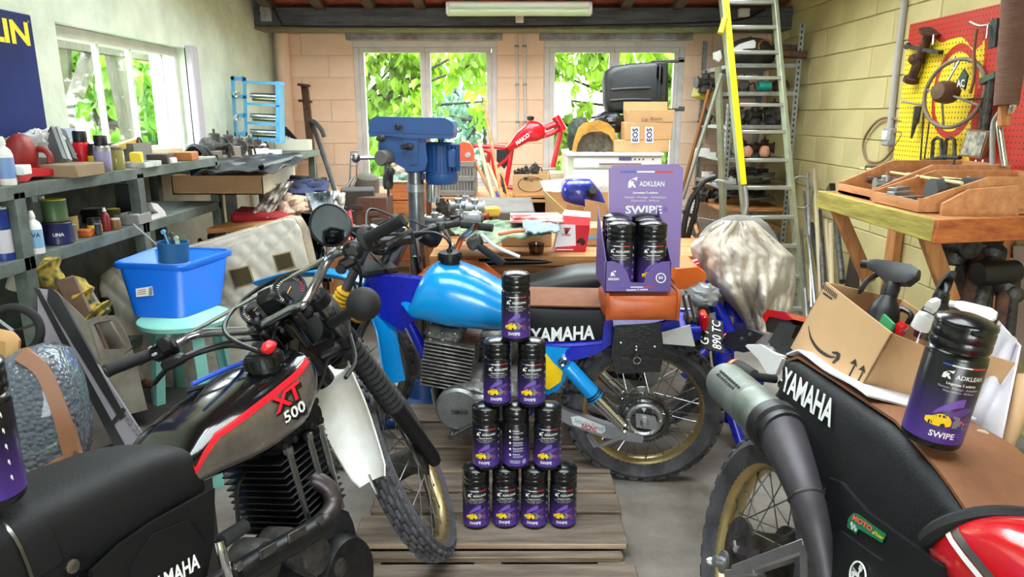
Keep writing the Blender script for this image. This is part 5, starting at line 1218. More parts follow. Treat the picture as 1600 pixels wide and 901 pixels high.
for i,(sh_i,px,d,s,mt,lb)in enumerate((
 (1,1165,.2,.13,m_gs,'dark motor on the second shelf left of the teal tin'),(1,1222,.2,.12,m_rust,'rusty casting on the second shelf right of the teal tin'),
 (2,1160,.2,.16,m_gs,'dark coil of parts at the left of the third shelf'),(2,1185,.15,.15,m_gs,'black pump in the middle of the third shelf'),(2,1215,.2,.19,m_gs,'large black gearbox at the right of the third shelf'),
 (3,1170,.2,.14,m_gs,'dark carburettor on the fourth shelf beside the yellow rail'),(3,1205,.2,.15,m_rust,'rusty hub on the fourth shelf'),
 (4,1155,.2,.12,m_gs,'small dark casting on the fifth shelf behind the yellow rail'),(2,1108,.35,.12,m_gs,'dark part at the left end of the third shelf'),(5,1140,.4,.14,m_gs,'black motor on the wooden shelf left of the ladder'),(5,1112,.5,.13,m_gs,'dark casting at the left end of the wooden shelf'))):
 casting('engine_part',lb,on_shelf(sh_i,px,d),s,mt,210+i)
for i,(a,cl)in enumerate(((1178,(206,150,120)),(1206,(200,140,110)))):
 b=heap(on_shelf(3,a,.06)+V(0,0,.05),.04,.04,.05,amp=.2,seed=40+i);solo('clay_lump',b,M('pinkish_clay',cl,.8),('left','right')[i]+' pinkish lump on the fourth shelf','lump')
p=on_shelf(3,1105,.35);carton('white_carton','white carton at the left end of the fourth shelf',p,(.10,.12,.07),.1,c_w)
b=MB();b.box(p+V(.05,-.1,.02),(.08,.06,.04));solo('white_plug_box',b,c_w,'little white box before the white carton on the fourth shelf','box')
p=on_shelf(4,1116,.22);vessel('food_tin','white and brown labelled tin on the fifth shelf left of the ladder','tin',p,.09,.11,c_w,M('brown_lid',(150,100,70),.5),'tin',M('brown_label',(176,110,70),.5))
for i in range(4):coil('cable_coil',('lowest','second','third','uppermost')[i]+' cable coil on the fifth and wooden shelves behind the ladder',(on_shelf(4 if i>1 else 5,1195-12*(i%2),.28)+V(0,0,.035+.03*(i%2))),.15,.011,3,m_gs if i%2 else M('grey_hose',(116,116,112),.6),(0,.1,1),50+i,'cable','cable coils on the lower shelves')
p=on_shelf(4,1155,.12);casting('white_socket','white plug socket among the cables on the fifth shelf',p,.07,c_w,230,'socket')
b=heap(on_shelf(4,1180,.35)+V(0,0,.05),.18,.16,.07,amp=.3,seed=44);solo('olive_canvas',b,M('olive_canvas',(112,104,70),.9),'olive canvas heap on the fifth shelf','cloth')
for i,(px,w,h,cl)in enumerate(((1105,.16,.12,(86,84,80)),(1150,.2,.10,(60,58,56)),(1210,.16,.14,(90,78,62)))):
 p=AY(px,340,GY0+.3);carton('storage_box',('left dark','middle dark','right brown')[i]+' box standing on the lowest shelf of the slotted shelving',V(p.x,p.y,.26),(w,.2,h),.1*i,M('lowbox_%d'%i,cl,.8))
for i in range(4):coil('hose',('first','second','third','fourth')[i]+' grey hose loop hanging over the lowest shelf behind the ladder',AY(1196-4*i,384+4*i,GY0+.1+.12*i),.12+.012*i,.012,2,M('grey_hose',(116,116,112),.6),(.2,1,.35),60+i,'hose','hose loops on the lowest shelf')
# stepladder
Pb,Pt=AY(1255,500,5.0),AY(1210,0,5.6);Lb,Lt=AY(1181,500,5.0),AY(1128,0,5.6)
nL=(Pt-Pb).cross(Lb-Pb).normalized();LP=lambda x,y:onplane(x,y,Pb,nL)
if nL.dot(CAM-Pb)<0:nL=-nL
ld=thing('step_ladder','tall aluminium stepladder with yellow edged left rail','ladder',(Pb+Lb)/2)
m_lalu=M('ladder_aluminium',(186,188,184),.35,.7,var=.15,vs=14);m_lalu2=M('ladder_rail',(170,174,150),.4,.6,var=.2,vs=10)
ext=lambda a,e,t:a+(e-a)*t
MB().bar(ext(Pb,Pt,0),ext(Pb,Pt,1.08),.028,.075,nL,.003).build('rail',m_lalu2,ld);MB().bar(ext(Lb,Lt,0),ext(Lb,Lt,1.08),.028,.075,nL,.003).build('rail',m_lalu2,ld)
b=MB();b.bar(LP(1131,0)+nL*.045,LP(1159,290)+nL*.045,.042,.02,nL,.003);b.bar(LP(1130,-14)+nL*.045,LP(1131,0)+nL*.045,.042,.02,nL);b.build('yellow_edge',M('safety_yellow',(246,214,10),.4),ld)
b=MB();b.tube(smooth_path([LP(1160,292)+nL*.045,LP(1163,320)+nL*.045,LP(1160,340)+nL*.03,LP(1155,350)],5),.018,10);b.build('curved_foot',m_alu,ld)
b=MB();b.tube([LP(1129,34)+nL*.06,LP(1122,57)+nL*.06],.022,12);b.build('yellow_stop',M('dull_safety_yellow',(214,190,40),.5),ld)
for y in(4,43,82,122,164,206,250,293,339,384,432,482):
 tL=LP(1128+.105*y+6,y);tR=LP(1210+.09*y-1,y)
 b=MB();b.bar(tL,tR,.065,.026,(0,0,1),.004);b.build('rung',m_lalu,ld)
b=MB();b.bar(AY(1128,115,5.5),AY(1067,310,5.9),.016,.03);b.build('stay',m_lalu,ld)
b=MB();b.bar(AY(1108,140,5.85),AY(1066,300,5.95),.03,.02);solo('brown_batten',b,M('brown_batten',(150,96,50),.6),'brown wooden batten leaning left of the ladder','batten')
MB().bar(AY(1122,105,5.75),AY(1130,345,5.6),.025,.05).build('back_rail',m_lalu2,ld)
b=MB();b.box(AY(1134,284,5.35),(.16,.03,.022),(0,.15,0),.003);b.build('hinge_bar',m_lalu,ld)
# black chair frame with slats between display and ladder
t=thing('slatted_chair','black tubular chair with slatted back standing right of the display box','chair',AY(1078,400,3.9));yc_=3.9
cp_=lambda x,y:AY(x,y,yc_)
b=MB();b.tube(smooth_path([cp_(1066,375),cp_(1070,345),cp_(1078,315),cp_(1090,296),cp_(1102,282),cp_(1118,276)],5),.016,10);b.tube(smooth_path([cp_(1072,380),cp_(1082,345),cp_(1089,318),cp_(1089,302),cp_(1085,292)],5),.015,10);b.bar(cp_(1066,330),cp_(1088,340),.03,.02);b.build('frame',m_bsat2 if 'm_bsat2' in globals()else m_black,t)
for k in range(9):MB().bar(cp_(1076-.2*k,312+5*k),cp_(1086-.6*k,313+5*k),.006,.012).build('slat',c_w,t)
b=MB();b.tube(smooth_path([AY(1094,372,3.95),AY(1086,340,3.95),AY(1090,310,3.95)],4),.014,8);b.build('chrome_leg',m_chrome,t)
b=MB();b.prism([AY(x,y,4.4)for x,y in((1092,340),(1120,345),(1118,548),(1090,548))],(0,.03,0));solo('grey_board',b,M('warm_grey_panel',(128,120,112),.7),'warm grey panel between the slatted chair and the dirty canvas','panel')
# sticks and rods leaning in the corner by the right wall
for i,(a,e)in enumerate((((1262,270),(1268,480)),((1272,265),(1284,480)),((1280,330),(1290,482)),((1256,300),(1276,500)),((1290,345),(1302,470)),((1268,350),(1292,490)),((1252,360),(1262,505)),((1298,350),(1300,460)),((1306,340),(1316,440)))):
 rod('metal_strip',('first','second','fourth','long first','eighth','fifth','leftmost','seventh','ninth')[i]+' thin strip leaning in the corner right of the ladder',AX(a[0],a[1],2.33-.02*(i%3)),AX(e[0],e[1],2.10-.03*(i%4)),.012+.004*(i%3),(m_alu,M('grey_stick',(170,154,124),.7),m_dsteel)[i%3],'strip','strips leaning right of the ladder',8)
b=MB();b.torus(AX(1252,300,2.2),(1,.4,.1),.12,.006,28,6);solo('wire_loop',b,m_alu,'thin bright wire loop behind the leaning strips','wire')
b=MB();b.prism([AX(x,y,2.25)for x,y in((1328,396),(1336,396),(1336,480),(1314,480))],(.03,0,0));solo('dark_wedge',b,M('dark_board',(62,48,40),.7),'dark wedge of board leaning under the wall bench','board')
# conduit, wire ring, socket on the right wall
b=MB();b.tube([AX(1414,-4,XR-.03),AX(1399,120,XR-.03),AX(1391,200,XR-.03)],.020,12);cd=solo('grey_conduit',b,M('pale_conduit',(176,170,168),.5),'pale grey conduit running down the cream wall beside the pegboard','pipe')
b=MB();b.tube(smooth_path([AX(1409,-4,XR-.03),AX(1410,40,XR-.03),AX(1402,100,XR-.03),AX(1394,150,XR-.03),AX(1391,190,XR-.03)],4),.007,6);solo('black_cable',b,m_black,'black cable beside the pale conduit','cable')
p=AX(1390,214,XR-.03);t=thing('wall_socket','grey weatherproof socket box under the conduit','socket',p);MB().box(p,(.06,.09,.11),None,.01).build('housing',m_grime,t);MB().box(p+V(-.03,0,.01),(.02,.06,.06),None,.006).build('flap',c_w,t)
cW=AX(1376,218,XR-.02);pts=[AX(x,y,XR-.03)for x,y in((1410,190),(1392,184),(1376,186),(1362,198),(1350,218),(1349,235),(1354,249),(1366,254),(1380,250),(1396,232),(1410,210),(1404,206),(1396,208))]
b=MB();b.tube(smooth_path(pts,6),.008,8);solo('brown_wire_ring',b,M('brown_wire',(138,104,78),.6),'large loop of brown wire hanging left of the pegboard','wire')
# pegboard
ya,yb_,za,zb_=3.30,4.47,1.10,1.985
m=bpy.data.materials.new('painted_pegboard');m.use_nodes=True;N=m.node_tree.nodes;L=m.node_tree.links;pb=N['Principled BSDF'];pb.inputs['Roughness'].default_value=.55
tc=N.new('ShaderNodeTexCoord');sp=N.new('ShaderNodeSeparateXYZ');L.new(tc.outputs['Object'],sp.inputs[0])
def mth(op,a,bb=None):
 n=N.new('ShaderNodeMath');n.operation=op
 for i,v in enumerate((a,bb)):
  if v is None:continue
  if isinstance(v,(int,float)):n.inputs[i].default_value=v
  else:L.new(v,n.inputs[i])
 return n.outputs[0]
yv,zv=sp.outputs['Y'],sp.outputs['Z']      # object origin at foot centre: y -.585 .. .585 (far end +), z 0 .. .885
nz=N.new('ShaderNodeTexNoise');nz.inputs['Scale'].default_value=3.5;L.new(tc.outputs['Object'],nz.inputs['Vector'])
nzv=mth('MULTIPLY',mth('SUBTRACT',nz.outputs['Fac'],.5),.30)
ry=mth('MULTIPLY',mth('SUBTRACT',yv,.05),1.22);rz=mth('SUBTRACT',zv,.48)
rad=mth('ADD',mth('SQRT',mth('ADD',mth('MULTIPLY',ry,ry),mth('MULTIPLY',rz,rz))),mth('MULTIPLY',nzv,.12))
ring=mth('LESS_THAN',mth('ABSOLUTE',mth('SUBTRACT',rad,.225)),.02)
topm=mth('GREATER_THAN',mth('ADD',zv,mth('ADD',mth('MULTIPLY',nzv,.8),mth('MULTIPLY',yv,-.12))),.72);botm=mth('LESS_THAN',mth('ADD',zv,nzv),.03);rightm=mth('LESS_THAN',mth('ADD',yv,mth('MULTIPLY',nzv,.6)),-.16)
redm=mth('MINIMUM',1.0,mth('ADD',mth('ADD',ring,topm),mth('ADD',botm,rightm)))
fy=mth('ABSOLUTE',mth('SUBTRACT',mth('FRACT',mth('MULTIPLY',yv,36)),.5));fz=mth('ABSOLUTE',mth('SUBTRACT',mth('FRACT',mth('MULTIPLY',zv,36)),.5))
hole=mth('LESS_THAN',mth('SQRT',mth('ADD',mth('MULTIPLY',fy,fy),mth('MULTIPLY',fz,fz))),.17)
mx=N.new('ShaderNodeMix');mx.data_type='RGBA';L.new(redm,mx.inputs[0]);mx.inputs[6].default_value=lin((236,206,24));mx.inputs[7].default_value=lin((186,40,22))
mx2=N.new('ShaderNodeMix');mx2.data_type='RGBA';L.new(hole,mx2.inputs[0]);L.new(mx.outputs[2],mx2.inputs[6]);mx2.inputs[7].default_value=lin((70,40,20));L.new(mx2.outputs[2],pb.inputs['Base Color'])
b=MB();b.box((XR-.03,(ya+yb_)/2,(za+zb_)/2),(.012,yb_-ya,zb_-za),None,.003);pgb=solo('pegboard',b,m,'yellow pegboard sprayed with a red ring above the wooden bins','pegboard')
PX=XR-.07
pg=lambda x,y,X=PX:AX(x,y,X)
# steering wheel on it
t=thing('old_steering_wheel','old grey three spoke steering wheel hanging on the pegboard','steering wheel',pg(1483,205))
cw=pg(1490,146,PX-.03);b=MB();aw=V(-1,-.35,.1).normalized();b.torus(cw,aw,.172,.011,48,10);b.build('rim',M('grey_brown_rim',(134,120,104),.55,var=.3,vs=14),t)
b=MB();hbw=cw+aw*.06;b.lathe([(.0,.06),(.04,.055),(.055,.03),(.058,-.02),(.05,-.05),(0,-.05)],hbw,aw,24);b.build('hub',M('brown_hub',(104,76,50),.6,var=.3,vs=9),t)
u_,w_=_ortho(aw)
for a in(1.6,3.0,4.6,5.9):b=MB();d=u_*math.cos(a)+w_*math.sin(a);b.cyl(hbw+d*.05,cw+d*.168,.006,n=8);b.build('spoke',m_alu,t)
# steering column, pliers, clamps, frame, hooks
t=thing('rusty_column','rusty steering column with flange hanging at the top left of the pegboard','machine part',pg(1424,128))
b=MB();b.tube([pg(1452,52),pg(1424,124)],.026,14);b.build('shaft',m_rust,t)
b=MB();d=(pg(1424,124)-pg(1452,52)).normalized();b.lathe([(.03,0),(.06,.0),(.06,.015),(.03,.02)],pg(1454,48),d,16);b.lathe([(.035,0),(.045,.01),(.045,.03),(.035,.04)],pg(1434,88),d,16);b.lathe([(.028,0),(.042,.005),(.042,.03),(.03,.03)],pg(1425,120),d,16);b.build('flange',m_rust,t)
b=MB();b.bar(pg(1416,72),pg(1470,82),.03,.02);b.ball(pg(1418,72),.02);b.build('arm',m_dsteel,t)
t=thing('pliers','dark pliers hanging from a hook on the left of the pegboard','pliers',pg(1426,216))
b=MB();b.tube([pg(1432,166),pg(1430,190),pg(1424,216)],[.012,.016,.006],8);b.build('handle',m_dsteel,t);b=MB();b.tube([pg(1438,166),pg(1433,190),pg(1428,200)],[.010,.012,.004],8);b.build('handle',m_dsteel,t)
rod('thin_rod','thin steel rod hanging right of the pliers',pg(1444,166),pg(1438,255),.005,m_dsteel);rod('thin_rod','second thin rod between the pliers and the steering wheel',pg(1452,190),pg(1444,250),.004,m_dsteel)
rod('hook_rail','wire hook holding the pliers',pg(1410,158),pg(1440,164),.006,m_alu,'hook')
for i,x in enumerate((1456,1476)):
 t=thing('g_clamp',('left','right')[i]+' of the two dark G clamps low on the pegboard','clamp',pg(x,256),None)
 b=MB();b.tube([pg(x,250),pg(x+2,220),pg(x+8,215),pg(x+15,218),pg(x+16,252)],.010,8);b.build('bow',m_dsteel,t);b=MB();b.tube([pg(x+15,252),pg(x+12,262)],.006,8);b.build('screw',m_dsteel,t)
b=MB();b.tube(smooth_path([pg(1428,262),pg(1440,252),pg(1455,250),pg(1470,246),pg(1500,246)],4),.012,8);b.ball(pg(1430,262),.022);solo('tie_rod',b,m_dsteel,'dark tie rod lying across the foot of the pegboard','rod')
t=thing('small_picture','small framed etching leaning at the lower right of the pegboard','picture',pg(1520,246))
qp=[pg(x,y,PX-.02)for x,y in((1500,242),(1532,246),(1544,206),(1512,203))];nq=(qp[1]-qp[0]).cross(qp[3]-qp[0]).normalized()
if nq.dot(CAM-qp[0])<0:nq=-nq
b=MB();b.prism([p+(sum(qp,Vector())/4-p)*-.08 for p in qp],nq*-.02);b.build('frame',M('brown_frame',(120,84,50),.5),t)
b=MB();b.add([p+(sum(qp,Vector())/4-p)*.06+nq*.003 for p in qp],[(0,1,2,3)]);b.build('print',M('etching',(196,190,170),.7,col2=(100,104,96),vs=30),t,None)
t=thing('ac_badge','small dark badge with pale letters wedged on the steering wheel','badge',pg(1500,140,PX-.08))
q_=[pg(x,y,PX-.09)for x,y in((1493,130),(1505,108),(1511,118),(1506,140))];MB().prism(q_,(.01,0,0)).build('plate',M('dark_green_badge',(50,66,60),.5),t);b=MB();flat_text(b,'AC',pg(1495,136,PX-.093),pg(1507,136,PX-.093),pg(1495,124,PX-.093),.02);b.build('lettering',c_w,t,None)
for i,(a,e)in enumerate((((1459,55),(1458,70)),((1492,88),(1490,108)),((1544,40),(1542,60)),((1525,250),(1523,268)),((1536,250),(1534,268)))):rod('peg_hook','chromed peg hook '+('beside the rusty column','over the steering wheel','near the pegboard top right','under the picture, left of two','under the picture, right of two')[i],pg(*a,PX-.02),pg(*e,PX-.03),.006,m_chrome,'hook')
b=MB();b.tube(smooth_path([pg(1516,34),pg(1530,40),pg(1546,38),pg(1551,28)],4),.006,8);solo('wire_hook',b,m_alu,'curved wire hook at the top of the pegboard','hook')
b=MB();b.tube(smooth_path([pg(1526,46),pg(1522,80),pg(1522,120),pg(1516,146)],4),.008,8);solo('brown_rod',b,M('brown_rod',(130,92,62),.6),'thin brown rod hanging right of the steering wheel','rod')
for i,(a,e,r)in enumerate((((1551,118),(1538,214),.018),((1546,130),(1532,206),.012),((1534,168),(1530,205),.008))):rod('hanging_tool',('thick dark','slim dark','short dark')[i]+' tool shaft hanging before the framed etching',pg(*a),pg(*e),r,m_dsteel,'tool')
b=MB();b.bar(pg(1536,128),pg(1560,116),.04,.03);solo('green_jaw',b,M('green_tool',(70,92,70),.6),'dull green tool head above the dark tool shafts','tool')
b=MB();b.bar(pg(1556,30),pg(1552,74),.05,.02,(1,0,0));solo('green_file',b,M('dark_green_tool',(40,54,46),.6),'dark green flat tool beside the brown lagged pipe','tool')
rod('hook_rail','long wire hook across the right of the steering wheel',pg(1505,156),pg(1538,153),.006,m_dsteel,'hook')
# lagged pipe and chromed bars
t=thing('lagged_pipe','thick brown lagged pipe hanging down at the right picture edge','pipe',pg(1570,163,2.18))
b=MB();a_,e_=pg(1594,-30,2.18),pg(1572,164,2.18);k=18
b.tube([a_.lerp(e_,i/k)for i in range(k+1)],[.062+.0016*(i%2)-.0008*i for i in range(k+1)],20);b.build('lagging',M('brown_lagging',(116,84,70),.85,var=.25,vs=12,bump=.4,bs=40,stretch=(1,1,4)),t)
for i,(pts_,r)in enumerate((((((1562,176),(1553,192),(1551,220),(1551,258)),.013),(((1586,150),(1580,172),(1564,188),(1562,200),(1570,260)),.014)))):
 b=MB();b.tube(smooth_path([pg(x,y,2.24-.03*i)for x,y in pts_],5),r,12);solo('chrome_bar',b,m_chrome if i else m_alu,('left shorter','right longer')[i]+' bent chromed bar below the brown lagged pipe','bar')
b=MB();b.bar(pg(1570,166,2.2),pg(1568,196,2.2),.04,.03);solo('wooden_wedge',b,m_pine_z,'small wooden wedge under the brown lagged pipe','wedge')
# wall bench on struts
WZ=1.08;wx=1.58
wbn=thing('strut_bench','wall mounted wooden bench on slanting struts under the pegboard','work bench',(2.0,3.15,.98))
yN0,yN1,yF=2.62,2.80,3.68
m_oldg=wood('greenish_old_wood',(184,168,74),(140,126,54),.7,1,6);m_ordf=wood('orange_fir',(200,116,58),(150,74,36),.55,0,7)
for k in range(4):
 x0_=wx+(XR-.02-wx)*k/4;x1_=wx+(XR-.02-wx)*(k+1)/4
 b=MB();ys0=lerp(yN0,yN1,k/4)+.01;ys1=lerp(yN0,yN1,(k+1)/4)+.01
 b.add([(x0_+.002,ys0,WZ-.03),(x1_-.002,ys1,WZ-.03),(x1_-.002,yF,WZ-.03),(x0_+.002,yF,WZ-.03),(x0_+.002,ys0,WZ-.005),(x1_-.002,ys1,WZ-.005),(x1_-.002,yF,WZ-.005),(x0_+.002,yF,WZ-.005)],[(3,2,1,0),(4,5,6,7),(0,1,5,4),(1,2,6,5),(2,3,7,6),(3,0,4,7)]);b.build('board',m_pine_y,wbn)
MB().bar(V(wx,yN0,WZ-.04),V(wx+.01,yF,WZ-.04),.022,.085,(0,0,1),.003).build('fascia',m_oldg,wbn)
MB().bar(V(wx-.01,yN0-.008,WZ-.04),V(XR-.02,yN1-.004,WZ-.04),.022,.09,(0,0,1),.003).build('fascia',m_ordf,wbn)
MB().bar(V(wx,yF,WZ-.04),V(XR-.02,yF,WZ-.04),.022,.08,(0,0,1),.003).build('fascia',m_oldg,wbn)
for a,e,yy in(((1308,326),(1358,440),3.45),((1448,365),(1486,470),2.78)):MB().bar(AX(a[0],a[1],wx+.05),AY(e[0],e[1],AX(a[0],a[1],wx+.05).y),.06,.04,(0,1,0),.003).build('strut',m_pine_z,wbn)
for px,yt in((1404,355),(1572,365)):
 p=AX(px,yt,XR-.03);MB().box((XR-.045,p.y,.5),(.05,.10,1.0),None,.003).build('wall_post',m_pine_z,wbn)
m_bin=wood('bin_plywood',(206,148,100),(176,118,74),.6,1,5)
def bin_(name,label,y0,y1,x0,x1,h,back,dx=0):
 t=thing(name,label,'bin',((x0+x1)/2,(y0+y1)/2,WZ))
 th=.014
 for yy in(y0,y1-th):
  b=MB();b.prism([V(x0,yy,WZ),V(x1,yy,WZ),V(x1,yy,WZ+back),V(x0+(x1-x0)*.42,yy,WZ+back),V(x0+.02,yy,WZ+h),V(x0,yy,WZ+h)],(0,th,0));b.build('side',m_bin,t)
 MB().box(((x0+x1)/2,(y0+y1)/2,WZ+.006),(x1-x0,y1-y0-2*th,.012)).build('bottom',m_bin,t);MB().box((x1-th/2,(y0+y1)/2,WZ+back/2),(th,y1-y0-2*th,back)).build('back',m_bin,t);MB().box((x0+th/2,(y0+y1)/2,WZ+h*.4),(th,y1-y0-2*th,h*.8)).build('front',m_bin,t)
 return t
bin_('wooden_bin','far wooden bin of rusty parts on the wall bench',3.28,3.64,1.66,2.28,.055,.16)
bin_('wooden_bin','middle wooden bin of cylinders on the wall bench',2.86,3.24,1.64,2.28,.055,.14)
bin_('wooden_bin','nearest wooden bin on the wall bench',2.84,2.85+.0,1.9,2.3,.05,.13)if False else None
t=thing('wooden_tray','near wooden tray with sloped side at the picture edge on the wall bench','bin',(2.05,2.80,WZ))
MB().prism([AY(x,y,2.80)for x,y in((1470,341),(1592,338),(1592,290),(1516,296),(1474,318))],(0,.016,0)).build('side',m_bin,t);
p0_=AY(1470,341,2.80);MB().box((2.05,2.83,WZ+.006),(.6,.05,.012)).build('bottom',m_bin,t)
for i,(x,y,r,mt)in enumerate(((1.78,3.40,.055,m_rust),(1.92,3.46,.06,m_rust),(1.80,3.53,.05,m_rust),(2.05,3.44,.06,m_dsteel))):
 b=MB();b.torus((x,y,WZ+.07+.012*(i%2)),(.2*i-.3,.2,1),r*.7,r*.32,18,8);solo('bearing_ring',b,mt,('front','middle','rear','black inner')[i]+' rusty ring in the far wooden bin','ring')
casting('engine_part','dark casting at the back of the far wooden bin',V(2.15,3.5,WZ+.02),.13,m_dsteel,301);casting('engine_part','grey casting at the front of the far wooden bin',V(1.74,3.33,WZ+.02),.09,m_alu,302)
for i,(x,y,r)in enumerate(((1.80,2.98,.05),(1.94,2.98,.055))):
 b=MB();b.cyl((x-.05,y,WZ+.075),(x+.06,y,WZ+.075),r,n=20);solo('grey_cylinder',b,M('slate_cylinder',(70,74,78),.5),('left','right')[i]+' slate grey cylinder in the middle wooden bin','cylinder')
for i in range(4):
 b=MB();b.box((1.70+.02*(i%2),3.02+.05*i,WZ+.02+.015*i),(.12,.04,.015),(0,0,.2*i),.002);solo('metal_sheet',b,m_alu,('lowest','second','third','top')[i]+' small metal strip at the mouth of the middle bin','strip')
for i in range(3):rod('pale_cane',('rear','middle','front')[i]+' pale cane lying across the bins on the wall bench',AX(1345+10*i,263+i,2.2-.12*i),AX(1515-6*i,278+4*i,2.05-.14*i),.007,M('pale_cane',(214,206,140),.6),'cane','canes on the wall bench')
b=MB();b.bar(AX(1362,260,2.15),AX(1382,278,2.0),.07,.012);b.bar(AX(1358,262,2.15),AX(1374,280,2.0),.05,.012);solo('plane_blades',b,m_dsteel,'pair of dark blades leaning between the two far bins','blade')
b=MB();b.prism([AX(x,y,1.66)for x,y in((1290,297),(1296,286),(1297,298))],(.03,0,0));solo('dark_bracket',b,m_black,'tiny dark bracket at the far corner of the wall bench','bracket')
# shafts and hubs standing under the bench
for i,(a,e,r,mt)in enumerate((((1522,372),(1476,520),.035,m_dsteel),((1540,374),(1500,520),.04,m_rust),((1556,374),(1520,520),.03,m_dsteel),((1548,420),(1535,545),.02,m_dsteel),((1572,428),(1560,545),.028,m_rust),((1586,440),(1575,545),.02,m_dsteel))):
 t=thing('axle_shaft',('first','second','third','fourth','fifth','sixth')[i]+' axle shaft from the left leaning under the near end of the wall bench','shaft',AY(e[0],e[1],2.6))
 A_,E_2=AY(*a,3.0-.04*i),AY(*e,2.7-.03*i);E_2=A_+(E_2-A_)*((A_.z-.01)/(A_.z-E_2.z))
 b=MB();b.tube([A_,A_.lerp(E_2,.3),A_.lerp(E_2,.32),E_2],[r,r*.9,r*.7,r*.75],14);b.build('shaft',mt,t)
 b=MB();d=(E_2-A_).normalized();b.lathe([(r*.8,-.01),(r*1.7,0),(r*1.7,.03),(r,.05)],A_+d*.06,d,16);b.lathe([(r,0),(r*1.4,.01),(r*1.4,.05),(r,.06)],A_.lerp(E_2,.55),d,16);b.build('hub',m_dsteel,t)
b=MB();b.lathe([(0,0),(.045,0),(.05,.03),(.045,.16),(.03,.17),(0,.17)],AY(1528,428,2.75),(1,.1,.05),18);solo('black_cylinder',b,m_black,'short black cylinder lying against the axle shafts','cylinder')
casting('engine_part','big dark axle head under the near end of the wall bench',AY(1488,412,2.94),.16,m_dsteel,310)
b=MB();b.box(AX(1540,470,2.38),(.02,.5,.5));solo('pale_board',b,M('pale_board',(196,186,170),.8),'pale grey board standing behind the axle shafts','board')
b=MB();b.prism([AX(x,y,XR-.04)for x,y in((1583,384),(1640,384),(1640,560),(1583,560))],(.02,0,0));solo('ribbed_panel',b,M('pinkish_panel',(182,160,146),.8,bump=.4,bs=30,stretch=(1,.2,6)),'pinkish ribbed panel on the wall right of the axle shafts','panel')

# ================================================================== motorcycles
m_tyre=M('tyre_rubber',(86,85,90),0.85,col2=(54,53,56),vs=14,bump=.25,bs=90)
m_gold=M('gold_anodised_rim',(210,186,134),0.3,0.9,var=.2,vs=14)
m_ltblue=M('light_blue_gloss',(10,146,222),0.22,var=.1,vs=4,coat=.35)
m_royal=M('royal_blue_gloss',(16,32,176),0.25,var=.2,vs=9,coat=.4)
m_bseat=M('black_vinyl',(21,22,24),0.58,spec=.3,var=.25,vs=9,bump=.12,bs=160)
m_brseat=M('brown_suede',(128,76,46),0.8,col2=(104,60,36),vs=7,bump=.25,bs=220)
m_bgloss=M('black_gloss',(14,14,16),0.14,coat=.6)
m_bsatin=M('black_satin',(20,20,22),0.42,spec=.35,var=.25,vs=18)
m_letter=M('white_print',(232,232,230),0.6)
m_engine=M('oily_engine_grey',(150,148,144),.42,.7,col2=(92,90,86),vs=22,bump=.2,bs=80)
m_case=M('cast_aluminium',(150,152,152),.42,.8,var=.25,vs=14,bump=.1,bs=90)
m_red=M('red_gloss',(196,16,26),.18,coat=.5)
m_yel=M('yellow_gloss',(240,200,24),.3)
m_whitep=M('white_plastic',(224,224,224),.35,var=.14,vs=9)
m_silver=M('polished_silver_paint',(176,170,166),.26,.8,col2=(126,118,112),vs=5)
m_lensr=M('red_lens',(176,10,18),.15,spec=.7)
m_lenso=M('orange_lens',(236,110,20),.2,spec=.7)
m_orange=M('orange_plastic',(226,104,22),.4)

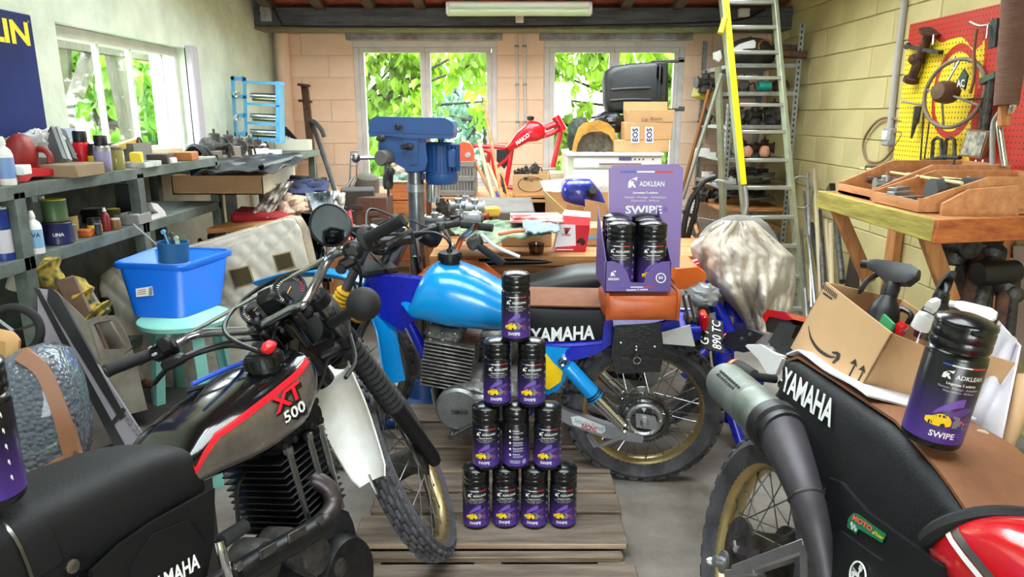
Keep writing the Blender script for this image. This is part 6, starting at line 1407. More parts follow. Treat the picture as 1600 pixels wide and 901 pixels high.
def mir(p):return Vector((p.x,-p.y,p.z))
def rim_apply(mb,Mx):
 mb.v=[Mx@p for p in mb.v];return mb
class Steered(Frame):
 def __init__(s,f,d,rake=29,x0=1.555):
  a=math.radians(rake);k=Vector((-math.sin(a),0,math.cos(a)));p=Vector((x0,0,0))
  R=Matrix.Rotation(d,4,k);s.G=Matrix.Translation(p)@R@Matrix.Translation(-p)
  s.M=f.M@s.G;s.I=s.M.inverted();s.c=s.I@CAM
class G:
 """collects a steered part and turns it into the machine's own axes"""
 def __init__(s,fr):s.m=getattr(fr,'G',None)
 def __call__(s,mb):
  if s.m is not None:mb.v=[s.m@p for p in mb.v]
  return mb
def pl(line,x):
 if x<=line[0][0]:return line[0][1]
 for(a,b),(c,d)in zip(line,line[1:]):
  if x<=c:return b+(d-b)*(x-a)/(c-a)
 return line[-1][1]
class Body:
 """a shell along x: top, foot and half-width lines, rounded square section"""
 def __init__(s,top,bot,wid,p=2.6):s.t=sorted(top);s.b=sorted(bot);s.w=sorted(wid);s.p=p
 def zh(s,x):t=pl(s.t,x);b=pl(s.b,x);return(t+b)/2,max(.004,(t-b)/2)
 def y(s,x,z):
  m,h=s.zh(x);q=min(1,abs(z-m)/h)
  return pl(s.w,x)*max(0,1-q**s.p)**(1/s.p)
 def mesh(s,x0,x1,n=22,k=28,mb=None,cap=.03):
  mb=mb or MB();rings=[]
  for i in range(n+1):
   u=i/n;x=x0+(x1-x0)*(.5-.5*math.cos(PI*u))
   e=min(1,min(u,1-u)/.5*3.2);f=math.sqrt(max(.02,1-(1-e)**2))if e<1 else 1
   m,h=s.zh(x);w=pl(s.w,x);f2=.82+.18*f
   r=[]
   for j in range(k):
    a=2*PI*j/k;ca,sa=math.cos(a),math.sin(a)
    r.append(Vector((x,w*f2*math.copysign(abs(ca)**(2/s.p),ca),m+h*f2*math.copysign(abs(sa)**(2/s.p),sa))))
   rings.append(r)
  return mb.loft(rings)
 def skin(s,xs,lo,hi,side,lift=.002,n=6):
  """thin print lying on the side of the shell between two z lines"""
  mb=MB();k=len(xs)
  def f(u,v):
   i=u*(k-1);a=min(int(i),k-2);t=i-a
   x=xs[a]+(xs[a+1]-xs[a])*t;zl=lo[a]+(lo[a+1]-lo[a])*t;zh=hi[a]+(hi[a+1]-hi[a])*t
   z=zl+(zh-zl)*v
   return Vector((x,side*(s.y(x,z)+lift),z))
  mb.grid(f,(k-1)*2,n);return mb

def wheel(bike,name,c,R,tw,rr,hubr,hubw,rim_mat,gx=None,knob=(40,4),spokes=36,drum=None,seed=0,th=None):
 """wire wheel with a knobbly tyre; axle along y"""
 gx=gx or(lambda m:m);c=Vector(c);th=th or(R-rr)*.98
 ring=lambda mb,prof,n=64:mb.loft([[c+V(math.sin(a)*r,y,math.cos(a)*r)for r,y in prof]for a in[2*PI*i/n for i in range(n)]],closed=True)
 hw=tw/2
 b=MB();w=hw*.62
 ring(b,[(rr+.006,-w),(rr+.012,-w-.004),(rr-.004,-w*.9),(rr-.018,-w*.4),(rr-.021,0),(rr-.018,w*.4),(rr-.004,w*.9),(rr+.012,w+.004),(rr+.006,w),(rr-.006,w*.4),(rr-.006,-w*.4)])
 rim=gx(b).build(name,rim_mat,bike)
 b=MB();mid=rr+(R-rr)*.5;Rc=R-.012
 ring(b,[(rr-.004,-w*.9),(rr+.008,-w*1.08),(mid,-hw*.98),(Rc-.012,-hw*.86),(Rc,-hw*.45),(Rc+.003,0),(Rc,hw*.45),(Rc-.012,hw*.86),(mid,hw*.98),(rr+.008,w*1.08),(rr-.004,w*.9)],72)
 N,rows=knob
 for i in range(N):
  for j in range(rows):
   a=2*PI*(i+(.5 if j%2 else 0))/N
   v=(j+.5)/rows*2-1;y=v*hw*.80;edge=abs(v)>.6
   rad=Rc+.004-(abs(v)**2.4)*.014
   tilt=-v*.62 if edge else-v*.2
   er=V(math.sin(a),0,math.cos(a));et=V(math.cos(a),0,-math.sin(a));ey=V(0,1,0)
   er2=er*math.cos(tilt)-ey*math.sin(tilt);ey2=ey*math.cos(tilt)+er*math.sin(tilt)
   Rm=Matrix((et,ey2,er2)).transposed()
   b.box(c+er*rad+ey*y,(2*PI*R/N*.66,tw/rows*.74,.022),Rm,.0035)
 gx(b).build('tyre',m_tyre,rim)
 b=MB();h=hubw/2
 b.lathe([(.012,-h-.01),(hubr*.55,-h),(hubr,-h+.004),(hubr,-h+.014),(hubr*.72,-h+.02),(hubr*.66,0),(hubr*.72,h-.02),(hubr,h-.014),(hubr,h-.004),(hubr*.55,h),(.012,h+.01)],c,(0,1,0),28)
 hub=gx(b).build('hub',drum or m_case,rim)
 for i in range(spokes):
  a=2*PI*(i+.5)/spokes;sd=-1 if i%2 else 1;tw_=.62*(1 if(i//2)%2 else-1)
  p0=c+V(math.sin(a+tw_)*hubr*.95,sd*(h-.01),math.cos(a+tw_)*hubr*.95);p1=c+V(math.sin(a)*(rr-.012),sd*.006,math.cos(a)*(rr-.012))
  b=MB();b.cyl(p0,p1,.0019,n=5);b.tube([p1+(p0-p1).normalized()*.022,p1],.0034,5);gx(b).build('spoke',m_steel,rim)
 return rim
def fins(mb,c,size,n,gap,tilt=0.0,th=.0045,taper=0.0,ax=(0,1,0)):
 R=Matrix.Rotation(tilt,3,'Y')
 for i in range(n):
  f=1+taper*(i/(n-1)-.5)*2
  mb.box(Vector(c)+R@V(0,0,(i-(n-1)/2)*gap),(size[0]*f,size[1]*f,th),R,.0018)
def clevis_bolts(mb,pts,ax,r=.008,h=.008):
 for p in pts:mb.lathe([(r,-h/2),(r,h/2),(r*.6,h*.7)],p,ax,6)
def ribbed(mb,a,b,r0,r1,n):
 a=Vector(a);b=Vector(b);pr=[]
 L=(b-a).length
 for i in range(n*2+1):pr.append(((r0+(r1-r0)*i/(2*n))*(1 if i%2 else .82),L*i/(2*n)))
 return mb.lathe(pr,a,b-a,20)

# ------------------------------------------------------------------ the blue machine in the middle
FB=Frame(.532,2.69,-.002,3.027,.075,-.008)
B=thing('blue_trail_motorcycle','light blue trail motorcycle with brown and black seat standing side-on behind the canister pyramid','motorcycle',mtx=FB.M)
SB=Steered(FB,math.radians(-22),29,1.53);gB=G(SB)
rb=wheel(B,'rear_wheel',(0,0,.318),.318,.118,.243,.062,.15,m_gold,knob=(34,4))
fb=wheel(B,'front_wheel',(1.40,0,.345),.345,.09,.283,.06,.12,m_gold,gB,knob=(40,3))
# tank
tt=[(FB.y(x,y,0).x,FB.y(x,y,0).z)for x,y in((646,470),(662,425),(684,408),(717,411),(750,424),(784,444),(812,456),(835,470))]
tb=[(FB.y(x,y,.12).x,FB.y(x,y,.12).z)for x,y in((626,486),(640,505),(693,519),(740,524),(784,526),(835,527))]
tankB=Body(tt,tb,[(.37,.09),(.5,.115),(.62,.135),(.78,.15),(.88,.13),(.93,.085),(.955,.05)],2.5)
b=tankB.mesh(.37,FB.y(624,484,.07).x,26,32);tkB=b.build('fuel_tank',m_ltblue,B,60)
c=FB.y(703,402,0);b=MB();b.lathe([(.038,-.035),(.038,-.01),(.044,-.008),(.044,.016),(.04,.022),(.012,.024),(.01,.036)],c,(0,0,1),24)
for i in range(12):b.box(c+V(math.cos(i*PI/6)*.044,math.sin(i*PI/6)*.044,.004),(.008,.008,.02),(0,0,i*PI/6))
b.build('filler_cap',m_bsatin,tkB)
b=MB();b.tube(smooth_path([c+V(0,0,.03),c+V(.0,.01,.07),c+V(.07,.0,.10),c+V(.18,.04,.09),c+V(.24,.05,.03)],6),.005,6);b.build('breather_hose',m_black,tkB)
b=MB();b.lathe([(.017,-.006),(.017,.006),(.008,.008)],FB.y(832-0,447,.06)+V(.22,0,-.035),(0,.5,.85),16);b.build('rubber_mount',m_rust,tkB)
# seat
st=[(FB.y(x,462,0).x,FB.y(x,462,0).z+.012)for x in(940,930,900,850,826,800)]
zt=FB.y(880,464,0).z
seatB=Body([(.12,zt-.02),(.16,zt+.004),(.30,zt),(.44,zt+.004),(.52,zt+.012)],[(.12,zt-.10),(.17,zt-.155),(.44,zt-.15),(.55,zt-.10)],[(.12,.10),(.16,.125),(.45,.125),(.55,.10)],4.0)
sB=seatB.mesh(.150,.53,16,36).build('seat',m_bseat,B,50)
b=MB();b.grid(lambda u,v:V(.165+u*.34,(v*2-1)*.112,zt+.004+.008*(1-abs(v*2-1)**3)),8,8,.006);b.build('seat_top',m_brseat,sB)
b=MB();yy=.1275;flat_text(b,'YAMAHA',FB.y(829,535,yy),FB.y(929,530,yy),FB.y(829,513,yy),.03);b.build('lettering',m_letter,sB,None)
# frame
b=MB()
pts=[FB.y(x,y,0)for x,y in((600,432),(640,505),(668,565),(692,625))]
b.tube(smooth_path(pts+[V(.70,0,.24),V(.52,0,.24),V(.40,0,.36)],5),.021,12)
h0,h1=FB.y(588,420,0),FB.y(572,470,0);b.cyl(h0,h1,.034,n=18)
b.prism([FB.y(x,y,-.022)for x,y in((592,424),(668,432),(676,470),(632,512),(582,478))],(0,.044,0))
b.tube(smooth_path([FB.y(630,440,0),V(.8,0,.80),V(.52,0,.70),V(.42,0,.55),V(.40,0,.36)],5),.019,10)
for s in(-1,1):
 b.tube(smooth_path([V(.55,s*.05,.67),V(.42,s*.11,.63),V(.2,s*.115,.64),V(.0,s*.12,.69),V(-.19,s*.10,.70)],5),.013,8)
 b.tube([V(.45,s*.09,.38),V(.24,s*.115,.63)],.013,8)
fB=b.build('frame',m_royal,B)
pts=[FB.y(x,y,.135)for x,y in((884,548),(905,542),(938,536),(945,480),(958,505),(1060,500),(1062,516),(960,535),(900,560))]
b=MB();b.prism([FB.y(x,y,.118)for x,y in((880,560),(886,543),(940,536),(944,500),(956,488),(962,532),(930,552),(900,560))],(0,.014,0));b.build('side_plate',m_royal,B)
b=MB();b.bar(FB.y(960,528,.12),FB.y(1062,505,.12),.02,.045);b.bar(mir(FB.y(960,528,.12)),mir(FB.y(1062,505,.12)),.02,.045)
b.box(FB.y(1005,500,0),(.3,.24,.012));b.build('tail_rack',m_royal,B)
b=MB();b.prism([FB.y(x,y,.11)for x,y in((834,536),(890,541),(893,556),(884,588),(872,606),(856,613),(830,600),(822,560))],(0,.02,0));sp=b.build('side_panel',m_ltblue,B)
b=MB();b.prism([FB.y(x,y,.132)for x,y in((828,548),(853,552),(866,568),(880,580),(876,596),(858,608),(836,602),(826,580))],(0,.003,0));b.build('number_field',m_yel,sp)
# engine
b=MB();c=FB.y(706,560,.0);fins(b,c+V(0,0,.01),(.20,.22,0),13,.0155,-.16,.006)
b.box(c+V(.0,0,.0),(.13,.15,.2),(0,-.16,0),.02);eg=b.build('cylinder',m_engine,B)
b=MB();c2=c+V(.015,0,.13);b.box(c2,(.15,.17,.06),(0,-.16,0),.02);clevis_bolts(b,[c2+V(dx,.09,dz)for dx in(-.05,0,.05)for dz in(-.012,.014)],(0,1,0),.009);b.build('cylinder_head',m_engine,B)
b=MB();b.lathe([(.0,-.14),(.10,-.14),(.115,-.12),(.115,.12),(.10,.14),(.0,.14)],V(.68,0,.34),(0,1,0),32);b.box((.58,0,.36),(.26,.24,.18),None,.04);b.build('crankcase',m_engine,B)
cc=FB.y(716,640,.15);b=MB();b.lathe([(.088,-.05),(.092,-.03),(.092,-.004),(.082,.006),(0,.008)],cc,(0,1,0),40);b.box(cc+V(-.10,-.02,.03),(.16,.05,.07),None,.015);cv=b.build('engine_cover',m_case,B)
b=MB();flat_text(b,'YAMAHA',FB.y(704,648,.162),FB.y(732,648,.162),FB.y(704,640,.162),.02);b.build('lettering',m_black,cv,None)
b=MB();pts=smooth_path([FB.y(x,y,.12)for x,y in((676,606),(684,640),(706,662),(742,672),(790,675))],5)
b.grid(lambda u,v:pts[min(len(pts)-1,int(u*(len(pts)-1)))]+V(0,-.24*v+.01,0),len(pts)-1,2,.006);b.build('bash_plate',m_alu,B)
b=MB();b.tube(smooth_path([c2+V(.05,-.04,-.02),c2+V(.10,-.07,-.06),c2+V(.10,-.11,-.14),c2+V(.05,-.14,-.18),c2+V(-.2,-.14,-.1),c2+V(-.6,-.15,-.02)],6),.02,10);b.build('exhaust_pipe',m_dsteel,B)
b=MB();b.tube(smooth_path([V(.60,.155,.36),V(.62,.17,.33),V(.74,.18,.26)],4),.007,6);b.cyl(V(.75,.15,.26),V(.75,.20,.26),.01);b.build('gear_lever',m_steel,B)
for s in(-1,1):
 b=MB();b.bar(V(.45,s*.12,.28),V(.45,s*.22,.28),.03,.02,bev=.004);b.build('footpeg',m_dsteel,B)
# swingarm, chain, shocks
for s,n in((1,1),(-1,1)):
 P=[FB.y(x,y,.105)for x,y in((862,630),(885,642),(945,662),(1006,682))]
 Q=[FB.y(x,y,.105)for x,y in((862,648),(885,662),(945,684),(1004,692))]
 poly=P+Q[::-1]
 if s<0:poly=[mir(p)for p in poly]
 b=MB();b.prism(poly,(0,-.03*s,0));sw=b.build('swingarm',M('brushed_swingarm',(168,170,176),.4,.75,var=.2,vs=12),B,25)
 if s>0:
  b=MB();b.prism([FB.y(x,y,.107)for x,y in((892,651),(904,649),(945,665),(946,673),(940,677),(895,663))],(0,.002,0));st_=b.build('sticker',m_whitep,sw,None)
  b=MB();flat_text(b,'RACING',FB.y(908,668,.1105),FB.y(932,675,.1105),FB.y(909,661,.1105),.03,.2);b.build('lettering',m_red,st_,None)
  b=MB();flat_text(b,'Sebastien Tortelli',FB.y(897,659,.1105),FB.y(943,674,.1105),FB.y(898,652,.1105),.0,.3);b.build('signature',M('cyan_print',(70,150,170),.5),st_,None)
b=MB()
for a,c_ in(((918,676),(935,696)),((935,696),(975,680)),((918,676),(930,697))):b.bar(FB.y(*a,.10),FB.y(*c_,.10),.014,.014)
b.build('chain_guide',m_alu,B)
sc=V(0,.085,.318)
b=MB();b.torus(sc,(0,1,0),.092,.010,44,6)
for i in range(44):b.box(sc+V(math.cos(i*PI/22)*.104,0,math.sin(i*PI/22)*.104),(.008,.006,.008),(0,-i*PI/22,0))
for i in range(6):b.bar(sc,sc+V(math.cos(i*PI/3)*.09,0,math.sin(i*PI/3)*.09),.004,.022)
spk=b.build('sprocket',m_dsteel,B)
b=MB();b.torus(sc+V(0,.01,0),(0,1,0),.062,.012,36,8);clevis_bolts(b,[sc+V(math.cos(i*PI/3)*.062,.022,math.sin(i*PI/3)*.062)for i in range(6)],(0,1,0),.007);b.build('carrier',m_alu,spk)
b=MB();b.prism([sc+V(x,.012,z)for x,z in((.035,.03),(.03,-.03),(-.04,-.04),(-.055,-.02),(-.04,.02))],(0,.01,0));b.lathe([(.016,0),(.016,.03),(.01,.04)],sc+V(-.0,.015,-.004),(0,1,0),6);b.build('axle_plate',m_alu,spk)
b=MB()
def chain(a,e):
 a=Vector(a);e=Vector(e);n=int((e-a).length/.0135);d=(e-a).normalized()
 for i in range(n):
  b.bar(a+d*(.0135*i),a+d*(.0135*i+.0115),.010 if i%2 else .006,.011)
chain((.02,.085,.421),(.44,.09,.40));chain((.02,.085,.215),(.44,.09,.34));b.build('chain',m_dsteel,spk)
for s in(1,-1):
 A0=FB.y(886,571,.14);A1=FB.y(930,622,.14);A2=FB.y(972,664,.14)
 if s<0:A0,A1,A2=mir(A0),mir(A1),mir(A2)
 d=(A2-A0).normalized()
 b=MB();b.lathe([(.028,0),(.030,.01),(.030,(A1-A0).length*.86),(.026,(A1-A0).length*.87),(.026,(A1-A0).length*.9),(.032,(A1-A0).length*.91),(.032,(A1-A0).length)],A0,d,24)
 sh=b.build('shock_absorber',m_ltblue,B)
 b=MB();b.torus(A0+d*(A1-A0).length*.88,d,.030,.003,24,6);b.torus(A0+d*(A1-A0).length*.94,d,.033,.003,24,6);b.build('black_ring',m_black,sh)
 b=MB();b.cyl(A1,A2,.024,.020,18);b.build('damper_rod',m_chrome,sh);b=MB();b.torus(A0-d*.02,(0,1,0),.014,.009,16,8);b.build('eyelet',m_chrome,sh);b=MB();b.torus(A2+d*.015,(0,1,0),.014,.009,16,8);b.build('eyelet',m_chrome,sh)
# tail: white side plates, number plate, lamp
b=MB();b.prism([FB.y(x,y,.14)for x,y in((1034,518),(1078,507),(1086,540),(1036,536))],(0,.006,0));b.build('tail_panel',m_whitep,B)
npz=[FB.y(x,y,.0)for x,y in((1088,516),(1094,546),(1136,548),(1122,500))]
n0,n1,n2,n3=V(-.20,.10,.575),V(-.20,-.09,.575),V(-.165,-.09,.70),V(-.165,.10,.70)
def place_plate():
 return FB.y(1131,553,.10),FB.y(1129,503,-.09),FB.y(1088,542,.10)
o_,e_,u_=place_plate();b=MB();nd=(e_-o_).cross(u_-o_).normalized()
b.prism([o_,e_,e_+(u_-o_),u_],nd*.004);npB=b.build('number_plate',m_bsatin,B)
L_=lambda u,v:o_+(e_-o_)*u+(u_-o_)*v-nd*.002
b=MB()
for ln,a0,a1 in(('890 TC',.06,.94),('G 7',.1,.6)):
 v0=.10 if ln[0]=='8' else .56
 flat_text(b,ln,L_(a0,v0),L_(a1,v0),L_(a0,v0+.34),.01);
 flat_text(b,ln,L_(a0,v0)+nd*.009,L_(a1,v0)+nd*.009,L_(a0,v0+.34)+nd*.009,.01)
b.build('lettering',m_letter,npB,None)
b=MB();p=FB.y(1092,500,.0);b.box(p+V(.03,0,0),(.05,.09,.05),None,.01);tl=b.build('tail_lamp',m_bsatin,B)
b=MB();p=FB.y(1099,500,0);b.box(p,(.03,.085,.062),None,.008);b.build('lens',m_lensr,tl)
b=MB();b.prism([FB.y(x,y,0)+V(0,.10,0)for x,y in((1040,500),(1086,500),(1092,516),(1040,512))],(0,-.2,0));b.build('rear_fender',m_royal,B)
# saddlebag
b=MB();q=[FB.y(x,y,.16)for x,y in((959,510),(1030,506),(1036,540),(1030,572),(962,575),(955,545))]
b.prism(q,(0,.05,0));sb=b.build('saddlebag',M('black_leather',(24,24,26),.38,var=.3,vs=8,bump=.25,bs=60),B,25)
b=MB();b.prism([FB.y(x,y,.212)for x,y in((960,508),(1031,504),(1036,536),(1031,550),(1005,545),(990,548),(975,544),(961,546))],(0,.006,0));b.build('flap',_mats['black_leather'],sb,25)
b=MB();b.bar(FB.y(994,535,.222),FB.y(996,578,.222),.012,.004,(0,1,0));b.build('strap',_mats['black_leather'],sb)
b=MB();c=FB.y(995,563,.226);b.torus(c,(0,1,0),.013,.0025,14,6)
for x,y in((970,535),(1023,541),(994,541),(994,546)):b.lathe([(.006,-.001),(.005,.003),(.001,.005)],FB.y(x,y,.221),(0,1,0),10)
b.build('buckle',m_chrome,sb)
# fork, fender, bars
def fork(bike,fr,g,s,w,top,low_mat,gait,r=.019,low=.026):
 ax=V(1.40,s*w,.345);a=math.radians(29);d=V(-math.sin(a),0,math.cos(a))
 b=MB();b.cyl(ax+d*.34,ax+d*top,r,n=16);b.lathe([(r*1.1,0),(r*1.1,.012),(r*.6,.014)],ax+d*top,d,16);lg=g(b).build('fork_leg',m_steel,bike)
 b=MB();b.lathe([(low*.8,-.05),(low,-.02),(low,.33),(low*1.08,.34),(low*1.08,.36)],ax,d,18);b.box(ax+V(.01,0,-.0),(.06,.036,.06),(0,a,0),.012);g(b).build('slider',low_mat,lg)
 b=MB();ribbed(b,ax+d*.345,ax+d*.52,low*1.35,low*1.35,10);g(b).build('gaiter',gait,lg)
 return ax,d
m_ygait=M('yellow_gaiter',(226,176,20),.5)
for s in(1,-1):axB,dB=fork(B,SB,gB,s,.085,.80,m_bsatin,m_ygait)
for t in(.62,.76):
 b=MB();c=V(1.40,0,.345)+dB*t;b.box(c+V(-.025,0,0),(.10,.23,.03),(0,-math.radians(29),0),.012);gB(b).build('triple_clamp',m_bsatin,B)
b=MB()
def fend(fr,pts,wid,thick=.006,arch=.02,lip=.0):
 P=smooth_path(pts,6)
 def f(u,v):
  i=u*(len(P)-1);a=min(int(i),len(P)-2);p=P[a].lerp(P[a+1],i-a);t=(P[a+1]-P[a]).normalized()
  nn=V(0,1,0).cross(t).normalized();y=v*2-1;w=wid(u)if callable(wid)else wid
  return p+V(0,y*w,0)-nn*(arch*y*y+lip*max(0,abs(y)-.86)/.14)
 return MB().grid(f,len(P)*2,12,thick)
gB(fend(SB,[SB.y(x,y,0)for x,y in((612,600),(604,560),(595,510),(580,476))]+[V(1.10,0,.80),V(1.25,0,.83),V(1.45,0,.82),V(1.66,0,.76)],.062,arch=.025)).build('front_fender',m_ltblue,B,60)
b=MB();bar=[V(.93,-.40,1.06),V(.93,-.26,1.05),V(1.0,-.12,1.0),V(1.03,-.05,.955),V(1.03,.05,.955),V(1.0,.12,1.0),V(.93,.26,1.05),V(.93,.40,1.06)]
b.tube(smooth_path(bar,6),.0125,10);b.cyl(bar[1].lerp(bar[2],.5),bar[5].lerp(bar[6],.5),.006,n=8);hb=gB(b).build('handlebar',m_bsatin,B)
for s in(0,7):
 b=MB();d=(bar[1]-bar[0])if s==0 else(bar[6]-bar[7]);b.tube([bar[s],bar[s]+d*.9],.017,12);gB(b).build('grip',m_rubber,hb)
 b=MB();q=bar[s]+d*1.05;b.box(q,(.035,.035,.04),None,.008);b.tube([q+V(.03,0,0),q+V(.06,(-.06 if s==0 else .06),-.01),q+V(.05,(-.15 if s==0 else .15),-.01)],.006,6);gB(b).build('lever',m_dsteel,hb)
for k,p in enumerate(([V(1.0,.22,1.02),V(1.16,.12,1.05),V(1.2,.02,.92),V(1.15,0,.75)],[V(.97,-.24,1.04),V(1.12,-.2,1.08),V(1.16,-.05,.98),V(.95,-.02,.82)],[V(.96,.20,1.03),V(1.02,.1,1.12),V(.90,.02,1.05),V(.86,0,.9)])):
 b=MB();b.tube(smooth_path(p,6),.0045,6);gB(b).build('cable',m_black,hb)
b=MB();c=V(1.14,.05,.93);b.lathe([(.035,0),(.04,.01),(.04,.05),(.03,.06)],c,(-.6,0,.8),20);gB(b).build('speedometer',m_bsatin,hb)

# ------------------------------------------------------------------ the black and silver machine on the left
_s=.93
FA=Frame(-.742,.857,0,1.19,.19,math.asin(.06/(1.42*_s)),_s)
A=thing('black_trail_motorcycle','black trail motorcycle with silver red edged tank and white front fender','motorcycle',mtx=FA.M)
SA=Steered(FA,.515);gA=G(SA)
wa=wheel(A,'front_wheel',(1.42,0,.345),.345,.088,.288,.07,.13,m_gold,gA,knob=(42,5),drum=m_dsteel)
wheel(A,'rear_wheel',(0,0,.318),.318,.11,.243,.08,.15,m_gold,knob=(36,4),spokes=18)
ra=math.radians(29);dA=V(-math.sin(ra),0,math.cos(ra))
for s in(1,-1):
 ax=V(1.42,s*.09,.345);b=MB();b.cyl(ax+dA*.5,ax+dA*.78,.0185,n=16);b.lathe([(.022,0),(.022,.012),(.01,.014)],ax+dA*.78,dA,16);lg=gA(b).build('fork_leg',m_steel,A)
 b=MB();b.lathe([(.02,-.06),(.027,-.03),(.028,.24),(.03,.25),(.03,.28)],ax,dA,20);gA(b).build('slider',m_bsatin,lg)
 b=MB();ribbed(b,ax+dA*.26,ax+dA*.57,.040,.036,13);gA(b).build('gaiter',m_rubber,lg)
 b=MB();b.cyl(ax+dA*.66,ax+dA*.70,.026,n=16);gA(b).build('black_collar',m_bsatin,lg)
for t,th in((.60,.035),(.755,.03)):
 c=V(1.42,0,.345)+dA*t;R=Matrix.Rotation(-ra,3,'Y')
 b=MB();b.box(c+V(-.03,0,-.01),(.07,.16,th),R,.012)
 for s in(-1,1):b.lathe([(.036,-th/2),(.036,th/2)],c+V(0,s*.09,0),dA,20)
 tc=gA(b).build('triple_clamp',m_bsatin,A)
 if t>.7:
  b=MB();b.lathe([(.026,0),(.026,.012),(.016,.014),(.016,.026),(.008,.028)],c+V(-.045,0,0)+dA*.016,dA,6);gA(b).build('stem_nut',m_steel,tc)
# white front fender, its rear half towards us
fp=[SA.y(x,y,0)for x,y in((586,748),(560,690),(540,640),(524,592))]
b=fend(SA,fp+[V(1.25,0,.755),V(1.33,0,.75)],lambda u:(.046+.024*math.sin(PI*min(1,u*1.3)))*min(1,.8+u*4),.005,.022,.012)
gA(b).build('front_fender',M('weathered_white_fender',(232,232,230),.45,col2=(198,190,172),vs=4),A,60)
b=MB();b.tube([fp[0]+V(.0,.01,.02),fp[0]+V(-.01,.012,-.04),fp[0]+V(.01,.02,-.06),fp[0]+V(.015,.02,.0)],.003,6);gA(b).build('cable_clip',m_steel,A)
# tank
side=[(476,552),(496,628),(484,672),(432,712),(332,756),(318,764)]
tp=FA.y
topl=[(.44,.80),(.50,.852),(.56,.885),(.64,.90),(.74,.915),(.84,.928),(.93,.935),(.99,.90),(1.02,.86)]
botl=[(.44,.775),(.50,.768),(.60,.75),(.71,.732),(.84,.736),(.89,.765),(.94,.80),(1.02,.83)]
tankA=Body(topl,botl,[(.44,.095),(.52,.115),(.65,.135),(.85,.14),(.93,.12),(1.0,.06)],3.2)
tkA=tankA.mesh(.455,.985,26,36).build('fuel_tank',m_bgloss,A,60)
xs=[.492,.53,.57,.65,.74,.83,.885,.915]
lo=[.775,.768,.762,.746,.738,.742,.765,.80];hi=[.80,.83,.852,.862,.872,.884,.894,.90]
lift=.003
tankA.skin(xs,lo,hi,-1,.002).build('silver_panel',m_silver,tkA,60)
tankA.skin(xs,[h-.002 for h in hi],[h+.012 for h in hi],-1,.0032,2).build('red_stripe',M('red_enamel',(200,28,44),.25,coat=.3),tkA,60)
b=MB();
f_=tankA.skin([.484,.500],[.772,.770],[.806,.826],-1,.0034,3);f_.build('red_stripe',_mats['red_enamel'],tkA,60)
tankA.skin(xs,hi,hi,1,.002)
tankA.skin(xs,lo,hi,1,.002).build('silver_panel',m_silver,tkA,60)
tankA.skin(xs,[h-.002 for h in hi],[h+.012 for h in hi],1,.0032,2).build('red_stripe',_mats['red_enamel'],tkA,60)
def ontank(px,py,l=.006):
 p=FA.y(px,py,-.138)
 for _ in range(4):p=FA.y(px,py,-tankA.y(p.x,p.z)-l)
 return p
for(t,a,e,u,mt,l,of)in(('XT',(432,652),(478,620),(424,628),'k',.004,.10),('500',(450,666),(483,645),(444,650),'k',.004,.09),('XT',(432,648),(474,617),(424,624),'r',.007,.03),('500',(447,662),(479,640),(442,645),'w',.007,.02)):
 vs,fs=glyphs(t,of,0,.95 if t=='XT' else 1);x0=min(v[0]for v in vs);x1=max(v[0]for v in vs);y0=min(v[1]for v in vs);y1=max(v[1]for v in vs)
 b=MB();out=[]
 for x,y in vs:
  uu=(x-x0)/(x1-x0);vv=(y-y0)/(y1-y0)
  out.append(ontank(a[0]+(e[0]-a[0])*uu+(u[0]-a[0])*vv,a[1]+(e[1]-a[1])*uu+(u[1]-a[1])*vv,l))
 b.add(out,fs);b.build('tank_emblem',{'k':m_black,'r':M('red_print',(224,20,44),.4),'w':m_letter}[mt],tkA,None)
c=FA.z(415,572,.925);b=MB();b.lathe([(.04,-.02),(.04,.0),(.046,.002),(.046,.03),(.042,.036),(.0,.036)],c,(0,0,1),24)
for i in range(14):b.box(c+V(math.cos(i*PI/7)*.046,math.sin(i*PI/7)*.046,.016),(.008,.01,.024),(0,0,i*PI/7))
b.build('filler_cap',m_bsatin,tkA)
b=MB();b.tube(smooth_path([c+V(0,0,.03),FA.y(422,548,0),FA.y(428,520,0),FA.y(440,492,0),FA.y(455,470,0),FA.y(470,452,0)],6),.006,8);b.build('breather_hose',m_black,tkA)
# seat
sl=[(-.5,.96),(-.2,.95),(.0,.945),(.1,.94),(.2,.928),(.33,.918),(.42,.905),(.48,.885),(.53,.855)]
seatA=Body(sl,[(-.5,.80),(.2,.745),(.35,.738),(.5,.728),(.53,.73)],[(-.5,.12),(.1,.13),(.35,.132),(.47,.122),(.53,.105)],3.6)
sA=seatA.mesh(-.45,.525,26,36).build('seat',m_bseat,A,55)
b=MB()
def sband(x,dx):
 m,h=seatA.zh(x);w=pl(seatA.w,x);r=[]
 for k in(0,1):
  for j in range(21):
   a=PI*1.12*j/20-.2;ca,sa=math.cos(a),math.sin(a)
   r.append(V(x+dx*k,(w+.004)*math.copysign(abs(ca)**(2/3.0),ca),m+(h+.004)*math.copysign(abs(sa)**(2/3.0),sa)))
 b.add(r,[(j,j+1,22+j,21+j)for j in range(20)])
sband(.135,.05);b.build('strap',m_bseat,sA,60)
b=MB();sband(.128,.006);b.build('strap_edge',m_steel,sA,60)
b=MB();b.lathe([(.012,0),(.012,.006),(.006,.008)],FA.y(111,884,-.142),(0,-1,0),12);b.build('stud',m_steel,sA)
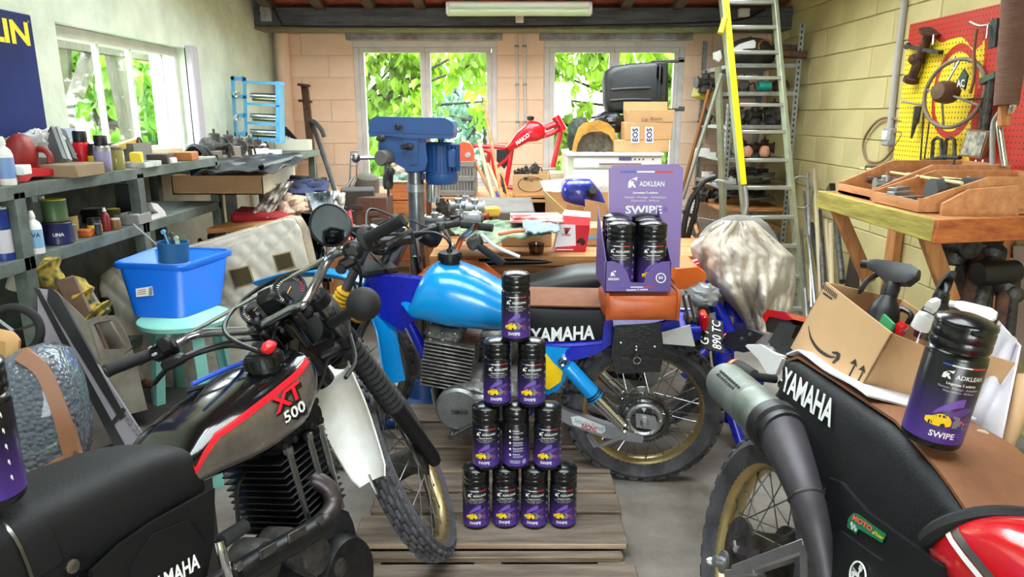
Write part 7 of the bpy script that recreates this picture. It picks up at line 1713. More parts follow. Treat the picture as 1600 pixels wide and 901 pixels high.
# side panel, frame
b=MB();b.prism([FA.y(x,y,-.15)for x,y in((336,762),(334,850),(322,905),(300,960),(140,960),(146,892),(190,850),(240,815))],(0,.012,0));sp=b.build('side_panel',m_bsatin,A,25)
b=MB();b.prism([FA.y(x,y,-.158)for x,y in((296,812),(322,850),(316,905),(290,950),(200,950),(206,890),(240,835))],(0,.01,0));b.build('panel_boss',m_bsatin,sp,25)
b=MB();flat_text(b,'YAMAHA',FA.y(232,936,-.1605),FA.y(313,886,-.1605),FA.y(227,911,-.1605),.03,.1);b.build('lettering',m_letter,sp,None)
b=MB()
b.tube(smooth_path([SA.G@V(1.0,0,.95),V(.95,0,.80),V(.92,0,.55),V(.88,0,.32),V(.7,0,.24)],5),.021,12)
b.tube(smooth_path([V(1.0,0,.90),V(.7,0,.80),V(.45,0,.72),V(.40,0,.4)],5),.02,10);b.cyl(V(.98,0,1.0),V(1.09,0,.78),.034,n=16)
for s in(-1,1):b.tube(smooth_path([V(.46,s*.06,.74),V(.2,s*.11,.76),V(-.3,s*.11,.80)],4),.013,8);b.tube([V(.42,s*.08,.36),V(.15,s*.11,.74)],.013,8)
b.build('frame',m_bgloss,A)
b=MB();b.box(FA.y(330,700,-.06)+V(0,.04,-.03),(.05,.10,.06),None,.01);b.build('tank_mount',m_bsatin,A)
# engine
ec=FA.y(425,785,-.0)+V(.06,0,.02)
b=MB();fins(b,ec+V(0,0,.01),(.19,.21,0),12,.0185,-.05,.005);b.box(ec,(.13,.15,.24),None,.02)
b.build('cylinder',M('black_fins',(44,44,46),.4,.6,col2=(24,24,26),vs=18),A)
b=MB()
for dx in(-.06,.02,.07):
 b.cyl(ec+V(dx,-.103,-.11),ec+V(dx,-.103,.12),.009,n=8)
clevis_bolts(b,[ec+V(dx,-.103,.128)for dx in(-.06,.02,.07)],(0,0,1),.013,.016);b.build('cylinder_stud',m_steel,A)
b=MB();hc=ec+V(0,0,.165);b.box(hc,(.17,.18,.09),None,.025);b.lathe([(.04,-.1),(.045,-.09),(.045,.09),(.04,.1)],hc+V(-.05,0,.01),(0,1,0),18);b.lathe([(.036,-.1),(.04,-.09),(.04,.09),(.036,.1)],hc+V(.06,0,.0),(0,1,0),18)
clevis_bolts(b,[hc+V(dx,-.10,dz)for dx in(-.07,-.03,.04,.08)for dz in(-.02,.035)],(0,-1,0),.01,.014);b.build('cylinder_head',_mats['black_fins'],A)
b=MB();b.box(ec+V(-.08,0,-.24),(.42,.24,.26),None,.05);b.lathe([(0,-.03),(.10,-.03),(.11,-.01),(.11,.03)],ec+V(-.02,-.125,-.26),(0,1,0),28)
b.build('crankcase',_mats['black_fins'],A)
b=MB()
for px,py,r in((492,868,.045),(450,850,.036),(410,880,.05),(525,886,.03)):
 p=FA.y(px,py,-.14);b.lathe([(r*1.1,.06),(r*1.1,.0),(r,-.012),(r*.5,-.02)],p,(0,1,0),22)
 clevis_bolts(b,[p+V(math.cos(a)*r*.95,-.005,math.sin(a)*r*.95)for a in(0,2.1,4.2)],(0,-1,0),.007,.01)
b.build('engine_cover',m_dsteel,A)
hp=smooth_path([FA.y(462,745,-.04),FA.y(490,748,-.09),FA.y(514,764,-.12),FA.y(519,790,-.135),FA.y(500,817,-.15),FA.y(455,845,-.16),FA.y(400,875,-.165),FA.y(350,905,-.17),FA.y(280,945,-.17)],6)
b=MB();b.tube(hp,.0235,16);ex=b.build('exhaust_pipe',M('heat_stained_exhaust',(92,82,82),.4,.7,col2=(60,54,56),vs=12),A)
b=MB();sh=[p+V(0,-.012,0)for p in hp[24:42]];b.tube(sh,.0275,12);hs=b.build('heat_shield',m_bsatin,ex)
for a,e in(((478,826),(450,842)),((432,853),(405,868))):
 b=MB();b.bar(FA.y(*a,-.203),FA.y(*e,-.205),.006,.022,(0,0,1),.002);b.build('slot',m_dsteel,hs)
b=MB();clevis_bolts(b,[FA.y(500,812,-.2),FA.y(372,884,-.21)],(0,-1,0),.011,.01);b.build('shield_screw',m_steel,hs)
b=MB();k0,k1=FA.y(347,845,-.20),FA.y(384,820,-.20);ribbed(b,k0,k1,.017,.015,11);kp=b.build('kick_pedal',m_rubber,A)
b=MB();b.tube(smooth_path([FA.y(342,844,-.2),FA.y(348,868,-.2),FA.y(358,905,-.19),FA.y(370,940,-.15)],5),.011,10);b.build('kick_lever',m_chrome,kp)
b=MB();b.tube(smooth_path([FA.y(384,735,-.06),FA.y(370,765,-.1),FA.y(372,815,-.1)],4),.005,6);b.build('decompression_cable',m_black,A)
for k,pp in enumerate((((515,540),(500,600),(470,640)),((300,600),(370,570),(430,560)),((290,612),(360,590),(420,570)))):
 b=MB();b.tube(smooth_path([FA.y(x,y,-.03+.05*k)for x,y in pp],6),.006,6);b.build('cable',m_black if k!=1 else M('blue_cable',(40,80,190),.4),A)
# handlebar and what it carries
bp=[((165,580),.43),((225,556),.36),((275,538),.30),((300,524),.26),((330,519),.21),((392,516),.09),((406,509),.05),((455,482),-.05),((474,475),-.09),((488,452),-.12),((514,404),-.19),((528,394),-.23),((545,388),-.26),((568,376),-.30),((600,358),-.36),((632,342),-.43)]
BP=[SA.y(x,y,o)for(x,y),o in bp]
b=MB();b.tube(smooth_path(BP,5),.0125,12);hbA=gA(b).build('handlebar',M('bar_metal',(178,180,188),.24,1.0,var=.2,vs=12),A)
b=MB();b.cyl(SA.y(298,520,.26),SA.y(506,404,-.18),.006,n=10);gA(b).build('brace',m_chrome,hbA)
for i,j,fl in((0,2,2),(15,13,13)):
 d=(BP[j]-BP[i]);b=MB();b.lathe([(.017,0),(.0185,.004),(.0165,.012),(.0165,d.length*.9),(.034,d.length*.93),(.034,d.length*.96)],BP[i],d,18);gA(b).build('grip',m_rubber,hbA)
for(x,y),o in(((405,504),.05),((458,478),-.05)):
 p=SA.y(x,y,o);b=MB();b.box(p,(.05,.024,.05),(0,-ra,0),.008);b.box(p+V(.0,0,-.04),(.035,.022,.05),(0,-ra,0),.006);b.lathe([(.008,0),(.008,.03),(.0,.032)],p+dA*.02,dA,8);gA(b).build('riser',m_bsatin,hbA)
# left control cluster and clutch lever, right controls
p=SA.y(252,548,.325);b=MB();b.box(p,(.05,.05,.05),None,.012);b.box(p+V(-.02,-.03,.01),(.03,.04,.045),None,.008);b.box(p+V(-.025,.0,.018),(.02,.02,.012),None,.004);cl=gA(b).build('switch_cluster',m_bsatin,hbA)
b=MB()
for dx,dz in((-.03,.0),(-.028,.02)):b.box(p+V(dx,.005,dz),(.012,.014,.008),None,.002)
gA(b).build('switch',m_grime,cl)
q0=SA.y(272,565,.27);b=MB();b.box(q0,(.04,.06,.03),None,.008);b.tube(smooth_path([q0,SA.y(262,575,.29),SA.y(250,588,.33),SA.y(240,600,.36)],5),[.009]+[.007]*14+[.006],8);gA(b).build('clutch_lever',m_bsatin,hbA)
for pp,oo in((((278,560),(330,540),(390,530),(430,530)),(.27,.2,.1,.05)),(((275,568),(310,552),(360,540),(410,548)),(.26,.2,.12,.02))):
 b=MB();b.tube(smooth_path([SA.y(x,y,o)for(x,y),o in zip(pp,oo)],5),.006,6);gA(b).build('cable',m_black,hbA)
p=SA.y(552,392,-.27);b=MB();b.box(p,(.05,.05,.05),None,.012);b.box(p+V(-.03,.02,-.02),(.03,.05,.03),None,.008);b.lathe([(.012,0),(.012,.02)],p+V(-.04,.04,-.03),(-1,0,.2),12);gA(b).build('brake_lever_mount',m_bsatin,hbA)
b=MB();b.tube([SA.y(575,392,-.30)+V(.05,0,0),SA.y(600,385,-.36)+V(.08,0,0),SA.y(640,362,-.43)+V(.07,0,0)],.007,8);gA(b).build('brake_lever',m_dsteel,hbA)
b=MB();b.tube(smooth_path([SA.y(430,560,0),SA.y(352,520,.1),SA.y(378,470,.1),SA.y(440,432,-.02),SA.y(505,415,-.16)],7),.006,6);gA(b).build('cable',m_black,hbA)
b=MB();b.tube(smooth_path([SA.y(545,385,-.26)+V(.03,0,0),SA.y(560,440,-.2)+V(.05,0,0),SA.y(545,500,-.12),SA.y(555,560,-.12),SA.y(540,590,-.1)],7),.006,6);gA(b).build('cable',m_black,hbA)
m_dial=M('dial_face',(20,20,21),.4)
for(x,y),o,r in(((399,484),.065,.038),((453,452),-.06,.042)):
 p=SA.y(x,y,o);n=(SA.c-p).normalized();n=(n+V(-.2,0,.6)).normalized();u,w=_ortho(n)
 b=MB();b.lathe([(r*.7,-.07),(r,-.05),(r*1.06,-.002),(r*1.06,.006),(r*.94,.006),(r*.94,.0),(0,.0)],p,n,28);gz=gA(b).build('gauge',m_dial,hbA)
 b=MB();b.lathe([(r*1.07,-.004),(r*1.09,.002),(r*1.07,.008),(r*1.02,.008)],p,n,28,False);gA(b).build('bezel',m_black,gz)
 upv=(V(0,0,1)-n*n.z).normalized();rv=upv.cross(n)
 b=MB();red=MB()
 for i in range(25):
  a=math.radians(-125+250*i/24);dd=upv*math.cos(a)+rv*math.sin(a);tgt=red if(o<0 and i>18)else b
  tgt.bar(p+dd*r*.72+n*.001,p+dd*r*(.88 if i%4 else .9)+n*.001,.0022 if i%4==0 else .0012,.001,n)
 gA(b).build('dial_marks',m_letter,gz,None)
 if o<0:gA(red).build('red_zone',M('pink_red_print',(220,60,90),.5),gz,None)
 b=MB();a=math.radians(-115 if o>0 else-130);b.bar(p+n*.003-(upv*math.cos(a)+rv*math.sin(a))*r*.2,p+n*.003+(upv*math.cos(a)+rv*math.sin(a))*r*.7,.003,.001,n);gA(b).build('needle',M('needle_orange',(214,150,70),.5),gz)
p=SA.y(424,470,0);b=MB();b.box(p,(.05,.06,.07),(0,-.6,0),.012);gA(b).build('warning_lamps',m_bsatin,hbA)
b=MB();b.box(SA.y(420,542,.0),(.05,.035,.03),None,.012);gA(b).build('red_choke_tab',M('red_plastic',(226,36,44),.4),hbA)
b=MB();c=V(1.42,0,.345)+dA*.68+V(.13,0,-.0);b.lathe([(.05,-.09),(.085,-.05),(.095,.02),(.09,.03),(0,.04)],c,(1,0,0),28);hl=gA(b).build('headlamp',m_bsatin,A)
# mirror and indicators
p=SA.y(516,352,-.26);n=(SA.c-p).normalized();n=(n+V(0,.4,.05)).normalized();b=MB();R_=.052
b.lathe([(.012,-.035),(R_*.8,-.028),(R_*1.05,-.008),(R_*1.06,.004),(R_*.96,.006),(R_*.95,.002),(0,.002)],p,n,32);mr=gA(b).build('mirror',m_black,A)
b=MB();b.lathe([(R_*.95,.0),(R_*.95,.0025),(0,.0028)],p,n,32);gA(b).build('mirror_glass',M('mirror_glass',(120,124,140),.04,1.0),mr)
b=MB();b.tube(smooth_path([SA.y(548,386,-.27),SA.y(556,372,-.28),SA.y(548,366,-.28)+V(.02,0,0),p-n*.03],6),.006,8);gA(b).build('stalk',m_black,mr)
for s,(x,y),(x2,y2),oo in((-1,(568,475),(518,505),-.24),):
 p=SA.y(x,y,oo);q0=SA.y(x2,y2,-.11);d=(q0-p).normalized()
 b=MB();n=(SA.c-p).normalized();b.lathe([(.012,.045),(.03,.035),(.043,.012),(.045,-.01),(.04,-.03)],p,n,24);b.tube([p+d*.02,p+d*.06,q0],[.03,.016,.014],12);ind=gA(b).build('indicator',m_rubber,A)
 b=MB();b.lathe([(.04,0),(.038,-.018),(.02,-.028),(0,-.03)],p-n*.028,n,24);gA(b).build('lens',m_lenso,ind)
p=SA.y(442,545,.24);b=MB();b.lathe([(.012,-.04),(.04,-.02),(.045,.01),(.04,.03)],V(1.1,.24,.86),(1,0,0),20);b.tube([V(1.1,.24,.86),V(1.1,.1,.88)],.014,8);gA(b).build('indicator',m_rubber,A)
for s in(-1,1):
 b=MB();b.bar(V(.52,s*.14,.30),V(.52,s*.24,.31),.05,.02,bev=.004);b.build('footpeg',m_dsteel,A)
b=MB()
for s in(-1,1):b.bar(V(0,s*.1,.318),V(.5,s*.1,.36),.03,.04)
b.build('swingarm',m_bsatin,A)
b=MB();b.box((-.35,0,.78),(.5,.2,.02),(0,.12,0),.006);b.build('rear_fender',m_whitep,A)

# ------------------------------------------------------------------ the red and black machine on the right
FC=Frame(.611,1.68,.014,-1.553,.225,-.047)
Cb=thing('red_tank_motorcycle','trail motorcycle with red tank and grey silencer carrying the delivery box','motorcycle',mtx=FC.M)
gC=G(Steered(FC,.62))
wheel(Cb,'rear_wheel',(-.03,0,.300),.325,.115,.240,.085,.15,m_gold,knob=(34,5),drum=m_dsteel)
zs=[(FC.y(x,y,-.13).x,FC.y(x,y,-.13).z)for x,y in((1222,562),(1240,556),(1300,595),(1390,657),(1460,740),(1515,826))]
zb=[(FC.y(x,y,-.13).x,FC.y(x,y,-.13).z)for x,y in((1210,598),(1240,700),(1280,742),(1350,795),(1440,861))]
seatC=Body(zs,[(zb[0][0],zb[0][1]-.02)]+[(x_,z_-.035)for x_,z_ in zb[1:]]+[(.70,.80)],[(-.06,.10),(0,.13),(.5,.135),(.64,.132),(.70,.115)],6.0)
sC=seatC.mesh(-.05,.70,24,40).build('seat',m_bseat,Cb,50)
b=MB();b.grid(lambda u,v:V(lerp(-.03,.70,u),(v*2-1)*lerp(.122,.115,u),pl(seatC.t,lerp(-.03,.70,u))+.003+.007*(1-abs(v*2-1)**4)),16,8,.006);b.build('seat_top',M('brown_vinyl',(146,96,64),.55,col2=(120,76,50),vs=6,bump=.15,bs=150),sC)
b=MB();yy=-.1375;flat_text(b,'YAMAHA',FC.y(1219,607,yy),FC.y(1297,668,yy),FC.y(1227,572,yy),.03);b.build('lettering',m_letter,sC,None)
# tank
tankC=Body([(.60,.82),(.66,.885),(.70,.915),(.76,.95),(.86,.98),(1.0,.985),(1.12,.96)],[(.60,.775),(.66,.755),(.76,.75),(1.0,.76),(1.12,.80)],[(.60,.118),(.66,.140),(.72,.148),(.85,.155),(1.0,.15),(1.12,.10)],3.0)
tC=tankC.mesh(.612,1.11,22,36).build('fuel_tank',m_red,Cb,60)
xs=[.655,.73,.82,.92];
tankC.skin(xs,[.842,.838,.834,.83],[.851,.847,.843,.839],-1,.002,2).build('white_stripe',m_letter,tC,60)
tankC.skin(xs,[.853,.849,.845,.841],[.866,.862,.858,.854],-1,.002,2).build('grey_stripe',m_silver,tC,60)
b=MB();R_=[]
for j in range(25):
 a=PI*j/24-.15 if j else-.2
 a=-.3+(PI+.6)*j/24;m,h=tankC.zh(.70)
 R_.append(V(.648+.045*math.sin(a),.137*math.copysign(abs(math.cos(a))**.6,math.cos(a)),.83+.078*math.sin(a)))
b.tube(R_,.016,8);b.build('tank_welt',m_rubber,tC)
# side panels
b=MB();b.prism([FC.y(x,y,-.145)for x,y in((1292,745),(1312,752),(1352,798),(1442,864),(1475,880),(1475,960),(1290,960),(1288,860))],(0,.02,0));spc=b.build('side_panel',m_bsatin,Cb,25)
b=MB();b.prism([FC.y(x,y,-.153)for x,y in((1296,830),(1312,828),(1352,858),(1378,876),(1440,862),(1470,884),(1470,960),(1296,960))],(0,.01,0));b.build('panel_boss',m_bsatin,spc,25)
yy=-.1535
b=MB();b.prism([FC.y(x,y,-.147)for x,y in((1334,801),(1340,802),(1385,835),(1379,848),(1342,826),(1338,834),(1324,823),(1326,810))],(0,-.001,0));sk=b.build('green_sticker',M('green_print',(16,110,70),.4),spc)
b=MB();yy=-.1487;flat_text(b,'MOTO',FC.y(1331,811,yy),FC.y(1361,831,yy),FC.y(1334,803,yy),.035);b.build('lettering',M('coral_print',(236,84,70),.4),sk,None)
b=MB();flat_text(b,"d'hier",FC.y(1362,833,yy),FC.y(1380,844,yy),FC.y(1364,827,yy),.01,.2);b.build('lettering',m_yel,sk,None)
b=MB()
for x,y in((1331,818),(1335,822),(1332,824),(1337,827)):b.lathe([(.004,0),(.004,.0008)],FC.y(x,y,yy),(0,-1,0),8)
b.build('engine_print',M('grey_print',(170,176,180),.5),sk)
c=FC.y(1340,899,-.158);b=MB();b.torus(c,(0,1,0),.0235,.0016,40,6);em=b.build('round_emblem',m_letter,spc)
b=MB()
for a in(0,2.094,4.189):
 d=V(math.sin(a),0,math.cos(a));sd=V(math.cos(a),0,-math.sin(a));b.bar(c,c+d*.013,.0018,.002,sd)
 for k in(-1,0,1):b.bar(c+d*.012+sd*.0035*k,c+d*.020+sd*.0035*k,.0016,.002,sd)
 b.bar(c+d*.012-sd*.0035,c+d*.012+sd*.0035,.0016,.002,d)
b.build('tuning_forks',m_letter,em)
b=MB();flat_text(b,'YAMAHA',c+V(-.017,-.002,-.002),c+V(.017,-.002,-.002),c+V(-.017,-.002,.006),.03);b.build('lettering',m_letter,em,None)
# silencer
a0,a1=FC.y(1133,596,-.215),FC.y(1208,664,-.205)
b=MB();d=(a1-a0);L=d.length;b.lathe([(.0,-.012),(.040,-.014),(.050,-.004),(.054,.012),(.054,L*.62),(.0555,L*.63),(.0555,L*.68),(.054,L*.69),(.054,L)],a0,d,36);sl_=b.build('silencer',M('scuffed_aluminium',(150,156,150),.45,.7,col2=(112,118,110),vs=10,bump=.1,bs=70),Cb)
b=MB();b.lathe([(.056,L*.97),(.0595,L*.98),(.0595,L*1.10),(.053,L*1.12),(.053,L*1.2)],a0,d,36);b.build('clamp_ring',m_bsatin,sl_)
pp=smooth_path([a0+d*1.12,FC.y(1240,722,-.20),FC.y(1264,790,-.19),FC.y(1282,860,-.165),FC.y(1290,905,-.15),FC.y(1300,960,-.12)],5)
rr=[lerp(.052,.034,min(1,i/9))if i<10 else lerp(.034,.023,min(1,(i-9)/8))for i in range(len(pp))]
b=MB();b.tube(pp,rr,24);b.build('exhaust_pipe',M('dark_bronzed_pipe',(84,80,84),.5,.55,col2=(62,58,64),vs=6),sl_)
b=MB();b.torus(pp[9],pp[10]-pp[8],rr[9],.003,28,6);b.build('weld_bead',m_dsteel,sl_)
uu=FC.c-(a0+d*.4);nn=(uu-d*(uu.dot(d)/d.dot(d))).normalized();sd=d.normalized().cross(nn)
if sd.z<0:sd=-sd
b=MB();
for k in range(2):
 for i in range(9-k):b.bar(a0+d*(.15+.05*i)+nn*.0545+sd*(.012-.011*k),a0+d*(.15+.05*i+.032)+nn*.0545+sd*(.012-.011*k),.007,.0015,nn)
b.build('worn_black_print',m_black,sl_)
# tail: indicator, fender, lamp, bracket
q0,q1,q2=FC.y(1150,577,-.19),FC.y(1178,588,-.17),FC.y(1212,592,-.11)
b=MB();b.tube([q0,q0.lerp(q1,.2),q1,q1.lerp(q2,.15),q2],[.026,.027,.018,.011,.011],18);ind=b.build('indicator',m_rubber,Cb)
b=MB();dd=(q0-q1).normalized();b.lathe([(.027,-.002),(.0275,.008),(.022,.018),(0,.022)],q0,dd,18);b.build('lens',m_lenso,ind)
b=MB();b.prism([FC.y(x,y,-.06)for x,y in((1164,540),(1186,537),(1222,560),(1212,584),(1200,585),(1184,560))],(0,.012,0))
b.grid(lambda u,v:FC.y(lerp(1166,1220,u),lerp(538,556,u),-.06)+V(0,.13*v,.012*math.sin(PI*v)),8,6,.006);b.build('rear_fender',m_whitep,Cb,25)
b=MB();b.prism([FC.y(x,y,-.02)for x,y in((1243,640),(1262,660),(1278,700),(1268,705),(1250,690))],(0,.012,0));b.build('white_guard',m_whitep,Cb,25)
pts=[FC.y(x,y,0)for x,y in((1126,536),(1135,520),(1165,512),(1206,528),(1170,540),(1140,546))]
b=MB();b.prism(pts,V(0,.05,.0));br=b.build('plate_bracket',m_bsatin,Cb,25)
b=MB()
for x,y in((1172,523),(1159,530)):b.lathe([(.008,-.004),(.008,.003),(.003,.006)],FC.y(x,y,-.002),(0,-1,0),6)
b.build('bolt',m_steel,br)
b=MB();b.prism([FC.y(x,y,-.03)for x,y in((1180,536),(1196,521),(1210,524),(1200,540))],(0,.004,0));b.build('metal_tab',m_alu,br)
b=MB();b.prism([FC.y(x,y,-.045)for x,y in((1200,534),(1219,503),(1244,508),(1236,528),(1249,546),(1224,560))],(0,.07,0));b.build('foam_pad',M('black_foam',(28,28,26),.95,bump=.3,bs=90),Cb,25)
b=MB();b.prism([FC.y(x,y,-.02)for x,y in((1195,500),(1200,492),(1230,496),(1241,508),(1220,522),(1198,518))],(0,.09,0));tl=b.build('tail_lamp',m_bsatin,Cb,25)
b=MB();b.prism([FC.y(x,y,-.024)for x,y in((1190,494),(1199,483),(1226,487),(1240,499),(1228,500),(1202,494),(1196,504))],(0,.095,0));b.build('lens',m_lensr,tl,25)
# swingarm, brake arm, frame
p0,p1=FC.y(1150,894,-.10),FC.y(1266,853,-.12)
b=MB();b.bar(p0,p1,.03,.034,bev=.005);b.bar(p0+V(-.03,0,-.03),p0.lerp(p1,.4)+V(0,0,-.025),.028,.02,bev=.004);b.bar(mir(p0),mir(p1),.03,.034,bev=.005)
b.bar(p1,V(.52,-.12,.36),.03,.03);b.build('swingarm',m_alu,Cb)
b=MB();c=FC.y(1132,878,-.10);b.lathe([(.03,0),(.03,.008),(.014,.01),(.014,.03),(.008,.032)],c,(0,-1,0),20);b.lathe([(.012,.0),(.012,.02),(.006,.03)],c+V(-.02,-.01,-.02),(0,-1,0),6);b.build('chain_adjuster',m_alu,Cb)
b=MB();b.tube([FC.y(1148,848,-.10),FC.y(1150,858,-.11)],.008,8);b.bar(FC.y(1150,858,-.10),FC.y(1190,866,-.10),.012,.02);b.build('brake_arm',m_steel,Cb)
b=MB();b.tube(smooth_path([FC.y(1284,700,-.10),FC.y(1296,748,-.11),FC.y(1291,830,-.12),FC.y(1286,901,-.12),FC.y(1286,960,-.12)],5),.011,12)
b.tube(smooth_path([V(-.05,-.1,.78),V(.3,-.1,.74),V(.6,-.08,.70),V(1.0,0,.9)],5),.014,8);b.tube(smooth_path([V(-.05,.1,.78),V(.3,.1,.74),V(.6,.08,.70),V(1.0,0,.9)],5),.014,8);b.tube([V(.5,0,.3),V(.45,0,.72)],.02,10)
b.build('frame',m_bgloss,Cb)
b=MB();b.box((.72,0,.42),(.36,.24,.34),None,.06);b.build('engine',_mats['black_fins'],Cb)
b=MB();b.cyl((.36,.05,.52),(.36,.05,.62),.05);b.tube(smooth_path([V(.3,-.05,.72),V(.33,-.06,.60),V(.28,-.05,.48)],4),.012,6);b.build('battery_strap',m_black,Cb)
wheel(Cb,'front_wheel',(1.40,0,.335),.345,.085,.288,.06,.12,m_gold,gC,knob=(36,3),spokes=12)
b=MB()
for s in(-1,1):b.tube([V(1.40,s*.09,.335),V(1.06,s*.09,.98)],.02,10)
gC(b).build('fork',m_steel,Cb)
b=MB();b.tube(smooth_path([V(.86,.41,1.10),V(.9,.25,1.10),V(1.0,.08,1.02),V(1.0,-.08,1.02),V(.9,-.25,1.10),V(.86,-.41,1.10)],5),.0125,10);gC(b).build('handlebar',m_bsatin,Cb)

# ------------------------------------------------------------------ orange machine, blue rolling frame under the cloth
wheel(D_,'rear_wheel',(0,0,.315),.315,.10,.243,.07,.14,m_steel,knob=(30,3),spokes=16)
wheel(D_,'front_wheel',(1.38,0,.335),.335,.085,.285,.06,.12,m_steel,knob=(36,3),spokes=16)
sd_=[(FD.y(x,y,0).x,FD.y(x,y,0).z)for x,y in((955,424),(935,414),(900,416),(860,424),(830,432),(790,436))]
bd_=Body(sd_,[(sd_[0][0],sd_[0][1]-.06),(.3,.62),(.7,.62)],[(-.05,.09),(.2,.12),(.6,.11),(.8,.08)],3.0);bd_.mesh(sd_[0][0],sd_[-1][0],18,26).build('seat',M('black_olive_vinyl',(36,36,30),.45,var=.3,vs=6),D_,55)
tD=Body([(.62,.74),(.72,.82),(.9,.84),(1.02,.78)],[(.62,.62),(.8,.60),(1.02,.66)],[(.62,.09),(.8,.14),(.95,.13),(1.02,.06)],2.6);tD.mesh(.62,1.02,18,26).build('fuel_tank',m_orp,D_,60)
b=MB();b.prism([FD.y(x,y,.10)for x,y in((1052,438),(1056,420),(1090,417),(1104,428),(1102,442),(1085,450),(1060,452))],(0,-.2,-.0));b.build('rear_fender',m_orange,D_,30)
b=MB();b.tube([FD.y(1052,426,.0),FD.y(1084,418,0)],[.02,.032],14);tl_=b.build('tail_lamp',m_black,D_)
b=MB();b.tube([FD.y(1083,418,0),FD.y(1092,415,0)],[.036,.036],14);b.build('lens',m_lensr,tl_)
b=MB();b.tube(smooth_path([V(1.02,0,.86),V(.98,0,.6),V(.85,0,.28),V(.5,0,.25),V(.42,0,.5),V(.1,.1,.62),V(-.1,.1,.66)],5),.018,10)
for s in(-1,1):b.tube([V(0,s*.09,.315),V(.44,s*.09,.36)],.016,8);b.tube([V(.02,s*.11,.33),V(.15,s*.11,.64)],.02,8)
b.build('frame',m_bgloss,D_)
b=MB()
for s in(-1,1):b.tube([V(1.38,s*.09,.335),V(1.06,s*.09,.95)],.02,12)
b.build('fork',m_steel,D_)
b=MB();b.box((.70,0,.42),(.3,.24,.3),None,.05);fins(b,(.74,0,.60),(.18,.2,0),6,.02);b.build('engine',m_engine,D_)
b=MB();hbD=smooth_path([FD.y(745,352,.36),FD.y(722,372,.25),FD.y(712,388,.1),FD.y(700,372,-.1),FD.y(690,350,-.30)],5);b.tube(hbD,.012,10);hD=b.build('handlebar',m_chrome,D_)
b=MB();p0,p1=FD.y(735,372,.33),FD.y(790,425-6,.37);b.tube([FD.y(746,382,.36),FD.y(786,412,.37)],.016,12);b.build('grip',m_rubber,hD)
b=MB();b.box(FD.y(742,378,.35),(.06,.05,.05),(0,.5,0),.01);b.build('switch_cluster',m_dsteel,hD)
b=MB();b.tube(smooth_path([FD.y(752,366,.36),FD.y(775,385,.39),FD.y(812,401,.40)],5),.007,8);b.build('lever',m_whitep,hD)
c=FD.y(670,368,.1);b=MB();b.lathe([(.03,-.05),(.042,-.03),(.045,.02),(.04,.03),(0,.03)],c,(.7,.2,.5),22);b.build('gauge',m_bsatin,hD)
b=MB();b.box(FD.y(738,344-4,.2),(.09,.03,.05),None,.01);b.build('brake_reservoir',m_alu,hD)
b=MB();b.tube([FD.y(770,358-2,.30),FD.y(720,350,.28)],.016,12);b.build('grip',m_rubber,hD)
# blue rolling frame
FE=Frame(1.02,2.85,0,1.9,-.05)
E_=thing('blue_motorcycle_frame','royal blue motorcycle frame half hidden by the dirty white cloth','motorcycle frame',AZ(1160,720,0))
ye=3.0
eP=lambda x,y,Y=ye:AY(x,y,Y)
b=MB();b.tube([eP(1096,442,3.1),eP(1112,470,3.05),eP(1131,500,3.0),eP(1150,548,2.95)],.03,12);b.tube([eP(1120,470,3.2),eP(1136,510,3.1),eP(1140,590,3.0)],.026,12)
b.tube([eP(1140,470,3.2),eP(1152,512,3.1)],.05,14);b.tube([eP(1108,540,3.0),eP(1068,588,2.95)],.018,10);b.tube([eP(1128,548),eP(1132,600)],.035,14)
b.tube([eP(1126,605),eP(1140,640,2.95),eP(1162,705,2.9)],.024,12);b.tube([eP(1100,628),eP(1130,640),eP(1180,660)],.03,12);b.prism([eP(1094,622),eP(1124,618),eP(1150,640),eP(1140,662),(eP(1108,652))],(0,.06,0));b.tube([eP(1180,580),eP(1190,600)],.012,8)
b.build('frame_tubes',m_royal,E_)
b=MB();b.torus(eP(1180,560,3.25),(1,.35,0),.27,.05,40,10);b.build('tyre',m_tyre,E_)
b=MB();b.torus(eP(1180,560,3.25),(1,.35,0),.225,.018,40,8);b.build('rim',m_alu,E_)
b=MB();b.prism([eP(x,y,3.0)for x,y in((1108,490),(1126,486),(1128,510),(1118,516),(1108,506))],(0,.01,0));b.build('drilled_plate',m_alu,E_)
b=MB();b.box(eP(1138,506,3.05),(.04,.03,.07),None,.006);b.build('ochre_block',M('ochre',(176,140,40),.6),E_)
b=MB();b.box(eP(1122,470,3.15),(.05,.05,.08),None,.01);b.build('olive_block',M('olive_plastic',(96,92,50),.6),E_)
b=heap(eP(1098,462,2.96),.07,.06,.05,amp=.3,fr=3,seed=21);solo('grey_bag',b,M('grey_polythene',(150,152,154),.35),'crumpled grey polythene bag under the orange rear fender','bag')
b=MB();b.box(eP(1078,478,2.95),(.06,.05,.10),None,.008);solo('grey_block',b,M('pale_grey_block',(172,172,172),.5),'pale grey block between the tan bag and the blue frame','block')
b=MB();b.lathe([(.022,0),(.024,.01),(.018,.02),(0,.022)],eP(1134,528,2.8),(0,-1,.2),14);solo('red_reflector',b,m_lensr,'small round red reflector beside the number plate','reflector')
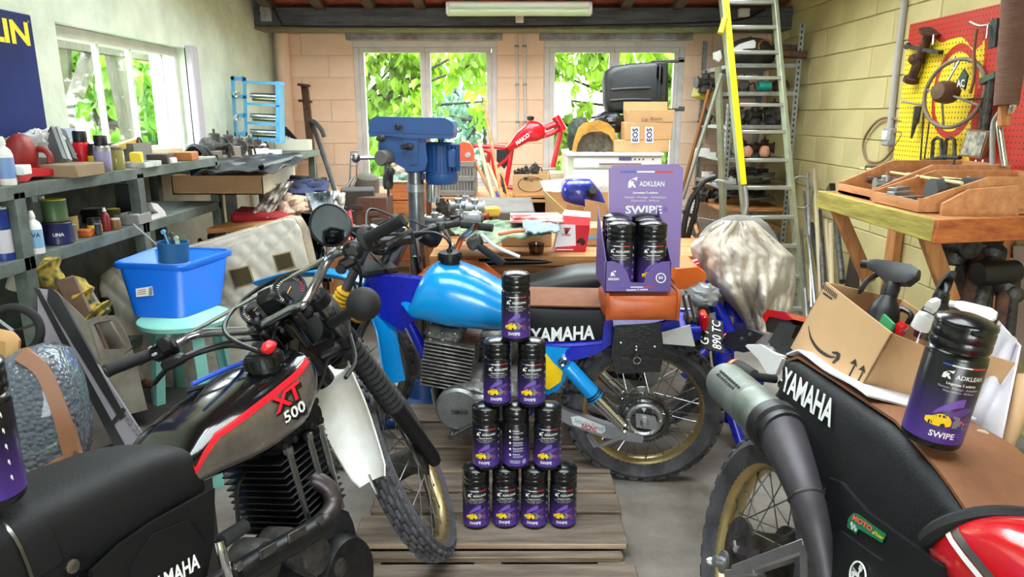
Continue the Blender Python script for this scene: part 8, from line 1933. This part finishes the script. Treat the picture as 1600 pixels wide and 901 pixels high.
# dirty white cloth
t=None
b=MB();m_dirty=M('dirty_white_canvas',(228,220,206),.9,col2=(168,156,142),vs=4.5,bump=.25,bs=50)
tl_,tr_,=(1082,372),(1196,352)
ring_top=[(1110,368),(1140,350),(1168,346),(1190,352),(1200,368),(1190,380),(1150,384),(1118,380)]
def cl_f(u,v):
 # u across, v down; outline follows the heap, folds run downwards
 Lx=[(0,1130),(.05,1112),(.1,1096),(.2,1080),(.35,1088),(.5,1105),(.7,1142),(.85,1165),(1,1180)];Rx=[(0,1176),(.05,1190),(.1,1200),(.2,1222),(.28,1240),(.5,1241),(.7,1236),(.85,1228),(1,1212)]
 yy=346+196*v;x=lerp(pl0(Lx,v),pl0(Rx,v),u)
 fold=.035*math.sin(u*15+5*noise.noise(V(u*2,v*3,0))+v*8)*min(1,v*3)+.10*noise.noise(V(u*3.5+v,v*2.2,7))+.06*abs(noise.noise(V(u*8+v*3,v*2.6,2)))+.022*noise.noise(V(u*16+v*6,v*6,5))+.010*noise.noise(V(u*30,v*22,5))
 bulge=-.30*math.sin(PI*u)**.8*min(1,.25+v*1.6)
 return AY(x,yy+6*math.sin(u*7)*v,3.25+bulge-fold)
def pl0(line,x):
 for(a,bb),(c,d)in zip(line,line[1:]):
  if x<=c:return bb+(d-bb)*(x-a)/(c-a)
 return line[-1][1]
b.grid(cl_f,96,84,.006);solo('dirty_canvas',b,m_dirty,'crumpled dirty white canvas thrown over the blue frame','cloth',sm=60)
b=heap(AY(1150,430,3.45),.24,.16,.30,amp=.05,seed=4);solo('padded_bundle',b,M('grey_bundle',(120,116,110),.9),'grey padded bundle supporting the dirty white canvas','bundle')

# ================================================================== the goods on show
def gradmat():
 m=bpy.data.materials.new('black_to_purple_print');m.use_nodes=True
 N=m.node_tree.nodes;L=m.node_tree.links;pb=N['Principled BSDF'];tc=N.new('ShaderNodeTexCoord');sp=N.new('ShaderNodeSeparateXYZ');L.new(tc.outputs['Object'],sp.inputs[0])
 mr=N.new('ShaderNodeMapRange');mr.inputs['From Min'].default_value=.012;mr.inputs['From Max'].default_value=.155;L.new(sp.outputs['Z'],mr.inputs['Value'])
 r=N.new('ShaderNodeValToRGB');e=r.color_ramp.elements;e[0].color=lin((78,50,136));e[1].color=lin((20,19,24));e[1].position=.72
 x=r.color_ramp.elements.new(.3);x.color=lin((58,38,100));L.new(mr.outputs[0],r.inputs[0]);L.new(r.outputs[0],pb.inputs['Base Color']);pb.inputs['Roughness'].default_value=.28
 return m
m_label=gradmat();m_can=M('black_can_plastic',(15,15,17),.25,coat=.2)
m_pur=M('purple_print',(112,78,172),.4);m_pur2=M('mauve_print',(84,62,132),.4);m_rprint=M('red_print_',(214,44,44),.4);m_bprint=M('blue_print',(60,84,190),.4);m_grprint=M('grey_engine_print',(120,120,128),.4);m_lprint=M('pale_print',(196,190,206),.5)
PM=[m_letter,m_rprint,m_bprint,m_pur,m_yel,m_grprint,m_black,m_lprint,m_pur2]
CR,CH=.0475,.228
LOGO=[((0,0),(.30,0),(.62,.55),(.42,.62),(.30,.46),(.36,.80),(.06,.55)),((.36,.80),(.95,1.0),(.86,.62),(.62,.75)),((.52,.40),(.66,.28),(.80,0),(.58,0),(.44,.22))]
def strip(mb,fn,xs,lo,hi):
 n=len(xs);mb.add([fn(x,l)for x,l in zip(xs,lo)]+[fn(x,h)for x,h in zip(xs,hi)],[(i,i+1,n+i+1,n+i)for i in range(n-1)])
def front_print(mb,fn,car=True):
 L=lambda a,c,k,z0,z1:strip(mb,fn,[lerp(a,c,i/k)for i in range(k+1)],[z0]*(k+1),[z1]*(k+1))
 mb.cur=2;L(-.036,-.022,3,.1475,.1500);mb.cur=0;L(-.022,.008,5,.1475,.1500);mb.cur=1;L(.008,.036,5,.1475,.1500)
 mb.cur=0
 for poly in LOGO:mb.add([fn(-.032+x*.017,.1255+y*.0155)for x,y in poly],[tuple(range(len(poly)))])
 def line(t,size,z,x=0,al='CENTER',off=0.0,sh=0.0):mb.text(t,size,lambda a,c:fn(x+a,z+c),off,sh,al)
 line('ADKLEAN',.0105,.1275,-.0125,'LEFT',.012);line('Lingettes 5 actions',.0062,.1165,0,off=.02)
 mb.cur=7;line('Nettoie - Protège - Antistatique',.0052,.1095);line('Dépoussière - Brillance',.0052,.1035)
 k=10;f=lambda a,c,i:lerp(a,c,i/k)
 mb.cur=3;strip(mb,fn,[f(-.03,.014,i)for i in range(k+1)],[.060+.022*math.sin(i/k*1.3)for i in range(k+1)],[.060+.030*math.sin(i/k*1.57)**.7+.006*i/k for i in range(k+1)])
 mb.cur=8;strip(mb,fn,[f(-.012,.034,i)for i in range(k+1)],[.062-.004*math.sin(i/k*3.14)+.012*i/k for i in range(k+1)],[.062+.018*math.sin(i/k*2.0)for i in range(k+1)])
 mb.cur=4;X=[-.038,-.034,-.028,-.020,-.014,-.006,-.001,.002]
 strip(mb,fn,X,[.046,.043,.042,.0415,.042,.043,.044,.046],[.053,.055,.057,.063,.0645,.063,.058,.053])
 mb.cur=6
 for x,z,r in((-.010,.0435,.005),(-.029,.0455,.004)):mb.add([fn(x+r*math.cos(t*PI/4)*.8,z+r*math.sin(t*PI/4))for t in range(8)],[tuple(range(8))])
 strip(mb,fn,[-.024,-.018,-.012,-.007],[.0578,.058,.0582,.0585],[.058,.0615,.0625,.0592])
 mb.cur=5
 for x,z,w,h in((.004,.043,.009,.012),(.006,.054,.008,.009),(.013,.047,.005,.010),(.002,.060,.006,.004)):strip(mb,fn,[x,x+w/2,x+w],[z]*3,[z+h]*3)
 for x,z,r in((.028,.0465,.0065),):mb.add([fn(x+r*math.cos(t*PI/5),z+r*math.sin(t*PI/5))for t in range(10)]+[fn(x+.7*r*math.cos(t*PI/5),z+.7*r*math.sin(t*PI/5))for t in range(10)],[(t,(t+1)%10,10+(t+1)%10,10+t)for t in range(10)])
 mb.cur=1;strip(mb,fn,[.014,.020,.027],[.050,.052,.047],[.053,.057,.050]);strip(mb,fn,[.021,.025,.029],[.057,.0585,.061],[.058,.060,.0625])
 mb.cur=0;line('SWIPE',.0145,.0225,-.026,'LEFT',.022,.0);mb.cur=3;line('®',.011,.0245,.017,'LEFT')
 mb.cur=0
 return mb
def back_print(mb,fn):
 for i,t in enumerate(('Nettoie','Protège','Antistatique','Dépoussière','Brillance')):
  z=.136-i*.0215
  mb.cur=0;mb.add([fn(-.025+.004*math.cos(k*PI/4),z+.004+.004*math.sin(k*PI/4))for k in range(8)],[tuple(range(8))])
  mb.text(t,.007,lambda a,c:fn(-.015+a,z+.004+c),.012)
  mb.cur=7
  for j in range(2):strip(mb,fn,[-.015+.006*k for k in range(7)],[z-.0015-.0035*j]*7,[z-.0003-.0035*j]*7)
 mb.cur=7
 for j in range(3):strip(mb,fn,[-.026+.006*k for k in range(7)],[.032-.004*j]*7,[.0335-.004*j]*7)
 mb.cur=0;mb.add([fn(.026+.0075*math.cos(k*PI/8),.028+.0075*math.sin(k*PI/8))for k in range(16)]+[fn(.026+.0063*math.cos(k*PI/8),.028+.0063*math.sin(k*PI/8))for k in range(16)],[(k,(k+1)%16,16+(k+1)%16,16+k)for k in range(16)])
 mb.text('80',.007,lambda a,c:fn(.026+a,.0255+c),.01,0,'CENTER')
 return mb
def make_can(label):
 t=thing('wipes_canister',label,'canister',mtx=Matrix.Identity(4))
 b=MB();b.lathe([(0,0),(.0445,0),(.0462,.003),(.0470,.010),(.0470,.158),(.0462,.163),(.0425,.167),(.0425,.172)],n=40);b.build('body',m_can,t)
 b=MB();b.lathe([(.0472,.012),(.0474,.0122),(.0474,.1555),(.0472,.156)],n=48,caps=False);lb=b.build('label',m_label,t)
 fn=lambda x,z:V(.04755*math.sin(x/.0475),-.04755*math.cos(x/.0475),z)
 fb_=lambda x,z:V(-.04755*math.sin(x/.0475),.04755*math.cos(x/.0475),z)
 b=front_print(MB(),fn);b.cur=0
 for i in range(5):
  for k in range(2):strip(b,fn,[.052+.002*k,.0545+.001*k],[.140-i*.025-.003*k]*2,[.146-i*.025-.002*k]*2)
 b.build('label_print',PM,lb,None);back_print(MB(),fb_).build('label_print',PM,lb,None)
 b=MB();b.lathe([(.042,.170),(.0455,.171),(.0468,.174),(.0468,.184),(.0458,.187),(.0468,.189),(.0468,.204),(.0452,.2065),(.0452,.2085),(.0472,.2095),(.0472,.214),(.0455,.2175),(.040,.2205),(.038,.2195),(.034,.2225),(.016,.2275),(0,.228)],n=40)
 ld=b.build('lid',m_can,t)
 b=MB();b.box((0,-.0465,.209),(.022,.008,.012),None,.003);b.build('lid_tab',m_can,ld)
 return t
can0=make_can('black wipes canister with purple label at the left end of the bottom row')
_cu=[False]
CANCH=[(c,list(c.children))for c in can0.children]
def can(mtx,label,group=None):
 if not _cu[0]:o=can0;_cu[0]=True
 else:
  o=can0.copy();COL.objects.link(o)
  for c,sub in CANCH:
   d=c.copy();COL.objects.link(d);d.parent=o
   for e in sub:f=e.copy();COL.objects.link(f);f.parent=d
 o.matrix_world=mtx;o['label']=label
 if group:o['group']=group
 return o
bpy.context.view_layer.update()
GP='canisters stacked in the pyramid'
yc=AZ(790,828,PZ).y+CR
for row,(xs,nm)in enumerate((((744,790,835,880),'bottom row'),((759.5,806,855.5),'second row'),((777,830.5),'third row'),((806,),'top'))):
 z=PZ+row*(CH+.0005)
 zc=yc*math.cos(PITCH)+(CAMH-z-.1)*math.sin(PITCH)
 for i,px in enumerate(xs):
  x=(px-800)/FPX*zc;rot=-math.atan2(x,yc)*1+rnd.uniform(-.06,.06)
  if row==1 and i==1:rot=PI+.1
  nl={0:('leftmost','second from left','third from left','rightmost'),1:('left end','middle, back turned to us,','right end'),2:('left one','right one'),3:('single one',)}[row][i]
  lab='wipes canister, %s of the pyramid %s'%(nl,nm)if row<3 else 'black purple wipes canister standing alone on top of the pyramid'
  can(Matrix.Translation((x,yc+rnd.uniform(-.004,.004),z))@Matrix.Rotation(rot,4,'Z'),lab,GP)
# big canister on the right hand seat, one on the left hand seat
zt_=pl(seatC.t,.47)+.016
p=FC.z(1453,684,zt_);Rz=Matrix.Rotation(math.radians(72),4,'Z')
can(FC.M@Matrix.Translation((p.x,p.y,zt_))@Matrix.Rotation(math.radians(6),4,'X')@Matrix.Rotation(math.radians(90-10),4,'Z'),'large looking wipes canister standing on the brown seat of the red tank motorcycle')
p=FA.z(-14,778,.958);can(Matrix.Translation(FA.M@V(p.x,p.y,.957))@Matrix.Rotation(.2,4,'Z'),'wipes canister on the black seat of the left motorcycle, cut by the picture edge')
# brown bag on the rack of the blue machine, display box with six canisters on top
YD=2.44
zb0=AY(1000,503,YD-.02).z;zb1=AY(1000,461,YD-.02).z
xl,xr=AY(944,480,YD).x,AY(1063,480,YD).x
m_tan=M('tan_leather',(190,92,40),.36,col2=(160,70,30),vs=4,bump=.1,bs=80)
bag=thing('tool_bag','glossy tan leather bag on the rear rack of the blue motorcycle','bag',((xl+xr)/2,YD+.09,zb0))
b=MB();b.box(((xl+xr)/2,YD+.09,(zb0+zb1)/2),(xr-xl,.19,zb1-zb0),None,.018);bd=b.build('body',m_tan,bag)
b=MB();b.grid(lambda u,v:V(lerp(xl+.004,xr-.004,u),YD-.006-.014*math.sin(PI*u)**.5*math.sin(PI*v)**.5,lerp(zb0+.004,zb1-.006,v)),12,8,.006);b.build('front_panel',m_tan,bag,60)
b=MB()
for x in(xl+.01,xr-.01):b.tube(smooth_path([V(x,YD-.012,zb0+.005),V(x,YD-.016,(zb0+zb1)/2),V(x,YD-.01,zb1),V(x,YD+.1,zb1+.006),V(x,YD+.18,zb1)],4),.006,6)
b.build('piping',m_tan,bag)
b=MB()
for dx in(0,.02):b.bar(V(xr+.012+dx,YD+.02,zb1-.01),V(xr+.03+dx,YD-.02,zb0+.0),.004,.012)
b.build('strap',M('worn_dark_strap',(70,56,50),.6),bag)
disp=thing('display_box','purple counter display with tall header card holding six canisters on the tan bag','display',((xl+xr)/2,YD+.1,zb1+.004))
zD=zb1+.008;fy=YD-.012;sc_=1.0
m_dpur=M('display_purple',(92,70,138),.45);m_hpur=M('header_lavender',(134,112,168),.45)
PT=lambda px,py:AY(px,py,fy)
front=[(945,458),(944,409),(958,408),(970,413),(980,425),(985,441),(1006,442),(1010,428),(1020,415),(1034,409),(1047,408),(1047,462)]
FPt=[PT(*p)for p in front];
for p in FPt:p.z=max(p.z,zD)
b=MB();b.prism(FPt,(0,.004,0));fp_=b.build('front_panel',m_dpur,disp,25)
x0,x1=FPt[0].x,FPt[-1].x
for xx,nm in((x0,'side_panel'),(x1,'side_panel')):
 b=MB();h0=FPt[1].z;b.prism([V(xx,fy,zD),V(xx,fy,h0),V(xx,fy+.28,h0+.16),V(xx,fy+.28,zD)],(.003 if xx==x0 else-.003,0,0));b.build(nm,m_dpur,disp,25)
b=MB();b.box(((x0+x1)/2,fy+.14,zD+.002),(x1-x0-.006,.28,.004));b.build('tray_bottom',m_dpur,disp)
hy=fy+.30
HP=lambda px,py:AY(px,py,hy)
hd=[HP(*p)for p in((953,420),(951,266),(958,258),(1060,256),(1068,263),(1062,418))]
b=MB();b.prism(hd,(0,.004,0));hp_=b.build('header_card',m_hpur,disp,25)
b=MB();HQ=lambda px,py:HP(px,py)-V(0,.0012,0)
def qd(mb,a,c):mb.add([HQ(a[0],a[1]),HQ(c[0],a[1]),HQ(c[0],c[1]),HQ(a[0],c[1])],[(0,1,2,3)])
b.cur=2;qd(b,(969,267),(995,269.5));b.cur=0;qd(b,(995,267),(1023,269.5));b.cur=1;qd(b,(1023,267),(1051,269.5));b.cur=0
for poly in LOGO:b.add([HQ(981+x*16,293-y*17)for x,y in poly],[tuple(range(len(poly)))])
flat_text(b,'ADKLEAN',HQ(999,291),HQ(1038,291),HQ(999,283),.015);flat_text(b,'Lingettes 5 actions',HQ(989,303.5),HQ(1028,303.5),HQ(989,299),.03)
b.cur=7;flat_text(b,'Nettoie - Protège - Antistatique',HQ(976,310.5),HQ(1041,310.5),HQ(976,306));flat_text(b,'Dépoussière - Brillance',HQ(986,315.5),HQ(1030,315.5),HQ(986,311.5))
b.cur=0;flat_text(b,'SWIPE',HQ(977,334),HQ(1034,334),HQ(977,321),.03);b.cur=3;flat_text(b,'®',HQ(1036,331),HQ(1043,331),HQ(1036,323))
b.build('header_print',PM,hp_,None)
b=MB();FQ=lambda px,py:PT(px,py)-V(0,.0012,0);b.cur=0
for poly in LOGO:b.add([FQ(954+x*9,431-y*9)for x,y in poly],[tuple(range(len(poly)))])
flat_text(b,'ADKLEAN',FQ(950,437.5),FQ(967,437.5),FQ(950,433.5),.02)
def ann(mb,cx,cy,r0,r1,n=24):mb.add([FQ(cx+r0*math.cos(2*PI*k/n),cy+r0*math.sin(2*PI*k/n))for k in range(n)]+[FQ(cx+r1*math.cos(2*PI*k/n),cy+r1*math.sin(2*PI*k/n))for k in range(n)],[(k,(k+1)%n,n+(k+1)%n,n+k)for k in range(n)])
ann(b,1032.5,434,8,6.4);flat_text(b,'80',FQ(1029,436),FQ(1036,436),FQ(1029,431),.01)
flat_text(b,'Lingettes 5 actions',FQ(979,455),FQ(1012,454),FQ(979,451),.03)
def q2(mb,a,c):mb.add([FQ(a[0],a[1]),FQ(c[0],a[1]),FQ(c[0],c[1]),FQ(a[0],c[1])],[(0,1,2,3)])
b.cur=2;q2(b,(968,447.5),(985,449));b.cur=0;q2(b,(985,447.5),(1005,449));b.cur=1;q2(b,(1005,447.5),(1023,449))
b.build('front_print',PM,fp_,None)
GD='canisters in the purple display'
w2=(x1-x0)/4;S_=min(1.06,(w2-.002)/CR)
for r in range(3):
 for k in range(2):
  x=(x0+x1)/2+(-1 if k==0 else 1)*w2*.97
  can(Matrix.Translation((x+.004*r,fy+.008+CR*S_+r*(.0965*S_),zD+.005))@Matrix.Rotation(-.15+rnd.uniform(-.08,.08),4,'Z')@Matrix.Scale(S_,4),
   'wipes canister in the purple display, %s, %s'%(('front pair','middle pair','back pair')[r],('left one','right one')[k]),GD)
# cardboard delivery box with spray bottles on the right hand seat
m_card2=M('delivery_cardboard',(204,164,118),.75,var=.08,vs=5)
cb=thing('cardboard_box','open brown delivery box with black smile arrow, lying tilted on the red tank motorcycle seat','box',mtx=FC.M)
y0=-.092
P00,P10,P01,P11=FC.y(1235,543,y0),FC.y(1330,632,y0),FC.y(1290,440,y0),FC.y(1393,520,y0)
zm=min(P00.z,P10.z);zlift=pl(seatC.t,.1)+.012
D=V(.0,.20,0)
def wallp(a,c,d,e,t,name):b=MB();b.prism([a,c,d,e],t);return b.build(name,m_card2,cb,25)
wf=wallp(P00,P10,P11,P01,V(0,.004,0),'side');wallp(P10,P10+D,P11+D+V(.01,0,-.03),P11,V(-.004,0,0),'end');wallp(P00,P00+D,P01+D,P01,V(.004,0,0),'end');wallp(P00+D,P10+D,P11+D,P01+D,V(0,-.004,0),'side');wallp(P00+V(.004,.004,0),P10+V(-.004,.004,0),P10+D+V(-.004,-.004,0),P00+D+V(.004,-.004,0),V(0,0,.004),'bottom')
wallp(P11+D,P10+D+V(0,0,.05),P10+D+V(.03,.05,.06),P11+D+V(.02,.05,0),V(0,.003,0),'flap')
Q=lambda px,py:FC.y(px,py,y0-.0012)
b=MB();m_ink=M('black_ink',(34,30,28),.7)
arc=smooth_path([Q(262,0)*0+Q(x,y)for x,y in((1263,509),(1267,528),(1278,545),(1294,556),(1306,558))],5)
th=[.0006+.0065*math.sin(PI*min(1,i/(len(arc)-1)*.9+.05))for i in range(len(arc))]
nrm=[]
for i in range(len(arc)):
 t=(arc[min(i+1,len(arc)-1)]-arc[max(i-1,0)]);n=V(t.z,0,-t.x).normalized();nrm.append(n)
n_=len(arc);b.add([p+n*h*.6 for p,n,h in zip(arc,nrm,th)]+[p-n*h*.6 for p,n,h in zip(arc,nrm,th)],[(i,i+1,n_+i+1,n_+i)for i in range(n_-1)])
hk=[(1299,549),(1309,549),(1313,553),(1311,561),(1302,568),(1300,566),(1306,559),(1307,554),(1301,552)]
b.add([Q(*p)for p in hk],[tuple(range(len(hk)))])
def poly(*p):b.add([Q(*q)for q in p],[tuple(range(len(p)))])
for dx,dy in((0,0),(13,10)):
 poly((1320+dx,597+dy),(1334+dx,570+dy),(1336+dx,571+dy),(1322+dx,598+dy))
 poly((1337+dx,560+dy),(1328+dx,567+dy),(1334+dx,569+dy),(1339+dx,573+dy))
poly((1309,604),(1311,602),(1330,621),(1328,623));poly((1285,458),(1287,456),(1301,466),(1299,468))
for i in range(9):poly((1288+i*2.4,443+i*1.9),(1289+i*2.4,444+i*1.9),(1286.5+i*2.4,452+i*1.9),(1285.5+i*2.4,451+i*1.9))
b.build('printed_marks',m_ink,wf,None)
b=MB();b.add([FC.y(x,y,-.094)for x,y in((1244,548),(1332,632),(1396,654),(1406,678),(1362,680),(1340,665))],[(0,1,2,3,4,5)])
rag=MB();zt2=zlift
rag.grid(lambda u,v:V(lerp(-.03,.34,u),lerp(-.128,.10,v),pl(seatC.t,lerp(-.03,.34,u))+.017+.003*math.sin(u*9+v*4)),16,10,.004)
rag.v=[FC.M@p for p in rag.v];solo('white_cloth',rag,M('white_rag',(222,220,228),.9,var=.08,vs=6,bump=.2,bs=120),'folded white cloth lying on the seat under the delivery box','cloth',sm=60)
def inFC(mb):mb.v=[FC.M@p for p in mb.v];return mb
def sprayer(name,label,base,top,r,mb_mat,head_mat,hs,facing,trig=True,clear=None):
 """trigger bottle from base to neck, in the motorcycle's axes"""
 t=thing(name,label,'spray bottle',FC.M@base,'spray bottles in the delivery box')
 a=base;d=(top-base).normalized();L=(top-base).length
 b=MB();b.lathe([(0,0),(r,0),(r*1.02,.01),(r,L*.62),(r*.9,L*.72),(r*.5,L*.88),(r*.42,L)],a,d,22);bo=inFC(b).build('bottle',mb_mat,t)
 u=Vector(facing);u=(u-d*u.dot(d)).normalized();w=d.cross(u)
 b=MB();b.lathe([(r*.55,-.02),(r*.58,.0),(r*.52,.012)],top,d,16)
 R=Matrix((u,w,d)).transposed()
 h=top+d*.035
 b.loft([[h+(u*x+w*(y*ww)+d*z)*hs for y,z in((-1,z0),(1,z0),(1.05,(z0+z1)/2),(.6,z1),(-.6,z1),(-1.05,(z0+z1)/2))]for x,ww,z0,z1 in((-.045,.010,-.005,.012),(-.03,.014,-.02,.02),(.01,.015,-.022,.024),(.04,.012,.0,.026),(.055,.009,.006,.024))])
 hd_=inFC(b).build('trigger_head',head_mat,t,35)
 if trig:
  b=MB();b.tube(smooth_path([h+u*.03*hs-d*.002,h+(u*.05-d*.02)*hs,h+(u*.06-d*.05)*hs],4),[.006]*8+[.003],8);inFC(b).build('trigger',head_mat,hd_)
  b=MB();b.cyl(h+(u*.05+d*.015)*hs,h+(u*.07+d*.015)*hs,.009*hs,n=10);inFC(b).build('nozzle',head_mat,hd_)
 return t
m_clear=glass_thin('clear_bottle',(.86,.84,.84,1))
yb_=FC.y
sprayer('spray_bottle','all black trigger sprayer at the left end of the delivery box',yb_(1362,560,.0),yb_(1392,450,.02),.034,m_bsatin,m_black,1.15,(-1,-.6,0))
wt=sprayer('spray_bottle','clear bottle with a white cap and red liquid in the delivery box',yb_(1396,585,-.02),yb_(1444,500,-.02),.032,m_clear,m_whitep,.62,(.6,-.6,0),False)
b=MB();a,e=yb_(1397,583,-.02),yb_(1430,525,-.02);b.cyl(a,a.lerp(e,.7),.024);inFC(b).build('red_liquid',m_red,wt)
sprayer('spray_bottle','navy blue trigger sprayer with white head behind the large canister',yb_(1500,590,.08),yb_(1520,515,.09),.032,M('navy_plastic',(26,30,92),.35),m_whitep,.75,(-1,-.9,0))
sprayer('spray_bottle','matt black sprayer lying behind the clear bottle in the delivery box',yb_(1450,530,.09),yb_(1470,465,.10),.03,m_rubber,m_black,.8,(1,-.5,.2))
b=MB();a=yb_(1404,512,.04);b.lathe([(.0,-.12),(.018,-.12),(.018,0),(.014,.012),(0,.014)],a,(.25,0,1),18);solo('aerosol_can',inFC(b),m_red,'red capped small bottle between the sprayers in the delivery box','bottle')
b=MB();b.bar(yb_(1377,500,-.06),yb_(1393,516,-.06),.006,.03);solo('green_carton',inFC(b),M('green_carton',(60,150,96),.5),'narrow green carton standing in the delivery box','box')
b=MB();b.tube(smooth_path([yb_(1397,490,.05),yb_(1410,483,.06),yb_(1424,492,.06),yb_(1418,505,.06)],6),.006,8);solo('black_hose',inFC(b),m_black,'short black hose curled in the delivery box','hose')
b=MB();e0,e1=yb_(1490,684,.07),yb_(1536,684,.07);b.tube([e0,e1],.016,14);solo('cream_roll',inFC(b),M('cream_plastic',(206,196,178),.5),'cream plastic roll lying on the brown seat beside the large canister','roll')
b=MB()
def ragf(u,v):
 px=lerp(lerp(1560,1596,u),lerp(1490,1556,u),v);py=lerp(lerp(500,540,u),lerp(650,735,u),v)
 return FC.M@FC.y(px,py,.17+.012*math.sin(u*9+v*3)+.008*math.sin(v*7)-.04*v)
b.grid(ragf,16,20,.004);solo('white_rag',b,_mats['white_rag'],'long white rag hanging behind the large canister at the right','cloth',sm=60)
b=MB();hpts=[FC.M@FC.y(1604,590,.19),FC.M@FC.y(1588,650,.17),FC.M@FC.y(1566,706,.15)]
t=thing('axe_haft','tan wooden handle with a black collar beside the white rag','handle bar',hpts[2])
b.tube(smooth_path(hpts,5),[.02-.0006*i for i in range(11)],14);b.build('shaft',M('tan_wood',(196,158,116),.5,var=.1,vs=5),t)
b=MB();b.tube([hpts[2],hpts[2]+V(-.006,0,-.05)],.022,14);b.build('collar',m_rubber,t)
